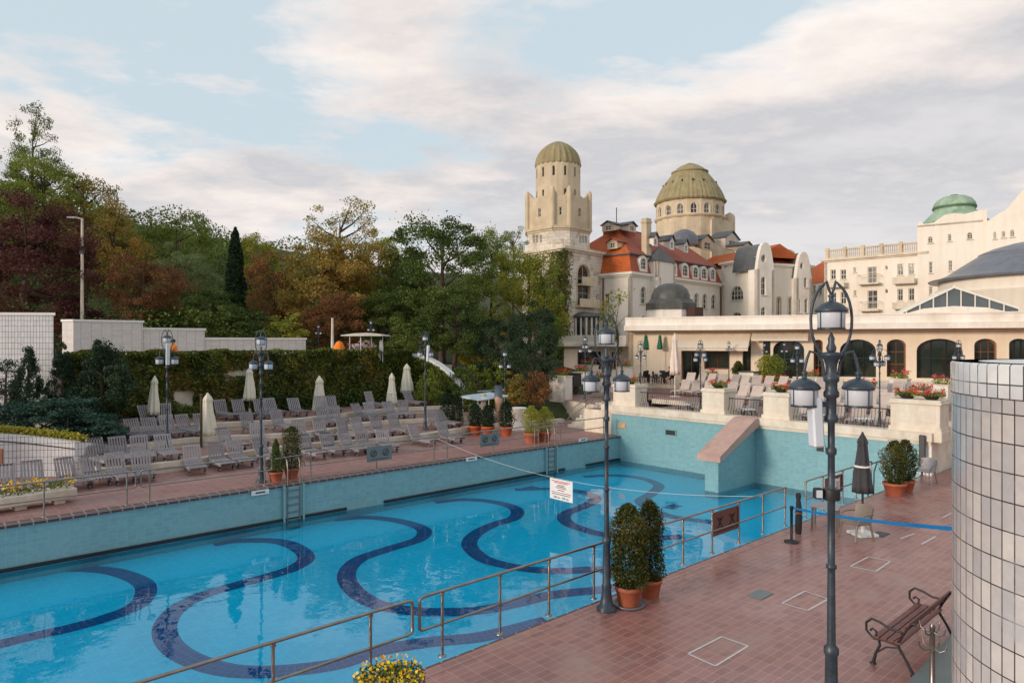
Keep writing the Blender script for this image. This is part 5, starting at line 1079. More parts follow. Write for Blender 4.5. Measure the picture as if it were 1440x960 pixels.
PT_(551, 36.4, 1.05, 524, 569, 14, 'closed cream parasol tied with a red ribbon', tie=.35)
PT_(572, 37.5, 1.05, 511, 552, 17, 'closed cream parasol tallest in front of the ivy wall')
q = RT(283, 31.9, .35); t = thing('wooden_post', 'bare dark wooden post in the shrub left of the wide parasol', 'post', q); mb = MB(); mb.tube([(0, 0, 0), (0, 0, ZZ(556, q.y)-.35)], .06, 8); mb.build('shaft', K['bark'], t)
mb = MB(); mb.lathe([(.075, 0), (.08, .06), (.02, .1)], 8, (0, 0, ZZ(556, q.y)-.35)); mb.build('cap', K['bark'], t)
q = G(1213, 752, 0); parasol(q, 'closed charcoal parasol tied with a white strap by the pool railing', ZZ(607, q.y), ZZ(692, q.y), .44, K['greycanvas'], tie=.42, polem='iron', basem='white', skirt=1.05)
q = RS(949, 37, 1.5); parasol(q, 'tall closed pale parasol on the upper terrace before the cafe', ZZ(468, q.y)-1.5, ZZ(527, q.y)-1.5, .62, K['pinkcanvas'], polem='white')
for px, lab in ((908, 'green parasol left one, hanging closed by the cafe wall'), (928, 'green parasol right one, hanging closed by the cafe wall')):
    q = RS(px, 45.5, 2.2); parasol(q, lab, ZZ(470, q.y)-2.2, ZZ(491, q.y)-2.2, .42, K['greencanvas'], polem='white', group='closed green parasols'); 
# ================================================================ potted plants
def leaf_mesh(name, C_, size, m, seed=0, asp=.6, updir=0):
    rg_ = np.random.default_rng(seed); n = len(C_); a = rg_.normal(size=(n, 3)); 
    if updir: a[:, 2] *= .35
    a /= np.linalg.norm(a, axis=1)[:, None]+1e-9; b = rg_.normal(size=(n, 3)); b -= a*(a*b).sum(1)[:, None]; b /= np.linalg.norm(b, axis=1)[:, None]+1e-9
    s = (size*rg_.uniform(.65, 1.25, n))[:, None]; v = np.empty((n, 4, 3)); fold = np.cross(a, b)*s*.18
    v[:, 0] = C_-a*s*.5; v[:, 1] = C_+b*s*asp*.5+fold; v[:, 2] = C_+a*s*.5; v[:, 3] = C_-b*s*asp*.5+fold
    me = bpy.data.meshes.new(name); me.vertices.add(4*n); me.vertices.foreach_set('co', v.reshape(-1)); me.loops.add(4*n); me.loops.foreach_set('vertex_index', np.arange(4*n, dtype=np.int32))
    me.polygons.add(n); me.polygons.foreach_set('loop_start', np.arange(0, 4*n, 4, dtype=np.int32)); me.polygons.foreach_set('loop_total', np.full(n, 4, dtype=np.int32)); me.materials.append(m); me.update(calc_edges=True); return me
def leaf_obj(name, C_, size, m, parent=None, loc=None, seed=0, **k):
    o = bpy.data.objects.new(name, leaf_mesh(name, np.asarray(C_, float), size, m, seed, **k)); C.objects.link(o)
    if parent is not None: o.parent = parent
    if loc is not None: o.location = loc
    return o
def clump_pts(rx, rz, cz, nc, per, cr, seed, lo=.45, flat=0, cone=0, lump=.28):
    g_ = np.random.default_rng(seed); d = g_.normal(size=(nc, 3)); d /= np.linalg.norm(d, axis=1)[:, None]; rad = g_.uniform(lo, 1, nc)**.6
    ph = g_.uniform(0, 6, 4); lm = 1-lump*.5+lump*.5*(np.sin(d[:, 0]*4+ph[0])+np.sin(d[:, 1]*4+ph[1])*.6+np.sin(d[:, 2]*5+ph[2])*.6)
    c = d*(rad*lm)[:, None]; c[:, 2] = np.where(c[:, 2] < -.75, -.75, c[:, 2])
    if cone: f = np.clip(1-(c[:, 2]+1)/2*cone, .05, 1)[:, None]; c[:, :2] *= f*1.25
    sz = g_.uniform(.6, 1.3, nc); N_ = nc*per; dd_ = g_.normal(size=(N_, 3)); dd_ /= np.linalg.norm(dd_, axis=1)[:, None]; rr_ = np.where(g_.uniform(0, 1, N_) < .82, 1.55*g_.uniform(0, 1, N_)**.33, np.minimum(np.abs(g_.normal(size=N_))*1.35, 2.6)); p = np.repeat(c, per, 0)+dd_*rr_[:, None]*np.repeat(sz, per)[:, None]*cr*[1, 1, .62]
    p[:, 0] *= rx; p[:, 1] *= rx; p[:, 2] = p[:, 2]*rz+cz; return p, c*[rx, rx, rz]+[0, 0, cz]
def pot(t, r, h, m='terra', saucer=False):
    mb = MB(); mb.lathe([(r*.72, 0), (r*.92, h*.78), (r*1.0, h*.8), (r*1.04, h), (r*.92, h), (r*.88, h*.92)], 20); mb.build('pot', K[m], t); mb = MB(); mb.lathe([(.01, h*.9), (r*.9, h*.9)], 16); mb.build('soil', K['soil'], t)
    if saucer: mb = MB(); mb.lathe([(r*.9, .001), (r*1.1, .02), (r*1.15, .06), (r*1.05, .055), (r*.9, .02)], 20); mb.build('saucer', K['greyroof'], t)
def potted(loc, label, h, w_, m='thuja', pr=.3, ph=.42, n=5200, seed=1, shape='column', potm='terra', leaf=.055, saucer=False, name='potted_thuja', group=None, cat='potted plant'):
    t = thing(name, label, cat, loc, 0, group); pot(t, pr, ph, potm, saucer); g_ = np.random.default_rng(seed); hh = h-ph
    u = g_.uniform(0, 1, n); a = g_.uniform(0, 2*PI, n)
    if shape == 'column': prof = np.interp(u, [0, .06, .25, .42, .55, .72, .86, .95, 1], [.45, .85, 1, .92, .78, .86, .66, .42, .1])
    elif shape == 'cone': prof = np.interp(u, [0, .08, .2, 1], [.6, .95, 1, .05])
    else: prof = np.interp(u, [0, .15, .45, .75, 1], [.35, .8, 1, .85, .25])
    bump_ = 1+.17*np.sin(a*2+u*8+seed)+.13*np.sin(a*4-u*15+seed*2)+.09*np.sin(a*7+u*31)
    r_ = w_/2*prof*bump_*np.sqrt(g_.uniform(.15, 1, n))*np.where(g_.uniform(0, 1, n) > .93, 1.22, 1); c_ = np.stack([r_*np.cos(a), r_*np.sin(a), ph*.9+u*hh], 1)+g_.normal(size=(n, 3))*.015
    leaf_obj('foliage', c_, leaf, K[m], t, seed=seed, updir=0); mb = MB(); mb.tube([(0, 0, ph*.8), (.02, 0, h*.5), (0, .01, h*.85)], [.03, .02, .008], 6); mb.build('stem', K['bark'], t); return t
q = G(884, 851, 0); potted(q, 'tall potted thuja in a saucer beside the near lamp post', ZZ(706, q.y), .78, pr=.27, ph=.4, n=9000, seed=3, saucer=True, leaf=.05)
q = G(914, 838, 0); potted(q, 'slimmer potted thuja behind the saucered one at the railing', ZZ(701, q.y), .58, pr=.24, ph=.36, n=6500, seed=8, leaf=.05)
q = G(1258, 696, 0); potted(q, 'larger bushy potted shrub in a terracotta pot at the end of the near deck', ZZ(618, q.y), .85, pr=.36, ph=.42, n=5000, seed=4, shape='bush')
q = G(1273, 691, 0); potted(q, 'reddish tipped potted shrub partly behind its larger neighbour', ZZ(617, q.y), .8, 'thuja', pr=.3, ph=.4, n=5000, seed=5, shape='bush')
q = G(388, 676, 0); potted(q, 'smaller potted shrub left of the ladder handrails', ZZ(616, q.y), .62, 'g_dark', pr=.26, ph=.35, n=3500, seed=6, shape='cone')
q = G(410, 672, 0); potted(q, 'taller potted shrub right of the ladder handrails', ZZ(598, q.y), .8, 'thuja', pr=.28, ph=.38, n=4500, seed=7)
q = G(747, 622, 0); potted(q, 'yellowish potted bush left one by the distant ladder', ZZ(569, q.y), .95, 'g_yel', pr=.4, ph=.5, n=3500, seed=9, shape='bush')
q = G(766, 620, 0); potted(q, 'yellowish potted bush right one by the distant ladder', ZZ(571, q.y), .9, 'g_yel', pr=.36, ph=.5, n=3500, seed=10, shape='bush')
for i, (px, py, yt, w_) in enumerate(((627, 606, 550, .8), (643, 606, 552, .8), (668, 611, 566, .8), (686, 612, 568, .8), (712, 612, 562, .95))):
    q = G(px, py, 0); potted(q, 'dark columnar thuja in an orange planter, %s from the left behind the canopy' % ORD[i], ZZ(yt, q.y), w_, 'cypr', pr=.36, ph=.5, n=3200, seed=20+i, shape='column', potm='terra_orange', leaf=.07, group='orange planters by the canopy')
# ================================================================ canopy with carved posts, vase
q = Q(680, 40.5, 0); t = thing('shower_canopy', 'white flat canopy on thin posts beside the orange planters', 'canopy', q, ANG)
hc = ZZ(562, 40.5); mb = MB(); mb.box(None, (2.35, 1.7, .09), mat=Matrix.Translation((.05, 0, hc+.2)) @ Matrix.Rotation(R(-3), 4, 'Y') @ Matrix.Rotation(R(4), 4, 'X'), bev=.02); mb.build('roof_panel', mat('pale_blue_panel', hexc(205,218,228), .3), t)
for x, y in ((-1, -.7), (-1, .7), (1, -.7), (1, .7)): mb = MB(); mb.tube([(x, y, 0), (x, y, hc+.15)], .03, 6); mb.build('post', K['white'], t)
for z in (1.0, 2.2): mb = MB(); mb.tube([(-1, -.7, z), (1, -.7, z)], .02, 6); mb.build('crossbar', K['white'], t)
def statue(px, d, ytop, lab, blue=False):
    q = Q(px, d, 0); h = ZZ(ytop, d); t = thing('carved_post', lab, 'sculpture', q); mb = MB()
    if not blue:
        mb.lathe([(.30, 0), (.24, .25), (.15, .6), (.13, 1.0), (.17, 1.3), (.12, 1.6), (.14, 2.0), (.19, h*.93), (.2, h)], 12, mod=lambda a, z: 1+.12*sin(a*3+z*4)); mb.build('stone_column', K['stone'], t)
    else:
        mb.lathe([(.24, 0), (.16, .2), (.09, .45), (.10, .7), (.16, 1.0), (.24, 1.35), (.27, 1.7), (.2, 1.9), (.12, 1.98)], 12, mod=lambda a, z: 1+.12*sin(a*2+z*3)); mb.build('figure', mat('painted_wood', hexc(176,138,116), .7), t)
        mb = MB(); mb.lathe([(.14, 1.96), (.19, 2.15), (.22, 2.5), (.24, h)], 12); mb.build('capital', mat('blue_grey_paint', hexc(78,90,104), .6), t)
statue(680, 40.2, 561, 'slender pale twisted stone post under the white canopy'); statue(701, 40.0, 560, 'carved reddish figure post with blue top under the white canopy', True)
q = Q(728, 39.2, 0); t = thing('stone_urn', 'white fluted stone pedestal between the canopy and the yellowish bushes', 'pedestal', q); h = ZZ(573, 39.2); mb = MB(); mb.lathe([(.45, 0), (.45, .12), (.3, .2), (.30, h*.5), (.36, h*.8), (.50, h*.95), (.52, h)], 24, mod=lambda a, z: 1+.04*sin(a*12)); mb.build('shaft', K['white_stucco'], t); mb = MB(); mb.box((.35, .1, h*.35), (.4, .5, h*.7), .4, bev=.04); mb.build('block', K['stone'], t)
# ================================================================ piers, planters, terrace railing
def flowers(t, w_, d_, z, m='redflower', n=420, seed=0, h=.16, leafm='g_mid'):
    g_ = np.random.default_rng(seed); c_ = np.stack([g_.uniform(-w_/2, w_/2, n), g_.uniform(-d_/2, d_/2, n), z+g_.uniform(0, h, n)], 1); leaf_obj('foliage', c_, .10, K[leafm], t, seed=seed)
    nb_ = max(5, n//28); cc_ = np.stack([g_.uniform(-w_/2, w_/2, nb_), g_.uniform(-d_/2, d_/2, nb_), z+h*.75+g_.uniform(0, h*.7, nb_)], 1); c_ = np.repeat(cc_, 14, 0)+g_.normal(size=(nb_*14, 3))*.05; leaf_obj('blossoms', c_, .075, K[m], t, seed=seed+1, asp=.95)
def pier(px0, px1, ytop, lab, s=29.55, z=1.27, flw=('redflower',), dep=1.05, pots=1, seed=0):
    a, b = RS(px0, s-dep/2, z), RS(px1, s-dep/2, z); t0, t1 = ST(a)[1], ST(b)[1]; w_ = abs(t0-t1); c = P(s, (t0+t1)/2, z); t = thing('planter_pier', lab, 'pier', c, ANG, 'stone planter piers on the terrace edge'); h = ZZ(ytop, (a.y+b.y)/2)-z
    mb = MB(); mb.box((0, 0, .46), (dep+.1, w_+.1, .12)); mb.box((0, 0, (h-.12)/2+.2), (dep, w_, h-.50), bev=.02); mb.box((0, 0, .2), (dep+.16, w_+.16, .4), bev=.02); mb.build('body', K['stone'], t)
    mb = MB()
    for sx in (-1, 1): mb.box((0, sx*w_*.24, h*.62), (dep+.02, w_*.34, h*.30), bev=.01)
    mb.build('carved_panel', K['stone'], t)
    mb = MB(); mb.box((0, 0, h-.09), (dep+.12, w_+.12, .1), bev=.02); mb.box((0, 0, h-.005), (dep+.04, w_+.04, .07), bev=.01); mb.build('cap', K['stone'], t)
    for k in range(pots):
        y = (k-(pots-1)/2)*w_*.5*-1; ft = thing('flower_bowl', 'bowl of %s flowers on the %s' % ('pink' if flw[k % len(flw)] == 'pinkflower' else 'red', lab.replace('stone planter ', '')+(' (%s end)' % ['left', 'right'][k] if pots > 1 else '')), 'flower bowl', P(s, (t0+t1)/2, z+h+.03)+V*y, ANG, 'flower bowls on the terrace')
        mb = MB(); mb.lathe([(.18, 0), (.30, .12), (.32, .14), (.26, .13)], 14); mb.build('bowl', K['soil'], ft); flowers(ft, .55, .8, .12, flw[k % len(flw)], 260, seed+k)
pier(862, 893, 541, 'stone planter pier at the left end of the terrace railing', seed=30); pier(987, 1018, 547, 'stone planter pier second from the left', seed=33); pier(1073, 1109, 553, 'stone planter pier third from the left, right of the buttress', seed=36, flw=('redflower',)); pier(1252, 1322, 563, 'stone planter pier at the right, the widest one', pots=2, seed=39, flw=('redflower', 'pinkflower'))
def iron_fence(px0, px1, s, z, lab, h=.86, bulge=.22, n=None):
    a = ST(RS(px0, s))[1]; b = ST(RS(px1, s))[1]; a, b = max(a, b), min(a, b); L_ = a-b; t = thing('iron_railing', lab, 'railing', P(s, (a+b)/2, z), ANG, 'black wrought iron railings on the terrace edge'); mb = MB()
    for zz in (.08, h): mb.tube([(0, -L_/2, zz), (0, L_/2, zz)], .018 if zz < h else .024, 6)
    mb.build('rails', K['iron'], t); n = n or int(L_/.13); mb = MB()
    for k in range(n+1): y = -L_/2+L_*k/n; mb.tube([(0, y, h), (-.02, y, h*.75), (-bulge*.8, y, h*.35), (-bulge*.6, y, h*.15), (0, y, .08)], .010, 4)
    for k in range(int(L_/.5)):
        y = -L_/2+.25+.5*k; mb.tube([(-bulge*.75, y+.12*cos(q), h*.36+.12*sin(q)) for q in [2*PI*j/10 for j in range(10)]], .009, 4, closed=True)
    mb.build('grille', K['iron'], t)
iron_fence(895, 985, 29.5, 1.62-.3, 'long wrought iron railing between the first and second piers', h=1.05); iron_fence(1019, 1072, 29.5, 1.32, 'short wrought iron railing above the sloping buttress', h=1.05); iron_fence(1110, 1251, 29.5, 1.32, 'wrought iron railing behind the near lamp, between third and fourth piers', h=1.05)
# dark litter bin, tables and chairs on the upper terrace
q = RS(905, 30.6, 1.27); t = thing('litter_bin', 'dark slatted litter bin beside the first pier', 'bin', q, ANG); mb = MB()
for k in range(20): a = 2*PI*k/20; mb.box((.25*cos(a), .25*sin(a), .5), (.02, .05, .9), a)
mb.build('slats', K['iron'], t); mb = MB(); mb.lathe([(.22, .04), (.22, .9)], 14); mb.build('liner', K['dark'], t); mb = MB(); mb.lathe([(.28, .93), (.28, .98), (.2, 1.0)], 16); mb.build('rim', K['iron'], t)
def chair(loc, rz, label, m='iron', group='dark cafe chairs by the green parasols'):
    t = thing('cafe_chair', label, 'chair', loc, rz, group); mb = MB(); mb.box((0, 0, .45), (.44, .44, .04), bev=.01); mb.build('seat', K[m], t); mb = MB(); mb.box(None, (.03, .44, .45), mat=Matrix.Translation((-.24, 0, .7)) @ Matrix.Rotation(R(-8), 4, 'Y'), bev=.01); mb.build('backrest', K[m], t)
    for sx in (-1, 1):
        for sy in (-1, 1): mb = MB(); mb.bar((sx*.19, sy*.19, .44), (sx*.22, sy*.21, 0), .035, .035); mb.build('leg', K[m], t)
    return t
def table(loc, label, m='iron', h=.74, w_=.75, rz=0, topm=None, group=None):
    t = thing('cafe_table', label, 'table', loc, rz, group); mb = MB(); mb.box((0, 0, h-.02), (w_, w_, .035), bev=.01); mb.build('tabletop', K[topm or m], t)
    for sx in (-1, 1):
        for sy in (-1, 1): mb = MB(); mb.bar((sx*w_*.40, sy*w_*.40, h-.03), (sx*w_*.43, sy*w_*.43, 0), .04, .04); mb.build('leg', K[m], t)
    return t
tp = [(906, 43.6), (918, 43.0), (928, 43.2)]
chl = ['leftmost', 'second', 'third', 'fourth', 'fifth', 'rightmost']
for i, (px, s_) in enumerate(tp): table(RS(px, s_, 1.9), 'white topped cafe table, %s of three under the green parasols' % ['left', 'middle', 'right'][i], topm='white', group='cafe tables by the wall')
for i, (px, s_) in enumerate(((902, 42.6), (912, 42.4), (915, 43.9), (923, 42.3), (934, 42.8), (930, 44))): chair(RS(px, s_, 1.9), rng.uniform(0, 6), 'dark cafe chair, %s of six around the white topped tables' % chl[i])
for i, (px, s_) in enumerate(((962, 30.9), (1052, 31.0), (1150, 31.1), (1215, 31.0), (1205, 31.2))):
    if i < 4: table(RS(px, s_, 1.27), 'low white terrace table, %s from the left behind the iron railing' % ORD[i], m='dark', topm='white', h=.5, w_=.6, group='low tables on the terrace')
# planters further back on the upper terrace
def box_planter(px0, px1, s, z, h, lab, flw, grp='stone flower boxes on the terrace', body='white_stucco', seed=0):
    a, b = ST(RS(px0, s))[1], ST(RS(px1, s))[1]; w_ = abs(a-b); t = thing('flower_box', lab, 'flower box', P(s, (a+b)/2, z), ANG, grp); mb = MB(); mb.box((0, 0, h/2), (.7, w_, h), bev=.02); mb.build('box', K[body], t); mb = MB(); mb.box((0, 0, h), (.78, w_+.08, .07), bev=.01); mb.build('rim', K['stone'], t); flowers(t, .55, w_*.9, h+.05, flw, int(260*w_), seed, .3)
box_planter(1128, 1152, 44.2, 1.85, .9, 'flower box with orange red blooms left of the near lamp arm', 'redflower', seed=51); box_planter(1196, 1234, 40.2, 1.55, .95, 'flower box with trailing greenery behind the cluster lamp', 'redflower', seed=52); box_planter(1252, 1278, 43.9, 1.85, 1.0, 'flower box before the narrow wooden arch', 'pinkflower', seed=53)
box_planter(1277, 1312, 40.0, 1.55, .8, 'leafy flower box left of the pale block planter', 'redflower', seed=54); box_planter(1311, 1336, 41.5, 1.85, .9, 'pale block planter with salmon flowers at the cylinder edge', 'pinkflower', seed=55); box_planter(993, 1010, 43.5, 1.85, .7, 'flower box with red blooms under the cafe counter', 'redflower', seed=56)
box_planter(1085, 1103, 44.0, 1.85, .5, 'red painted trough before the wide left arch', 'redflower', body='terra', seed=57)
q = RS(1054, 43.8, 1.85); t = thing('stone_counter', 'cream stone block with dark lid beside the cafe opening', 'block', q, ANG); mb = MB(); mb.box((0, 0, .55), (1.0, 1.1, 1.1), bev=.03); mb.build('body', K['cream2'], t); mb = MB(); mb.box((0, 0, 1.13), (1.1, 1.2, .06)); mb.build('lid', K['domedark'], t)
for i, (px, m_, lab) in enumerate(((1078, 'g_yel', 'yellow green potted bush left of the two before the wide arch'), (1090, 'g_mid', 'potted bush right of the two before the wide arch'), (1038, 'thuja', 'small potted bush by the cafe opening'))): q = RS(px, 44.4, 2.2); potted(q, lab, 2.0 if i < 2 else 1.5, 1.3 if i < 2 else .8, m_, n=2200, seed=60+i, shape='bush', leaf=.11, name='potted_bush')
# stairs from the far deck up to the terrace with tubular handrails
t = thing('corner_stairs', 'pale stone stairs with tubular handrails between the far deck and the terrace', 'stairs', P(32, 26, 0), ANG)
for k in range(8): mb = MB(); mb.box((-2.2+.36*k, .2, .08+.16*k), (.40, 3.4, .16+.002*k), bev=.01); mb.box((-2.2+.36*k+.1, .2, .04*k), (.6, 3.38, .08*k+.01)); mb.build('step', K['stone'], t)
mb = MB(); mb.box((2.6, -.2, .62), (3.6, 4.6, 1.3), bev=.02); mb.build('landing', K['stone'], t)
for k, y in enumerate((-1.4, .2, 1.8)):
    for hz_ in (.55, .95): mb = MB(); mb.tube([(-2.6, y, hz_-.1), (-2.35, y, hz_), (.5, y, 1.2+hz_), (1.4, y, 1.28+hz_), (1.5, y, 1.28+hz_-.1)], .024, 6); mb.build('handrail', K['steel'], t)
    for x, z in ((-2.35, 0), (-.9, .6), (.5, 1.27), (1.4, 1.27)): mb = MB(); mb.tube([(x, y, z-.2), (x, y, z+.95)], .022, 6); mb.build('handrail_post', K['steel'], t)
for i, (px0, px1, s_, z, h, lab) in enumerate(((777, 800, 33.2, 1.0, 1.75, 'tall pale planter with vivid red flowers left of the corner stairs'), (836, 858, 36.5, 1.55, .9, 'planter with red flowers just right of the lamp arm'), (810, 830, 38.5, 1.85, .9, 'planter with red flowers above the corner stairs'), (818, 838, 42.5, 2.2, .9, 'upper planter with red flowers beneath the dark shopfront'), (846, 862, 41, 1.85, 1.0, 'planter with red flowers right of the dark shopfront'), (872, 886, 40, 1.85, 1.3, 'planter with trailing red flowers at the arcade corner'))):
    box_planter(px0, px1, s_, z, h, lab, 'redflower', seed=70+i)
q = RS(804, 36, 1.3); t = thing('service_cart', 'dark grey service box behind the tall red flower planter', 'cart', q, ANG); mb = MB(); mb.box((0, 0, 1.0), (.8, 1.2, .9), bev=.04); mb.build('body', K['dark'], t); mb = MB(); mb.box((0, 0, 1.48), (.9, 1.3, .06)); mb.build('lid', K['lampblue'], t)
for y in (-.4, .4): mb = MB(); mb.tube([(0, y-.03, .3), (0, y+.03, .3)], .3, 14); mb.build('wheel', K['black'], t)
railing('corner_railing', 'thin railing along the terrace edge above the corner stairs', [P(31.2, 27.8), P(34.5, 27.6), P(38, 26.5)], 1.25, [0, 1.6, 3.2, 5, 6.6], mids=(.5, .25, .75), r=.02)
# ================================================================ white canopied kiosk on the promenade, orange cloth, tiled walls
q = Q(515, 44.5, 3.4); t = thing('promenade_kiosk', 'small stall with flat pale roof and white curtains on the promenade', 'kiosk', q, ANG); mb = MB(); mb.lathe([(1.85, 2.02), (1.8, 2.08), (.8, 2.2), (.02, 2.24)], 4, sm=False); mb.build('roof', K['kerb'], t)
for x, y in ((-.8, -.7), (.8, -.7), (-.8, .7), (.8, .7)): mb = MB(); mb.tube([(x, y, 0), (x, y, 2.0)], .03, 6); mb.build('post', K['white'], t)
mb = MB(); mb.box((0, 0, .55), (1.5, 1.2, .9), bev=.03); mb.build('counter', K['kerb'], t); mb = MB(); mb.lathe([(.12, .9), (.15, 1.3), (.1, 1.75)], 10, (.75, -.6, 0), mod=lambda a, z: 1+.2*sin(5*a)); mb.build('curtain', K['white'], t)
t2 = thing('flower_heap', 'heap of white flowers on the promenade stall counter', 'flowers', Q(510, 43.9, 4.25), ANG); flowers(t2, 1.7, .6, .1, 'whiteflower', 500, 5, .55, 'whiteflower')
q = Q(477, 43.2, 3.4); t = thing('orange_cover', 'bright orange draped cover standing behind the ivy wall', 'cover', q); mb = MB(); mb.lathe([(.38, .0), (.37, .9), (.33, 1.35), (.2, 1.62), (.04, 1.7)], 20, mod=lambda a, z: 1+.07*sin(a*6+z*2)); mb.build('cloth', K['orangecloth'], t)
mb = MB(); mb.tube([(-.1, 0, 0), (-.1, 0, 1.55)], .03, 6); mb.build('pole', K['white'], t)
def tiled_block(pts, z0, ztop, m, lab, name='tiled_wall', cap=True):
    c = sum((Vector((p[0], p[1], 0)) for p in pts), Vector())/len(pts); t = thing(name, lab, 'wall', (c.x, c.y, z0)); mb = MB(); mb.prism([v2(p) for p in pts], z0, ztop); mb.build('body', K[m], t, world=True)
    if cap: mb = MB(); ar_ = sum(pts[i][0]*pts[(i+1) % len(pts)][1]-pts[(i+1) % len(pts)][0]*pts[i][1] for i in range(len(pts))); P2 = [v2(p) for p in (pts if ar_ > 0 else pts[::-1])]; mb.prism(inset(P2, -.06), ztop, ztop+.12); mb.build('cap', K['white'], t, world=True)
    return t
a, b = Q(-90, 30), Q(75, 30.5); tiled_block([a, b, b+Vector((-3, 3.5, 0)), a+Vector((-2, 4, 0))], .5, ZZ(443, 30.2), 'whitetile_s', 'tall square white tiled block at the left edge')
tt = 43.5
a, b, c_ = RT(94, tt), RT(201, tt), RT(201, tt)+V*1.5; tiled_block([a+U*.3, b, c_, a+V*1.5+U*.3, a+V*.75-U*.1], 3.0, ZZ(453, 38.5), 'whitetile_row', 'highest section of the white coursed wall, left of the lamp hoop')
a, b = RT(201.5, tt+.2), RT(288, tt+.2); tiled_block([a, b, b+V*1.3, a+V*1.3], 3.0, ZZ(464, 41), 'whitetile_row', 'middle section of the white coursed wall behind the lamp hoop')
a, b = RT(288.5, tt+.4), RT(430, tt+.4); tiled_block([a, b, b+V*1.3, a+V*1.3], 3.0, ZZ(475, 43)-.1, 'whitetile_row', 'lowest long section of the white coursed wall')
# curved tiled planter wall in the left foreground
t = thing('planter_wall', 'low curved white tiled planter wall with a dark line along its top', 'wall', Q(40, 25, 0)); nW = 16; wp = []
for k in range(nW+1): f = k/nW; px = -90+195*f; d = 24.0+1.6*f+.5*sin(f*3); q = Q(px, d); zt_ = 1.30+.55*(1-f)**1.4*(1.0)+.12*sin(f*PI); wp.append((q, zt_))
mb = MB(); acc = 0
for k in range(nW):
    (a, za), (b, zb) = wp[k], wp[k+1]; l_ = (b-a).length; A_, B_ = Vector((a.x, a.y, 0)), Vector((b.x, b.y, 0)); bk = Vector((.05, .3, 0)); Z = lambda v, z: v+Vector((0, 0, z))
    mb.face([A_, B_, Z(B_, zb), Z(A_, za)], 0, uv=[(acc, 0), (acc+l_, 0), (acc+l_, zb), (acc, za)]); mb.face([Z(A_, za), Z(B_, zb), Z(B_+bk, zb), Z(A_+bk, za)], 0); mb.face([B_+bk, A_+bk, Z(A_+bk, za), Z(B_+bk, zb)], 0); acc += l_
(a, za) = wp[-1]; A_ = Vector((a.x, a.y, 0)); mb.face([A_, A_+bk, Z(A_+bk, za), Z(A_, za)], 0); mb.face([A_, A_+Vector((1.6, 3.5, 0)), Z(A_+Vector((1.6, 3.5, 0)), .5), Z(A_, za)], 0)
mb.build('tiled_face', K['whitetile_s'], t, world=True)
mb = MB(); mb.tube([Vector((q.x, q.y-.02, z-.26)) for q, z in wp], .022, 5); mb.build('dark_line', K['iron'], t, world=True)
mb = MB(); mb.prism([v2(wp[0][0])]+[v2(q+Vector((.04, .2, 0))) for q, z in wp]+[v2(RT(170, 31.5)), v2(RT(190, 38.9)), v2(RT(-80, 38.9))], 0, .95); mb.build('soil_bed', K['soil'], t, world=True)
p = G(1, 628, .9); mb = MB(); mb.box((0, 0, 0), (.35, .05, .55), bev=.01); o = mb.build('wall_panel', K['wood']); q = Q(1, 24.6, 1.25); o.location = (q.x, q.y-.12, .95); tag(o, 'small brown panel fixed on the curved tiled wall at the left edge', 'panel')
# concrete trough with yellow flowers
a, b = RT(-60, 25.2), RT(103, 25.6); c = (a+b)/2; L_ = (b-a).length; t = thing('flower_trough', 'long low concrete trough of yellow flowers on the far deck', 'flower trough', (c.x, c.y, 0), math.atan2((b-a).y, (b-a).x)); mb = MB()
mb.box((0, 0, .30), (L_, .75, .30), bev=.02); mb.build('trough', K['kerb'], t)
for x in (-L_*.35, 0, L_*.35): mb = MB(); mb.box((x, 0, .08), (.3, .5, .15)); mb.build('foot', K['kerb'], t)
flowers(t, L_*.97, .6, .42, 'yellowflower', 500, 5, .28, 'ivy')
# ================================================================ near right: tiled cylinder, bench, hook stand, tape
Tn = Vector((5.15, 8.0, 0)); nrm = Vector((.8407, -.5415, 0)); Rc = 1.75; cc = Tn+nrm*Rc; zt_ = EYE-.225
t = thing('tiled_cylinder', 'large round tower faced with white glazed tiles at the right edge', 'tower', (cc.x, cc.y, 0)); mb = MB()
mb.lathe([(Rc, -.0), (Rc, zt_-.36), (Rc+.012, zt_-.352)], 96, uvw=True, sm=True); mb.lathe([(Rc+.012, zt_-.35), (Rc+.012, zt_-.02), (Rc-.01, zt_)], 96, uvw=True, sm=True); mb.build('tiled_shell', K['whitetile'], t)
mb = MB(); mb.lathe([(Rc+.008, zt_-.352), (Rc+.0135, zt_-.35), (Rc+.0135, zt_-.342), (Rc+.008, zt_-.34)], 96); mb.build('dark_joint', K['iron'], t)
mb = MB(); mb.lathe([(Rc-.01, zt_+.001), (Rc-.26, zt_+.001), (Rc-.27, zt_-.03), (.02, zt_-.03)], 96, sm=False); mb.build('coping', K['white'], t)
mb = MB(); q0 = G(1343, 893, 0); q1 = G(1281, 962, 0); d = (q1-q0).normalized(); n = Vector((-d.y, d.x, 0)); n = n if n.x > 0 else -n; a = q0-d*6; b = q1+d*4; mb.prism([v2(a), v2(b), v2(b+n*1.1), v2(a+n*1.1)], .0, .10); struct(mb.build('cylinder_kerb', K['signgrey']))
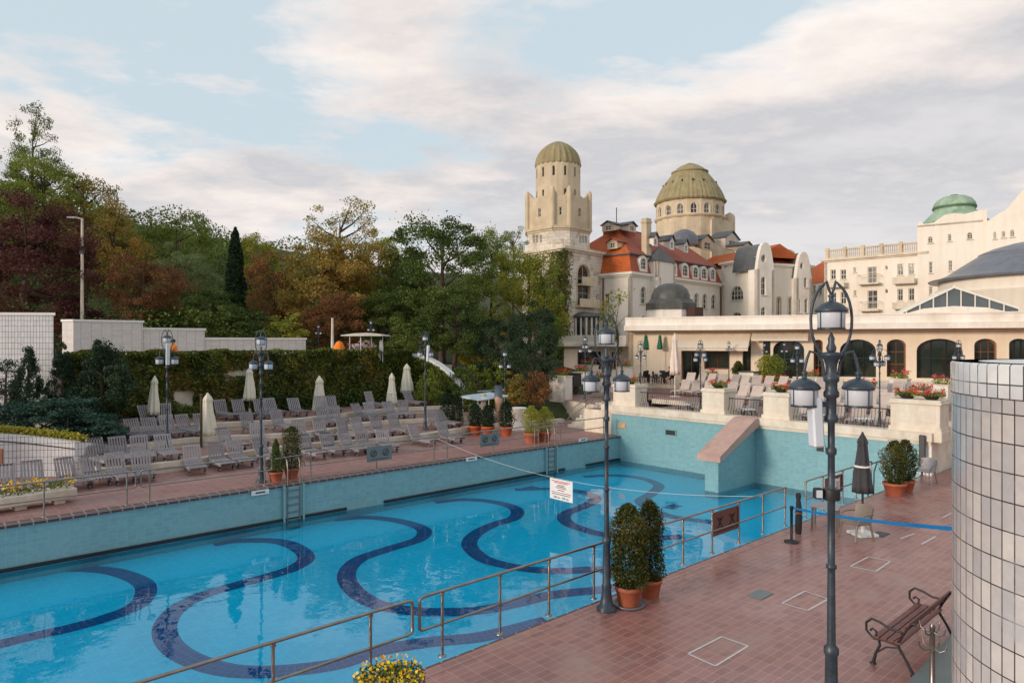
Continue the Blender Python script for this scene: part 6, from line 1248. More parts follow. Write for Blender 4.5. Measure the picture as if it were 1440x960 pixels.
# bench
A_, B_ = G(1285, 951, 0), G(1341, 897, 0); dirb = (B_-A_).normalized(); ang = math.atan2(dirb.y, dirb.x); Lb_ = 2.06; c = (A_+B_)/2+Vector((-dirb.y, dirb.x, 0))*.34
t = thing('park_bench', 'wooden slatted bench with black scrolled iron ends beside the tiled cylinder', 'bench', (c.x, c.y, 0), ang)
def bench_end(x):
    mb = MB(); r_ = .02; T_ = lambda pts: [(x, y, z) for y, z in pts]
    mb.tube(T_([(.24, .0), (.20, .18), (.14, .32), (.16, .42)]), [.028, .022, .02, .02], 7); mb.tube(T_([(-.34, .0), (-.25, .18), (-.14, .36), (-.12, .44), (-.21, .62), (-.30, .78)]), [.028, .022, .02, .02, .02, .022], 7)
    mb.tube(T_([(.24, .40), (.1, .42), (-.12, .40)]), r_, 7); mb.tube(T_([(.20, .18), (.05, .32), (-.12, .36), (-.25, .18)]), .014, 6)
    mb.tube(T_([(-.18, .62), (-.02, .62), (.14, .68), (.26, .70), (.34, .62), (.34, .50), (.26, .42), (.20, .44), (.19, .52), (.25, .55), (.28, .51)]), .019, 7); mb.tube(T_([(-.30, .78), (-.35, .80), (-.37, .76)]), .018, 6); mb.lathe([(.05, 0), (.05, .015), (.03, .03)], 8, (x, .24, 0)); mb.lathe([(.05, 0), (.05, .015), (.03, .03)], 8, (x, -.34, 0))
    mb.build('iron_end', K['lampblue'] if False else K['iron'], t)
bench_end(-Lb_/2+.04); bench_end(Lb_/2-.04); 
for k, (y, z) in enumerate(((.19, .435), (.085, .44), (-.02, .44), (-.125, .435))): mb = MB(); mb.box((0, y, z), (Lb_-.04, .088, .03), bev=.006); mb.build('seat_slat', K['benchwood'], t)
for k, (y, z) in enumerate(((-.165, .56), (-.225, .66), (-.285, .76))): mb = MB(); mb.box(None, (Lb_-.04, .03, .075), mat=Matrix.Translation((0, y+.02, z)) @ Matrix.Rotation(R(30), 4, 'X'), bev=.006); mb.build('back_slat', K['benchwood'], t)
# hook stand
q = G(1311, 1010, 0); q = Q(1311, 9.0, 0); t = thing('hook_stand', 'metal pole with a ring of curved coat hooks in front of the bench', 'hook stand', q); hz_ = ZZ(882, q.y); mb = MB(); mb.lathe([(.16, 0), (.16, .02), (.035, .05), (.032, hz_), (.04, hz_+.01), (.02, hz_+.05)], 10); mb.build('pole', K['steel'], t)
for lv, (z, n_) in enumerate(((hz_-.02, 4), (hz_-.24, 5))):
    for k in range(n_): a = 2*PI*k/n_+.5; mb = MB(); c_, s_ = cos(a), sin(a); mb.tube([(.02*c_, .02*s_, z-.03), (.09*c_, .09*s_, z-.06), (.15*c_, .15*s_, z-.02), (.17*c_, .17*s_, z+.06)], [.012, .012, .010, .008], 6); mb.build('hook', K['steel'], t)
# stanchion, tape, wrapped stand
q = G(1113, 762, 0); zt2 = ZZ(711, q.y); t = thing('tape_stanchion', 'black belt stanchion holding the blue tape', 'stanchion', q); mb = MB(); mb.lathe([(.18, 0), (.18, .03), (.06, .06), (.035, .07), (.035, zt2-.1), (.045, zt2-.1), (.045, zt2)], 16); mb.build('post', K['black'], t)
end = Vector((cc.x, cc.y, 0))+Vector((-.84, .54, 0)).normalized()*Rc; k_ = (1339-720)/F; e = Vector((k_*8.15, 8.15, ZZ(743, 8.15))); a = Vector((q.x+.04, q.y, zt2-.05))
mb = MB(); N = 14; pts = [a.lerp(e, i/N)-Vector((0, 0, .05*4*(i/N)*(1-i/N))) for i in range(N+1)]
for i in range(N): p0, p1 = pts[i], pts[i+1]; h = Vector((0, 0, .026)); o = Vector((.002, .002, 0)); mb.face([p0-h, p1-h, p1+h, p0+h]); mb.face([p0+h+o, p1+h+o, p1-h+o, p0-h+o])
tp_ = mb.build('blue_tape', K['blue']); tag(tp_, 'long blue barrier tape stretched from the stanchion to the tiled cylinder', 'tape')
q = G(1123, 750, 0); h = ZZ(693, q.y); t = thing('wrapped_stand', 'narrow black wrapped object standing behind the stanchion', 'stand', q); mb = MB(); mb.lathe([(.07, 0), (.085, .1), (.09, h*.45), (.06, h*.5), (.085, h*.55), (.06, h*.8), (.05, h*.83), (.07, h*.9), (.06, h)], 12, mod=lambda a, z: 1+.08*sin(3*a+z*6)); mb.build('cover', K['blackcloth'], t); mb = MB(); mb.lathe([(.095, h*.50), (.1, h*.52), (.095, h*.54)], 12); mb.build('strap', K['wood'], t)
# table and chair at the pool side
q = G(1161, 742, 0); table(Vector((q.x, q.y, 0)), 'low grey plastic table beside the near lamp post', m='rattan', h=.62, w_=.72, rz=ANG+.3, topm='plastic')
def armchair(loc, rz, lab, m='rattan'):
    t = thing('armchair', lab, 'chair', loc, rz, 'plastic armchairs'); mb = MB(); mb.box((0, 0, .42), (.5, .52, .05), bev=.02); mb.build('seat', K[m], t); mb = MB()
    n = 10
    for i in range(n):
        for dz in (0,):
            a0, a1 = -1+2*i/n, -1+2*(i+1)/n; f = lambda u, z: Vector((-.25-.10*(z-.44)/.42+.06*u*u, u*.27, z)); w = [f(a0, .44), f(a1, .44), f(a1, .86-.05*a1*a1), f(a0, .86-.05*a0*a0)]; mb.face(w); mb.face([p+Vector((-.025, 0, 0)) for p in w[::-1]]); mb.face([w[3], w[2], w[2]+Vector((-.025, 0, 0)), w[3]+Vector((-.025, 0, 0))])
    mb.build('backrest', K[m], t)
    for sy in (-1, 1):
        mb = MB(); mb.tube([(-.27, sy*.28, .66), (.0, sy*.31, .66), (.2, sy*.30, .62), (.24, sy*.27, .44)], .022, 7); mb.build('armrest', K[m], t)
        for sx in (-1, 1): mb = MB(); mb.bar((sx*.22, sy*.23, .42), (sx*.30, sy*.27, 0), .04, .045); mb.build('leg', K[m], t)
    return t
q = G(1204, 757, 0); armchair(q, R(200), 'taupe plastic armchair at the foot of the charcoal parasol'); q = G(1301, 678, 0); armchair(q, R(215), 'distant plastic armchair near the end of the deck wall', 'plastic')
q = RS(1297, 28.7); t = thing('outdoor_heater', 'narrow dark panel standing against the end wall behind the potted shrubs', 'panel', (q.x, q.y, 0), ANG); mb = MB(); mb.box((0, 0, .95), (.1, .22, 1.2), bev=.03); mb.build('panel', K['dark'], t); mb = MB(); mb.tube([(0, 0, 0), (0, 0, .4)], .03, 6); mb.build('stand', K['dark'], t)
# painted squares and grates in the right deck
def deck_frame(pts, lab):
    c = sum((G(x, y) for x, y in pts), Vector())/4; mb = MB()
    for i in range(4):
        a, b = G(*pts[i]), G(*pts[(i+1) % 4]); d = (b-a).normalized(); n = Vector((-d.y, d.x, 0))*.02; mb.face([a-n+Vector((0, 0, .004+.001*i)), b-n+Vector((0, 0, .004+.001*i)), b+n+Vector((0, 0, .004+.001*i)), a+n+Vector((0, 0, .004+.001*i))])
    struct(mb.build('deck_hatch_marking', K['linepaint']))
deck_frame([(968, 919), (1006, 936), (1052, 908), (1015, 895)], ''); deck_frame([(1100, 848), (1136, 858), (1165, 842), (1132, 831)], ''); deck_frame([(1196, 796), (1232, 803), (1252, 789), (1221, 783)], '')
mb = MB(); 
for (a, b) in (((1266, 757), (1286, 750)), ((1296, 765), (1316, 754)), ((1325, 728), (1338, 721))):
    A_, B_ = G(*a), G(*b); d = (B_-A_).normalized(); n = Vector((-d.y, d.x, 0))*.025; z = Vector((0, 0, .005)); mb.face([A_-n+z, B_-n+z, B_+n+z, A_+n+z])
struct(mb.build('deck_line_marking', K['linepaint']))
for i, (px, py) in enumerate(((1238, 751), (1069, 836))):
    q = G(px, py); mb = MB(); mb.box((0, 0, 0), (.5, .3, .012)); o = mb.build('deck_drain', K['dark'] if i == 0 else K['signgrey']); o.location = (q.x, q.y, .008); o.rotation_euler = (0, 0, ANG); tag(o, ['small dark drain grate beside the parasol base', 'small grey drain cover left of the far painted square'][i], 'drain')
# rope across the pool with the hanging notice, depth plates
a = RT(614, TL, .96)+Vector((0, 0, 0)); b = RT(1072, TR, 1.0); N = 30; pts = []
k_ = (790-720)/F
def rp(f): q = a.lerp(b, f); return q-Vector((0, 0, SAG*4*f*(1-f)))
SAG = 1.0
fs = min(range(200), key=lambda i: abs((a.lerp(b, i/200).x/a.lerp(b, i/200).y)-k_))/200; q = a.lerp(b, fs); SAG = (q.z-ZZ(673.5, q.y))/(4*fs*(1-fs))
mb = MB(); mb.tube([rp(i/N) for i in range(N+1)], .005, 5); tag(mb.build('pool_rope', K['white']), 'thin white rope hung across the pool between the two railings', 'rope')
d = (b-a); d.z = 0; d.normalize(); q = rp(fs); sl = rp(fs+.01)-rp(fs-.01); tilt = math.atan2(sl.z, math.hypot(sl.x, sl.y)); w_ = 31/F*q.y/abs(d.dot(Vector((1, 0, 0))))*.95; h = 29/F*q.y
M_ = Matrix.Rotation(math.atan2(d.y, d.x), 4, 'Z') @ Matrix.Rotation(-tilt, 4, 'Y'); t = thing('rope_notice', 'white notice board printed in red and black hanging from the pool rope', 'notice', q); t.rotation_euler = M_.to_euler()
mb = MB(); mb.box((0, 0, -h/2-.02), (w_, .012, h), bev=.003); mb.build('board', K['white'], t)
def textobj(s, size, loc, m, parent, al='CENTER'):
    cu = bpy.data.curves.new('lettering', 'FONT'); cu.body = s; cu.size = size; cu.align_x = al; cu.align_y = 'CENTER'; cu.extrude = .001; cu.resolution_u = 2
    o = bpy.data.objects.new('tmp', cu); C.objects.link(o); dg_ = bpy.context.evaluated_depsgraph_get(); me = bpy.data.meshes.new_from_object(o.evaluated_get(dg_)); bpy.data.objects.remove(o); me.materials.clear(); me.materials.append(m)
    e = bpy.data.objects.new('lettering', me); C.objects.link(e); e.parent = parent; e.location = loc; e.rotation_euler = (PI/2, 0, 0); return e
y = -.011
mb = MB()
for k, (z, w2) in enumerate(((.10, .82), (.17, .6))): mb.box((0, y, -.02-h*z), (w_*w2, .004, h*.035))
for z, w2 in ((.42, .5), (.64, .85)): mb.box((0, y, -.02-h*z), (w_*w2, .004, h*.03))
mb.build('red_lines', K['redink'], t); mb = MB()
for z, w2 in ((.28, .3), (.35, .4), (.52, .3), (.73, .8)): mb.box((0, y, -.02-h*z), (w_*w2, .004, h*.03))
mb.build('black_lines', K['ink'], t); textobj('340 cm - 270 cm', h*.15, (0, y-.002, -.02-h*.88), K['ink'], t)
for i, (px, py) in enumerate(((366, 692), (663, 645), (820, 618))):
    yv = 23.35/(V.x*(px-720)/F+V.y); q = Q(px, yv, ZZ(py, yv)); t = thing('depth_plate', ['white depth plate on the far wall just left of the ladder', 'white depth plate on the far wall below the canopy sign', 'white depth plate on the far wall near the corner'][i], 'plate', q, ANG, 'depth plates on the far pool wall'); mb = MB(); mb.box((0, 0, 0), (.62, .02, .17), bev=.004); mb.build('plate', K['white'], t); mb = MB(); mb.box((0, -.013, 0), (.34, .006, .05)); mb.build('marking', K['ink'], t)
# ================================================================ people
def person(loc, rz, lab, shirt, trousers, sitting=False):
    t = thing('person', lab, 'person', loc, rz); hz_ = .92 if not sitting else .50
    J = {'pel': (0, 0, hz_), 'chest': (0, .0, hz_+.42), 'neck': (0, 0, hz_+.56), 'head0': (0, .01, hz_+.62), 'head1': (0, .01, hz_+.76)}
    V_ = [J['pel'], J['chest'], J['neck'], J['head0'], J['head1']]; Rr = [.16, .17, .06, .085, .09]; E = [(0, 1), (1, 2), (2, 3), (3, 4)]
    for sx in (-1, 1):
        b = len(V_)
        V_ += [(sx*.19, 0, hz_+.48), (sx*.24, .04, hz_+.2), (sx*.20, .20, hz_+.05), (sx*.18, .26, hz_+.02)]; Rr += [.065, .05, .038, .035]; E += [(1, b), (b, b+1), (b+1, b+2), (b+2, b+3)]
        b = len(V_)
        if sitting: V_ += [(sx*.10, .05, hz_-.03), (sx*.13, .42, hz_-.02), (sx*.13, .40, .08), (sx*.13, .52, .04)]
        else: V_ += [(sx*.10, 0, hz_-.08), (sx*.11, .03, .50), (sx*.11, -.02, .08), (sx*.12, .12, .04)]
        Rr += [.10, .07, .045, .04]; E += [(0, b), (b, b+1), (b+1, b+2), (b+2, b+3)]
    me = bpy.data.meshes.new('body'); me.from_pydata(V_, E, []); o = bpy.data.objects.new('tmpbody', me); C.objects.link(o); sk = o.modifiers.new('s', 'SKIN'); 
    for i, v in enumerate(me.skin_vertices[0].data): v.radius = (Rr[i], Rr[i]*(.75 if i < 2 else 1)); v.use_root = (i == 0)
    o.modifiers.new('u', 'SUBSURF').levels = 2; dg_ = bpy.context.evaluated_depsgraph_get(); m2 = bpy.data.meshes.new_from_object(o.evaluated_get(dg_)); bpy.data.objects.remove(o); m2.name = 'body'
    m2.materials.clear(); [m2.materials.append(x) for x in (K['skin'], shirt, trousers)]
    for p in m2.polygons:
        c = p.center; p.use_smooth = True; p.material_index = 0
        if c.z < hz_+.02 and abs(c.x) < .17 and not (c.y > .14 and c.z > hz_-.1 and abs(c.x) > .14): p.material_index = 2
        elif c.z < hz_+.57: p.material_index = 1 if not (c.y > .12 and abs(c.x) > .12) else 0
    e = bpy.data.objects.new('body', m2); C.objects.link(e); e.parent = t
    mb = MB(); mb.sphere((0, -.02, hz_+.78), .115, 12, 0, (1, 1, .95)); mb.build('hair', K['hair'], t); mb = MB(); mb.lathe([(.01, 0), (.02, .02), (.008, .05)], 5, (0, .105, hz_+.68)); mb.sphere((-.035, .09, hz_+.72), .012, 5, 1); mb.sphere((.035, .09, hz_+.72), .012, 5, 1); mb.build('face', [K['skin'], K['hair']], t); return t
q = Q(243.5, 37.6, 3.4); person(q, R(170), 'person in a bright orange top standing behind the ivy wall by the lamp', K['orangecloth'], K['blackcloth'])
q = RS(942, 42.9, 1.85); chair(q, R(200), 'dark cafe chair under the seated person in black', group='dark cafe chairs by the green parasols'); person(q+Vector((0, 0, 0)), R(110), 'person in black seated beside the pale parasol', K['blackcloth'], K['blackcloth'], True)
# ================================================================ vegetation
CR = {}
def crown_data(kind, seed):
    k = (kind, seed)
    if k not in CR:
        if kind == 'round': p, c = clump_pts(1, 1, 0, 96, 200, .125, seed, .45)
        elif kind == 'full': p, c = clump_pts(1, 1, 0, 92, 235, .125, seed, .42, lump=.28)
        elif kind == 'airy': p, c = clump_pts(1, 1, 0, 105, 85, .105, seed, .5, lump=.35)
        elif kind == 'cone': p, c = clump_pts(1, 1, 0, 120, 80, .10, seed, .4, cone=.92, lump=.15)
        elif kind == 'bush': p, c = clump_pts(1, 1, 0, 60, 90, .16, seed, .3, lump=.3)
        CR[k] = (p, c, {})
    return CR[k]
def tree(name, label, px, ytop, ybot, wpx, d, m, kind='round', seed=1, zb=None, leaf=.045, cat='tree', group=None, trunk=True, lean=0):
    zt_, zc0 = ZZ(ytop, d), ZZ(ybot, d); q = Q(px, d); zg = hill_h(q.x, q.y)-.3 if zb is None else zb; t = thing(name, label, cat, (q.x, q.y, zg), random.uniform(0, 6.28), group)
    rx = wpx/F*d/2; rz = (zt_-zc0)/2; cz = (zt_+zc0)/2-zg; p, c, cache = crown_data(kind, seed)
    asp = round(rz/rx*2)/2; key = (m, round(leaf*1000))
    if key not in cache: cache[key] = leaf_mesh('crown', p, leaf, K[m], seed)
    o = bpy.data.objects.new('crown', cache[key]); C.objects.link(o); o.parent = t; o.location = (0, 0, cz); o.scale = (rx, rx, rz*1.0)
    if trunk:
        mb = MB(); r0 = max(.10, rx*.055); top = cz-rz*.2; mb.tube([(0, 0, -.5), (r0*.4, 0, top*.35), (-r0*.5, r0*.5, top*.7), (0, 0, top), (0, 0, cz+rz*.55)], [r0*1.3, r0, r0*.8, r0*.62, r0*.12], 8)
        cs = sorted([tuple(v) for v in c], key=lambda v: v[2]); cs = cs[::max(1, len(cs)//(26 if kind == 'airy' else 14))]
        for v in cs:
            e = Vector((v[0]*rx, v[1]*rx, cz+v[2]*rz)); s0 = Vector((0, 0, max(top*.75, min(e.z-e.xy.length*.7, cz+rz*.3)))); mid = s0.lerp(e, .5)+Vector((0, 0, -.08*e.xy.length)); mb.tube([s0, mid, e], [r0*.42, r0*.25, r0*.07], 5)
        mb.build('trunk', K['bark'], t)
    return t
T_ = [
 ('thin_tree', 'tall thin crowned tree rising highest at the upper left', 46, 148, 292, 92, 62, 'g_dark', 'airy', 1),
 ('leafy_tree', 'bright green tree below the tall thin one at the left', 62, 212, 320, 105, 60, 'g_mid', 'round', 2),
 ('leafy_tree', 'mid green tree at the far left edge above the maroon one', -10, 240, 380, 150, 56, 'g_mid', 'full', 3),
 ('leafy_tree', 'rusty olive tree right of the tall thin one', 118, 232, 400, 130, 64, 'gold', 'airy', 4),
 ('leafy_tree', 'golden brown tree behind the street light', 160, 268, 450, 120, 62, 'gold', 'full', 5),
 ('maroon_tree', 'wide dark maroon tree at the left edge behind the tiled block', 38, 282, 462, 215, 46, 'maroon', 'full', 6),
 ('rust_tree', 'dark rust red tree right of the street light', 202, 345, 470, 118, 48, 'rust', 'full', 7),
 ('leafy_tree', 'grey green tree between the golden and the bright green ones', 192, 318, 430, 70, 72, 'sage', 'round', 8),
 ('leafy_tree', 'bright green rounded tree on the hill skyline left of the cypress', 248, 292, 430, 118, 68, 'g_mid', 'round', 2),
 ('leafy_tree', 'pale sage tree in front of the bright green skyline tree', 262, 345, 470, 115, 56, 'sage', 'full', 3),
 ('leafy_tree', 'olive tree on the skyline right of the cypress', 365, 332, 450, 90, 68, 'g_yel', 'round', 8),
 ('leafy_tree', 'brown tinged tree at the foot of the cypress', 300, 395, 490, 120, 50, 'g_dark', 'full', 5),
 ('leafy_tree', 'rust tinted tree between the cypress and the large golden tree', 385, 350, 480, 95, 58, 'rust', 'round', 9),
 ('golden_tree', 'large airy golden tree in the middle with sky showing through its top', 478, 276, 420, 155, 58, 'gold', 'airy', 1),
 ('golden_tree', 'dense golden brown tree under the airy golden crown', 455, 330, 485, 165, 57, 'gold', 'full', 6),
 ('leafy_tree', 'olive green tree filling the gap left of the big dark tree', 532, 322, 480, 95, 62, 'g_yel', 'full', 3),
 ('dark_tree', 'big dark green tree in the centre with a forked trunk', 622, 290, 462, 168, 54, 'g_dark', 'full', 2),
 ('dark_tree', 'dark tree left behind the big forked one', 572, 335, 485, 100, 60, 'g_dark', 'full', 5),
 ('leafy_tree', 'light green tree right of the big dark tree', 692, 322, 470, 95, 60, 'g_mid', 'round', 4),
 ('leafy_tree', 'sunlit yellow green tree leaning before the tower', 744, 342, 492, 112, 56, 'g_yel', 'full', 8),
 ('leafy_tree', 'green tree standing right against the foot of the tower', 770, 388, 510, 62, 55, 'g_mid', 'full', 3),
 ('leafy_tree', 'small skyline tree between the light green one and the tower', 722, 316, 400, 66, 66, 'g_mid', 'airy', 4),
 ('dark_tree', 'dark understorey tree below the big forked one', 640, 400, 505, 130, 50, 'g_dark', 'full', 6),
 ('dark_conifer', 'dark spreading conifer left of the annex', 752, 425, 548, 92, 46, 'conif', 'full', 3),
 ('dark_conifer', 'dark conifer behind the lone lamp post', 700, 430, 545, 90, 49, 'conif', 'full', 2),
 ('leafy_tree', 'dark green tree behind the kiosk roof', 540, 405, 505, 110, 55, 'g_dark', 'full', 8),
 ('leafy_tree', 'bronze tree behind the orange cover', 470, 410, 505, 110, 53, 'rust', 'full', 4),
 ('yellow_shrub', 'yellow green shrub above the low white wall', 398, 438, 497, 78, 50, 'g_yel', 'bush', 1),
 ('dark_shrub', 'dark shrub at the foot of the rust tree', 235, 430, 500, 130, 48, 'g_dark', 'bush', 2),
 ('dark_shrub', 'dark shrub left of the yellow green one', 335, 435, 500, 110, 49, 'g_dark', 'bush', 3),
 ('dark_shrub', 'shadowy shrub under the street light', 118, 425, 500, 120, 46, 'maroon', 'bush', 4),
 ('red_shrub', 'autumn red shrub left of the tall red flower planter', 756, 515, 578, 52, 44, 'rust', 'bush', 5),
 ('bronze_shrub', 'bronze green shrub behind the distant lamp', 726, 520, 580, 60, 45, 'gold', 'bush', 1),
 ('green_shrub', 'layered green shrub beside the brown steps', 690, 505, 585, 72, 47, 'g_mid', 'bush', 2),
 ('green_shrub', 'dark green shrub behind the columnar thujas', 648, 512, 600, 60, 43.5, 'g_dark', 'bush', 3),
 ('green_shrub', 'leafy shrub at the right end of the ivy wall', 606, 520, 592, 50, 43.2, 'g_mid', 'bush', 4),
 ('green_shrub', 'low dark shrub behind the stone pedestal', 742, 560, 612, 66, 42, 'conif', 'bush', 5),
 ('green_shrub', 'ferny yellowish shrub right of the stair parapet', 668, 470, 530, 70, 52, 'g_yel', 'bush', 1),
 ('dark_shrub', 'dark green hedge shrub behind the stairs lamp', 590, 440, 500, 90, 50, 'g_dark', 'bush', 2),
 ('dark_conifer', 'tall slim dark conifer left of two by the tiled block', 40, 478, 600, 62, 29.5, 'conif', 'cone', 1),
 ('dark_conifer', 'tall slim dark conifer between the tiled block and the coursed wall', 88, 478, 600, 60, 30.5, 'conif', 'cone', 2),
 ('dark_conifer', 'broad dark yew right of the slim conifers', 143, 478, 612, 98, 30.5, 'conif', 'full', 4),
 ('dark_conifer', 'dark rounded yew at the left edge', 8, 500, 605, 80, 28.5, 'conif', 'bush', 3),
]
for i, (nm, lab, px, yt, yb, wp_, d, m, kd_, sd_) in enumerate(T_):
    z = None
    if d < 32: z = .9
    elif yb > 545: z = .0 if px > 580 else .9
    tree(nm, lab, px, yt, yb, wp_, d, m, kd_, sd_, zb=z, leaf=(.040 if kd_ != 'bush' else .08) if d > 32 else .06, cat='shrub' if 'shrub' in nm else 'tree', trunk=True)
# cypress
q = Q(331, 52); zg = hill_h(q.x, q.y)-.2; t = thing('cypress', 'slim dark cypress standing alone on the hill', 'tree', (q.x, q.y, zg)); H_ = ZZ(320, 52)-zg; g_ = np.random.default_rng(5); n = 9000; u = g_.uniform(0, 1, n); a = g_.uniform(0, 2*PI, n)
r_ = np.interp(u, [0, .1, .4, .8, .95, 1], [.6, 1, .95, .55, .28, .02])*.85*np.sqrt(g_.uniform(.3, 1, n))*(1+.2*np.sin(a*3+u*25)); leaf_obj('crown', np.stack([r_*np.cos(a), r_*np.sin(a), .6+u*(H_-.6)], 1), .2, K['cypr'], t, seed=5); mb = MB(); mb.tube([(0, 0, -.3), (0, 0, H_*.9)], [.16, .03], 7); mb.build('trunk', K['bark'], t)
# blue spreading junipers: flat tiers of sprays
def juniper(px, py, d, rx, hh, lab, seed, z=.9):
    q = Q(px, d, z); t = thing('blue_juniper', lab, 'shrub', q, 0, 'blue green spreading junipers'); g_ = np.random.default_rng(seed); pts = []
    for k in range(46):
        a = g_.uniform(0, 2*PI); L_ = rx*g_.uniform(.55, 1.05); z0 = hh*g_.uniform(.1, .9); L_ *= 1-.5*z0/hh; n = 170; u = g_.uniform(.1, 1, n); w_ = .32*(1-u*.6)
        x = u*L_; y = g_.normal(size=n)*w_; zz = z0+u*.35+g_.normal(size=n)*.05-u*u*.15; pts.append(np.stack([x*np.cos(a)-y*np.sin(a), x*np.sin(a)+y*np.cos(a), zz], 1))
    leaf_obj('foliage', np.concatenate(pts), .13, K['bluesp'], t, seed=seed, asp=.35, updir=1); mb = MB(); [mb.tube([(0, 0, 0), (rx*.3*cos(a), rx*.3*sin(a), hh*.35), (rx*.6*cos(a), rx*.6*sin(a), hh*.6)], [.06, .04, .015], 5) for a in (.3, 1.5, 2.8, 4.1, 5.3)]; mb.build('stem', K['bark'], t)
juniper(95, 590, 28.2, 2.3, 1.9, 'blue green juniper in front of the yew, the largest', 1); juniper(25, 595, 27.4, 2.2, 1.7, 'blue green juniper at the left edge over the tiled wall', 2); juniper(135, 600, 28.6, 1.6, 1.0, 'blue green juniper reaching right toward the terrace kerb', 3)
g_ = np.random.default_rng(9); n = 3800; f = g_.uniform(0, 1, n); pp = []
for fi in f: k = min(int(fi*nW), nW-1); (a, za), (b, zb) = wp[k], wp[k+1]; ff = fi*nW-k; q = a.lerp(b, ff); pp.append((q.x+g_.normal()*.1+.05, q.y+.25+abs(g_.normal())*.25, za+(zb-za)*ff+g_.uniform(-.15, .22)))
tag(leaf_obj('ground_cover', np.array(pp), .12, K['g_yel'], seed=4), 'yellow green ground cover spilling over the curved tiled wall', 'ground cover', kind='stuff')
# ivy wall below the promenade
ws = P(18, 39.0, 0); t = thing('ivy_wall', 'long retaining wall covered with autumn ivy below the promenade', 'wall', P(18, 39.2, 0)); mb = MB(); st_prism(mb, [(6.0, 38.95), (27.3, 38.95), (27.3, 39.35), (6.0, 39.35)], -.5, 4.28); mb.build('wall', K['stone'], t, world=True)
mb = MB(); st_prism(mb, [(6.0, 38.9), (27.3, 38.9), (27.3, 39.45), (6.0, 39.45)], 4.28, 4.38); mb.build('coping', K['white'], t, world=True)
g_ = np.random.default_rng(21); n = 34000; s_ = g_.uniform(6, 27.3, n); z_ = .4+4.15*g_.uniform(0, 1, n)**.85; lump = .35+.28*np.sin(s_*1.3+z_*1.1)+.22*np.sin(s_*2.7-z_*2.3+1)+.15*np.sin(s_*5.1+z_*4)
keep = ~((np.sin(s_*.9+4)*np.sin(z_*1.2+.6) > .985) | ((np.abs(s_-11.4) < .5) & (np.abs(z_-2.0) < .45)) | ((np.abs(s_-14.2) < .55) & (np.abs(z_-3.3) < .16))); dep = np.clip(lump, .05, 1)*g_.uniform(.2, 1, n); tt_ = 38.9-dep
s_, z_, tt_ = s_[keep], z_[keep], tt_[keep]; c_ = np.stack([s_*U.x+tt_*V.x, s_*U.y+tt_*V.y, z_], 1); o = leaf_obj('ivy', c_-np.array(tuple(t.location)), .19, K['ivy'], t, seed=3); 
n = 7000; s_ = g_.uniform(6, 27.3, n); s_ = s_[(np.abs(s_-16.8) > 1.5) | (g_.uniform(0, 1, n) < .2)]; n = len(s_); tt_ = 39.0+g_.normal(size=n)*.22; z_ = 4.3+.14*np.sin(s_*2)+g_.uniform(-.1, .22, n); c_ = np.stack([s_*U.x+tt_*V.x, s_*U.y+tt_*V.y, z_], 1); leaf_obj('ivy', c_-np.array(tuple(t.location)), .17, K['ivy'], t, seed=13)
# dark planting at the foot of the wall
n = 9000; s_ = g_.uniform(9, 28, n); tt_ = 38.6-np.abs(g_.normal(size=n))*.35; z_ = 1.0+(g_.uniform(0, 1, n)**1.4)*(1.1+.5*np.sin(s_*.9)); c_ = np.stack([s_*U.x+tt_*V.x, s_*U.y+tt_*V.y, z_], 1); tag(leaf_obj('wall_foot_planting', c_, .16, K['g_dark'], seed=14), 'dark green planting along the foot of the ivy wall', 'planting', kind='stuff')
# promenade balustrade stubs
t = railing('promenade_railing', 'low dark railing above the ivy between the coursed walls and the lamp', [P(6.5, 39.9), P(26.5, 39.9)], 3.4, [k*2.0 for k in range(11)], h=1.12, m='iron', mids=(.5,), foot=False)
# woodland floor and the far wooded hill
def wood(n, fx, seed, m, size, lab, name='undergrowth'):
    g_ = np.random.default_rng(seed); x = g_.uniform(fx[0], fx[1], n); y = g_.uniform(fx[2], fx[3], n); s_ = x*U.x+y*U.y; t_ = x*V.x+y*V.y; ok = (t_ > fx[4]) & ((s_ < 29) | (t_ > 34)) & (s_ < 52) & ~((x > 0.5) & (y > 60)); x, y, t_ = x[ok], y[ok], t_[ok]
    h = np.array([hill_h(a, b) for a, b in zip(x, y)]); z = h+g_.uniform(0, 1, len(x))**.8*(fx[5]*(.65+.35*np.sin(x*.35)*np.cos(y*.3+1))); tag(leaf_obj(name, np.stack([x, y, z], 1), size, K[m], seed=seed), lab, 'woodland', kind='stuff')
wood(36000, (-75, 3, 44, 80, 48, 4.5), 31, 'g_dark', .3, 'shadowy mass of undergrowth beneath the hillside trees')
wood(60000, (-110, 2, 62, 105, 62, 5.5), 32, 'g_dark', .42, 'far wooded slope behind the nearer trees', 'far_wood')
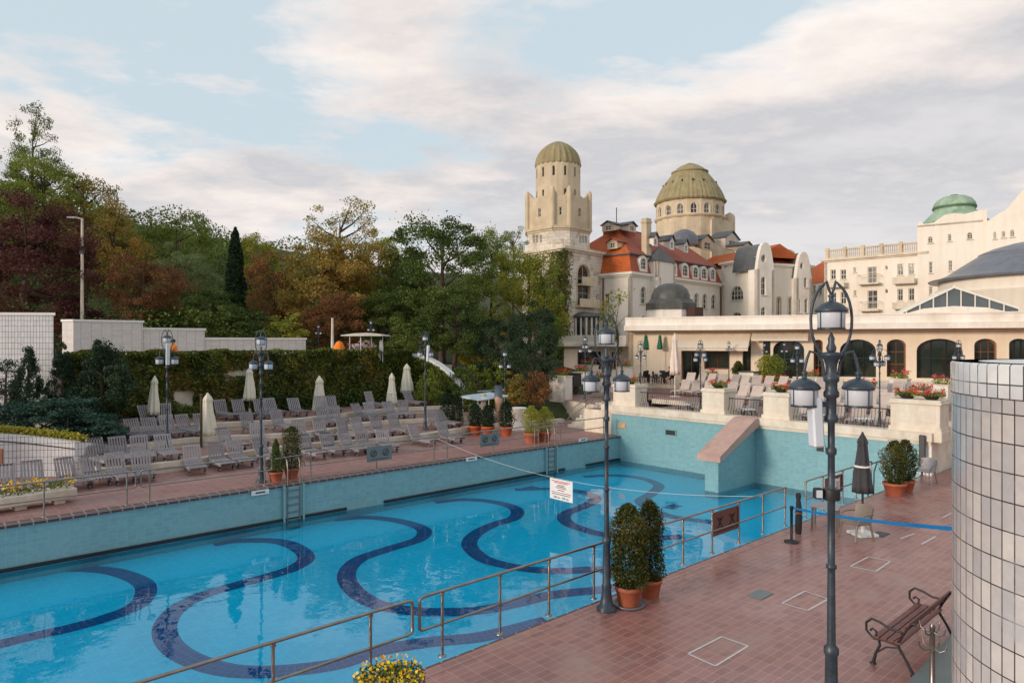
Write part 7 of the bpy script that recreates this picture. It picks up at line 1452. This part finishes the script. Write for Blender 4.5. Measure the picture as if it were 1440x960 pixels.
# curved stair parapet and brown steps at the end of the ivy wall
pts = [(576, 46.5, 495), (592, 46.2, 498.5), (608, 45.8, 505), (622, 45.2, 514), (634, 44.6, 524), (644, 44.0, 536), (652, 43.4, 551), (655, 43.0, 562)]
t = thing('stair_parapet', 'white curved parapet sweeping down beside the brown garden steps', 'parapet', Q(620, 45, 0)); c_ = spline([Vector((*v2(Q(x, d)), ZZ(y, d))) for x, d, y in pts], 5); mb = MB(); mc = MB()
for i in range(len(c_)-1):
    a, b = c_[i], c_[i+1]; d = (b-a); d.z = 0; d.normalize(); n_ = Vector((-d.y, d.x, 0))*.28
    f = [a-n_, b-n_, b+n_, a+n_]; mc.face(f); mc.face([f[0]+Vector((0, 0, -.2)), f[1]+Vector((0, 0, -.2)), f[1], f[0]]); mc.face([f[2]+Vector((0, 0, -.2)), f[3]+Vector((0, 0, -.2)), f[3], f[2]])
    lo_ = lambda v: Vector((v.x, v.y, -.3)); i_ = n_*.8; g2 = [a-i_, b-i_, b+i_, a+i_]; dz = Vector((0, 0, -.2)); mb.face([lo_(g2[0]), lo_(g2[1]), g2[1]+dz, g2[0]+dz]); mb.face([lo_(g2[2]), lo_(g2[3]), g2[3]+dz, g2[2]+dz])
mb.build('wall', K['stone'], t, world=True); g_ = np.random.default_rng(91); n = 7000; ii = g_.uniform(0, len(c_)-2, n); P_ = np.array([tuple(v) for v in c_]); i0 = ii.astype(int); f_ = (ii-i0)[:, None]; q_ = P_[i0]*(1-f_)+P_[i0+1]*f_; q_[:, 2] -= .3+np.abs(g_.normal(size=n))*1.2; q_[:, 1] -= .35+g_.uniform(0, .35, n); q_[:, 0] += g_.normal(size=n)*.1; leaf_obj('ivy', q_-np.array(tuple(t.location)), .18, K['ivy'], t, seed=5); mc.build('coping', K['white'], t, world=True)
t = thing('garden_steps', 'brown red steps climbing behind the white curved parapet', 'steps', Q(660, 45.5, 0), ANG)
for k in range(9): mb = MB(); mb.box((-.6-.3*k, 1.0+.36*k, .5+.19*k), (2.0, .5, .25+.002*k)); mb.box((-.6-.3*k, 1.1+.36*k, .1+.09*k), (1.9, .4, .6+.19*k)); mb.build('step', K['steps'], t)
railing('garden_handrail', 'dark handrail descending through the shrubs to the canopy', [v2(Q(640, 47.5)), v2(Q(660, 46)), v2(Q(690, 43.5))], 0, [0.01], m='iron', h=.02, r=.02)
o = [x for x in C.objects if x.name.startswith('garden_handrail')][0]
for ch in list(o.children): bpy.data.objects.remove(ch)
mb = MB(); pr = [Vector((*v2(Q(x, d)), ZZ(y, d))) for x, d, y in ((628, 47.5, 508), (648, 46.5, 514), (664, 45.5, 527), (678, 44.5, 545), (688, 43.5, 557))]; mb.tube(pr, .03, 6); mb.build('rail', K['iron'], o, world=True)
for p in pr: mb = MB(); mb.tube([(p.x, p.y, p.z-1.3), p], .02, 5); mb.build('post', K['iron'], o, world=True)
# ivy climbing the tower's near corner
g_ = np.random.default_rng(77); n = 5200; z_ = 1+g_.uniform(0, 1, n)**.9*(ZZ(352, 70)-1); q_ = g_.normal(size=n)*.75; dl = (L0-C0).normalized(); dr_ = (R0-C0).normalized(); base_ = np.where(q_[:, None] < 0.35, np.array(tuple(C0))[None]+np.abs(q_-.35)[:, None]*np.array(tuple(dl))[None]*1.5, np.array(tuple(C0))[None]+(q_-.35)[:, None]*np.array(tuple(dr_))[None]); base_[:, 2] = z_; out_ = np.array([-.05, -1, 0])*g_.uniform(.05, .45, n)[:, None]
tag(leaf_obj('tower_creeper', base_+out_, .24, K['ivy'], seed=8), 'olive creeper climbing the near corner of the domed tower', 'creeper')
n = 420; g_ = np.random.default_rng(78); zz = g_.uniform(.15, 1, n); c_ = np.stack([Q(868, 57.6).x+1.4*zz*g_.uniform(-.2, 1.2, n)-.6+1.2*np.sin(zz*7)*.6, np.full(n, 57.9)+g_.normal(size=n)*.15, 3+zz*6.5], 1); tt2 = thing('young_tree', 'sparse young tree with yellow leaves before the annex wall', 'tree', (Q(868, 57.6).x, 57.6, 1.9)); leaf_obj('crown', c_-np.array([Q(868, 57.6).x, 57.6, 1.9]), .26, K['g_yel'], tt2, seed=8); mb = MB(); mb.tube([(0, 0, 0), (.1, 0, 2.5), (-.1, .2, 4.5), (.3, .3, 7.2)], [.07, .05, .04, .01], 6); [mb.tube([(0, .1, z), (dx*.6, .2, z+.8), (dx*1.2, .3, z+1.1)], [.03, .02, .008], 4) for z, dx in ((2.5, 1), (3.4, -1), (4.4, 1), (5.2, -.8))]; mb.build('trunk', K['bark'], tt2)
# yellow flowers in a tub at the bottom edge
q = Q(548, 9.35, 0); q = G(548, 1010, 0); t = thing('flower_tub', 'round tub of yellow flowers at the bottom edge by the railing', 'flower tub', q); zf = ZZ(948, q.y)-.1; mb = MB(); mb.lathe([(.3, 0), (.40, zf*.9), (.42, zf), (.36, zf)], 20); mb.build('tub', K['kerb'], t)
g_ = np.random.default_rng(2); n = 1500; a = g_.uniform(0, 6.28, n); r_ = .48*np.sqrt(g_.uniform(0, 1, n)); leaf_obj('foliage', np.stack([r_*np.cos(a), r_*np.sin(a), zf-.02+g_.uniform(0, .16, n)*(1.2-r_)], 1), .05, K['g_dark'], t, seed=2)
n = 260; a = g_.uniform(0, 6.28, n); r_ = .48*np.sqrt(g_.uniform(0, 1, n)); leaf_obj('blossoms', np.stack([r_*np.cos(a), r_*np.sin(a), zf+.08+g_.uniform(0, .09, n)], 1), .05, K['yellowflower'], t, seed=3, asp=1)
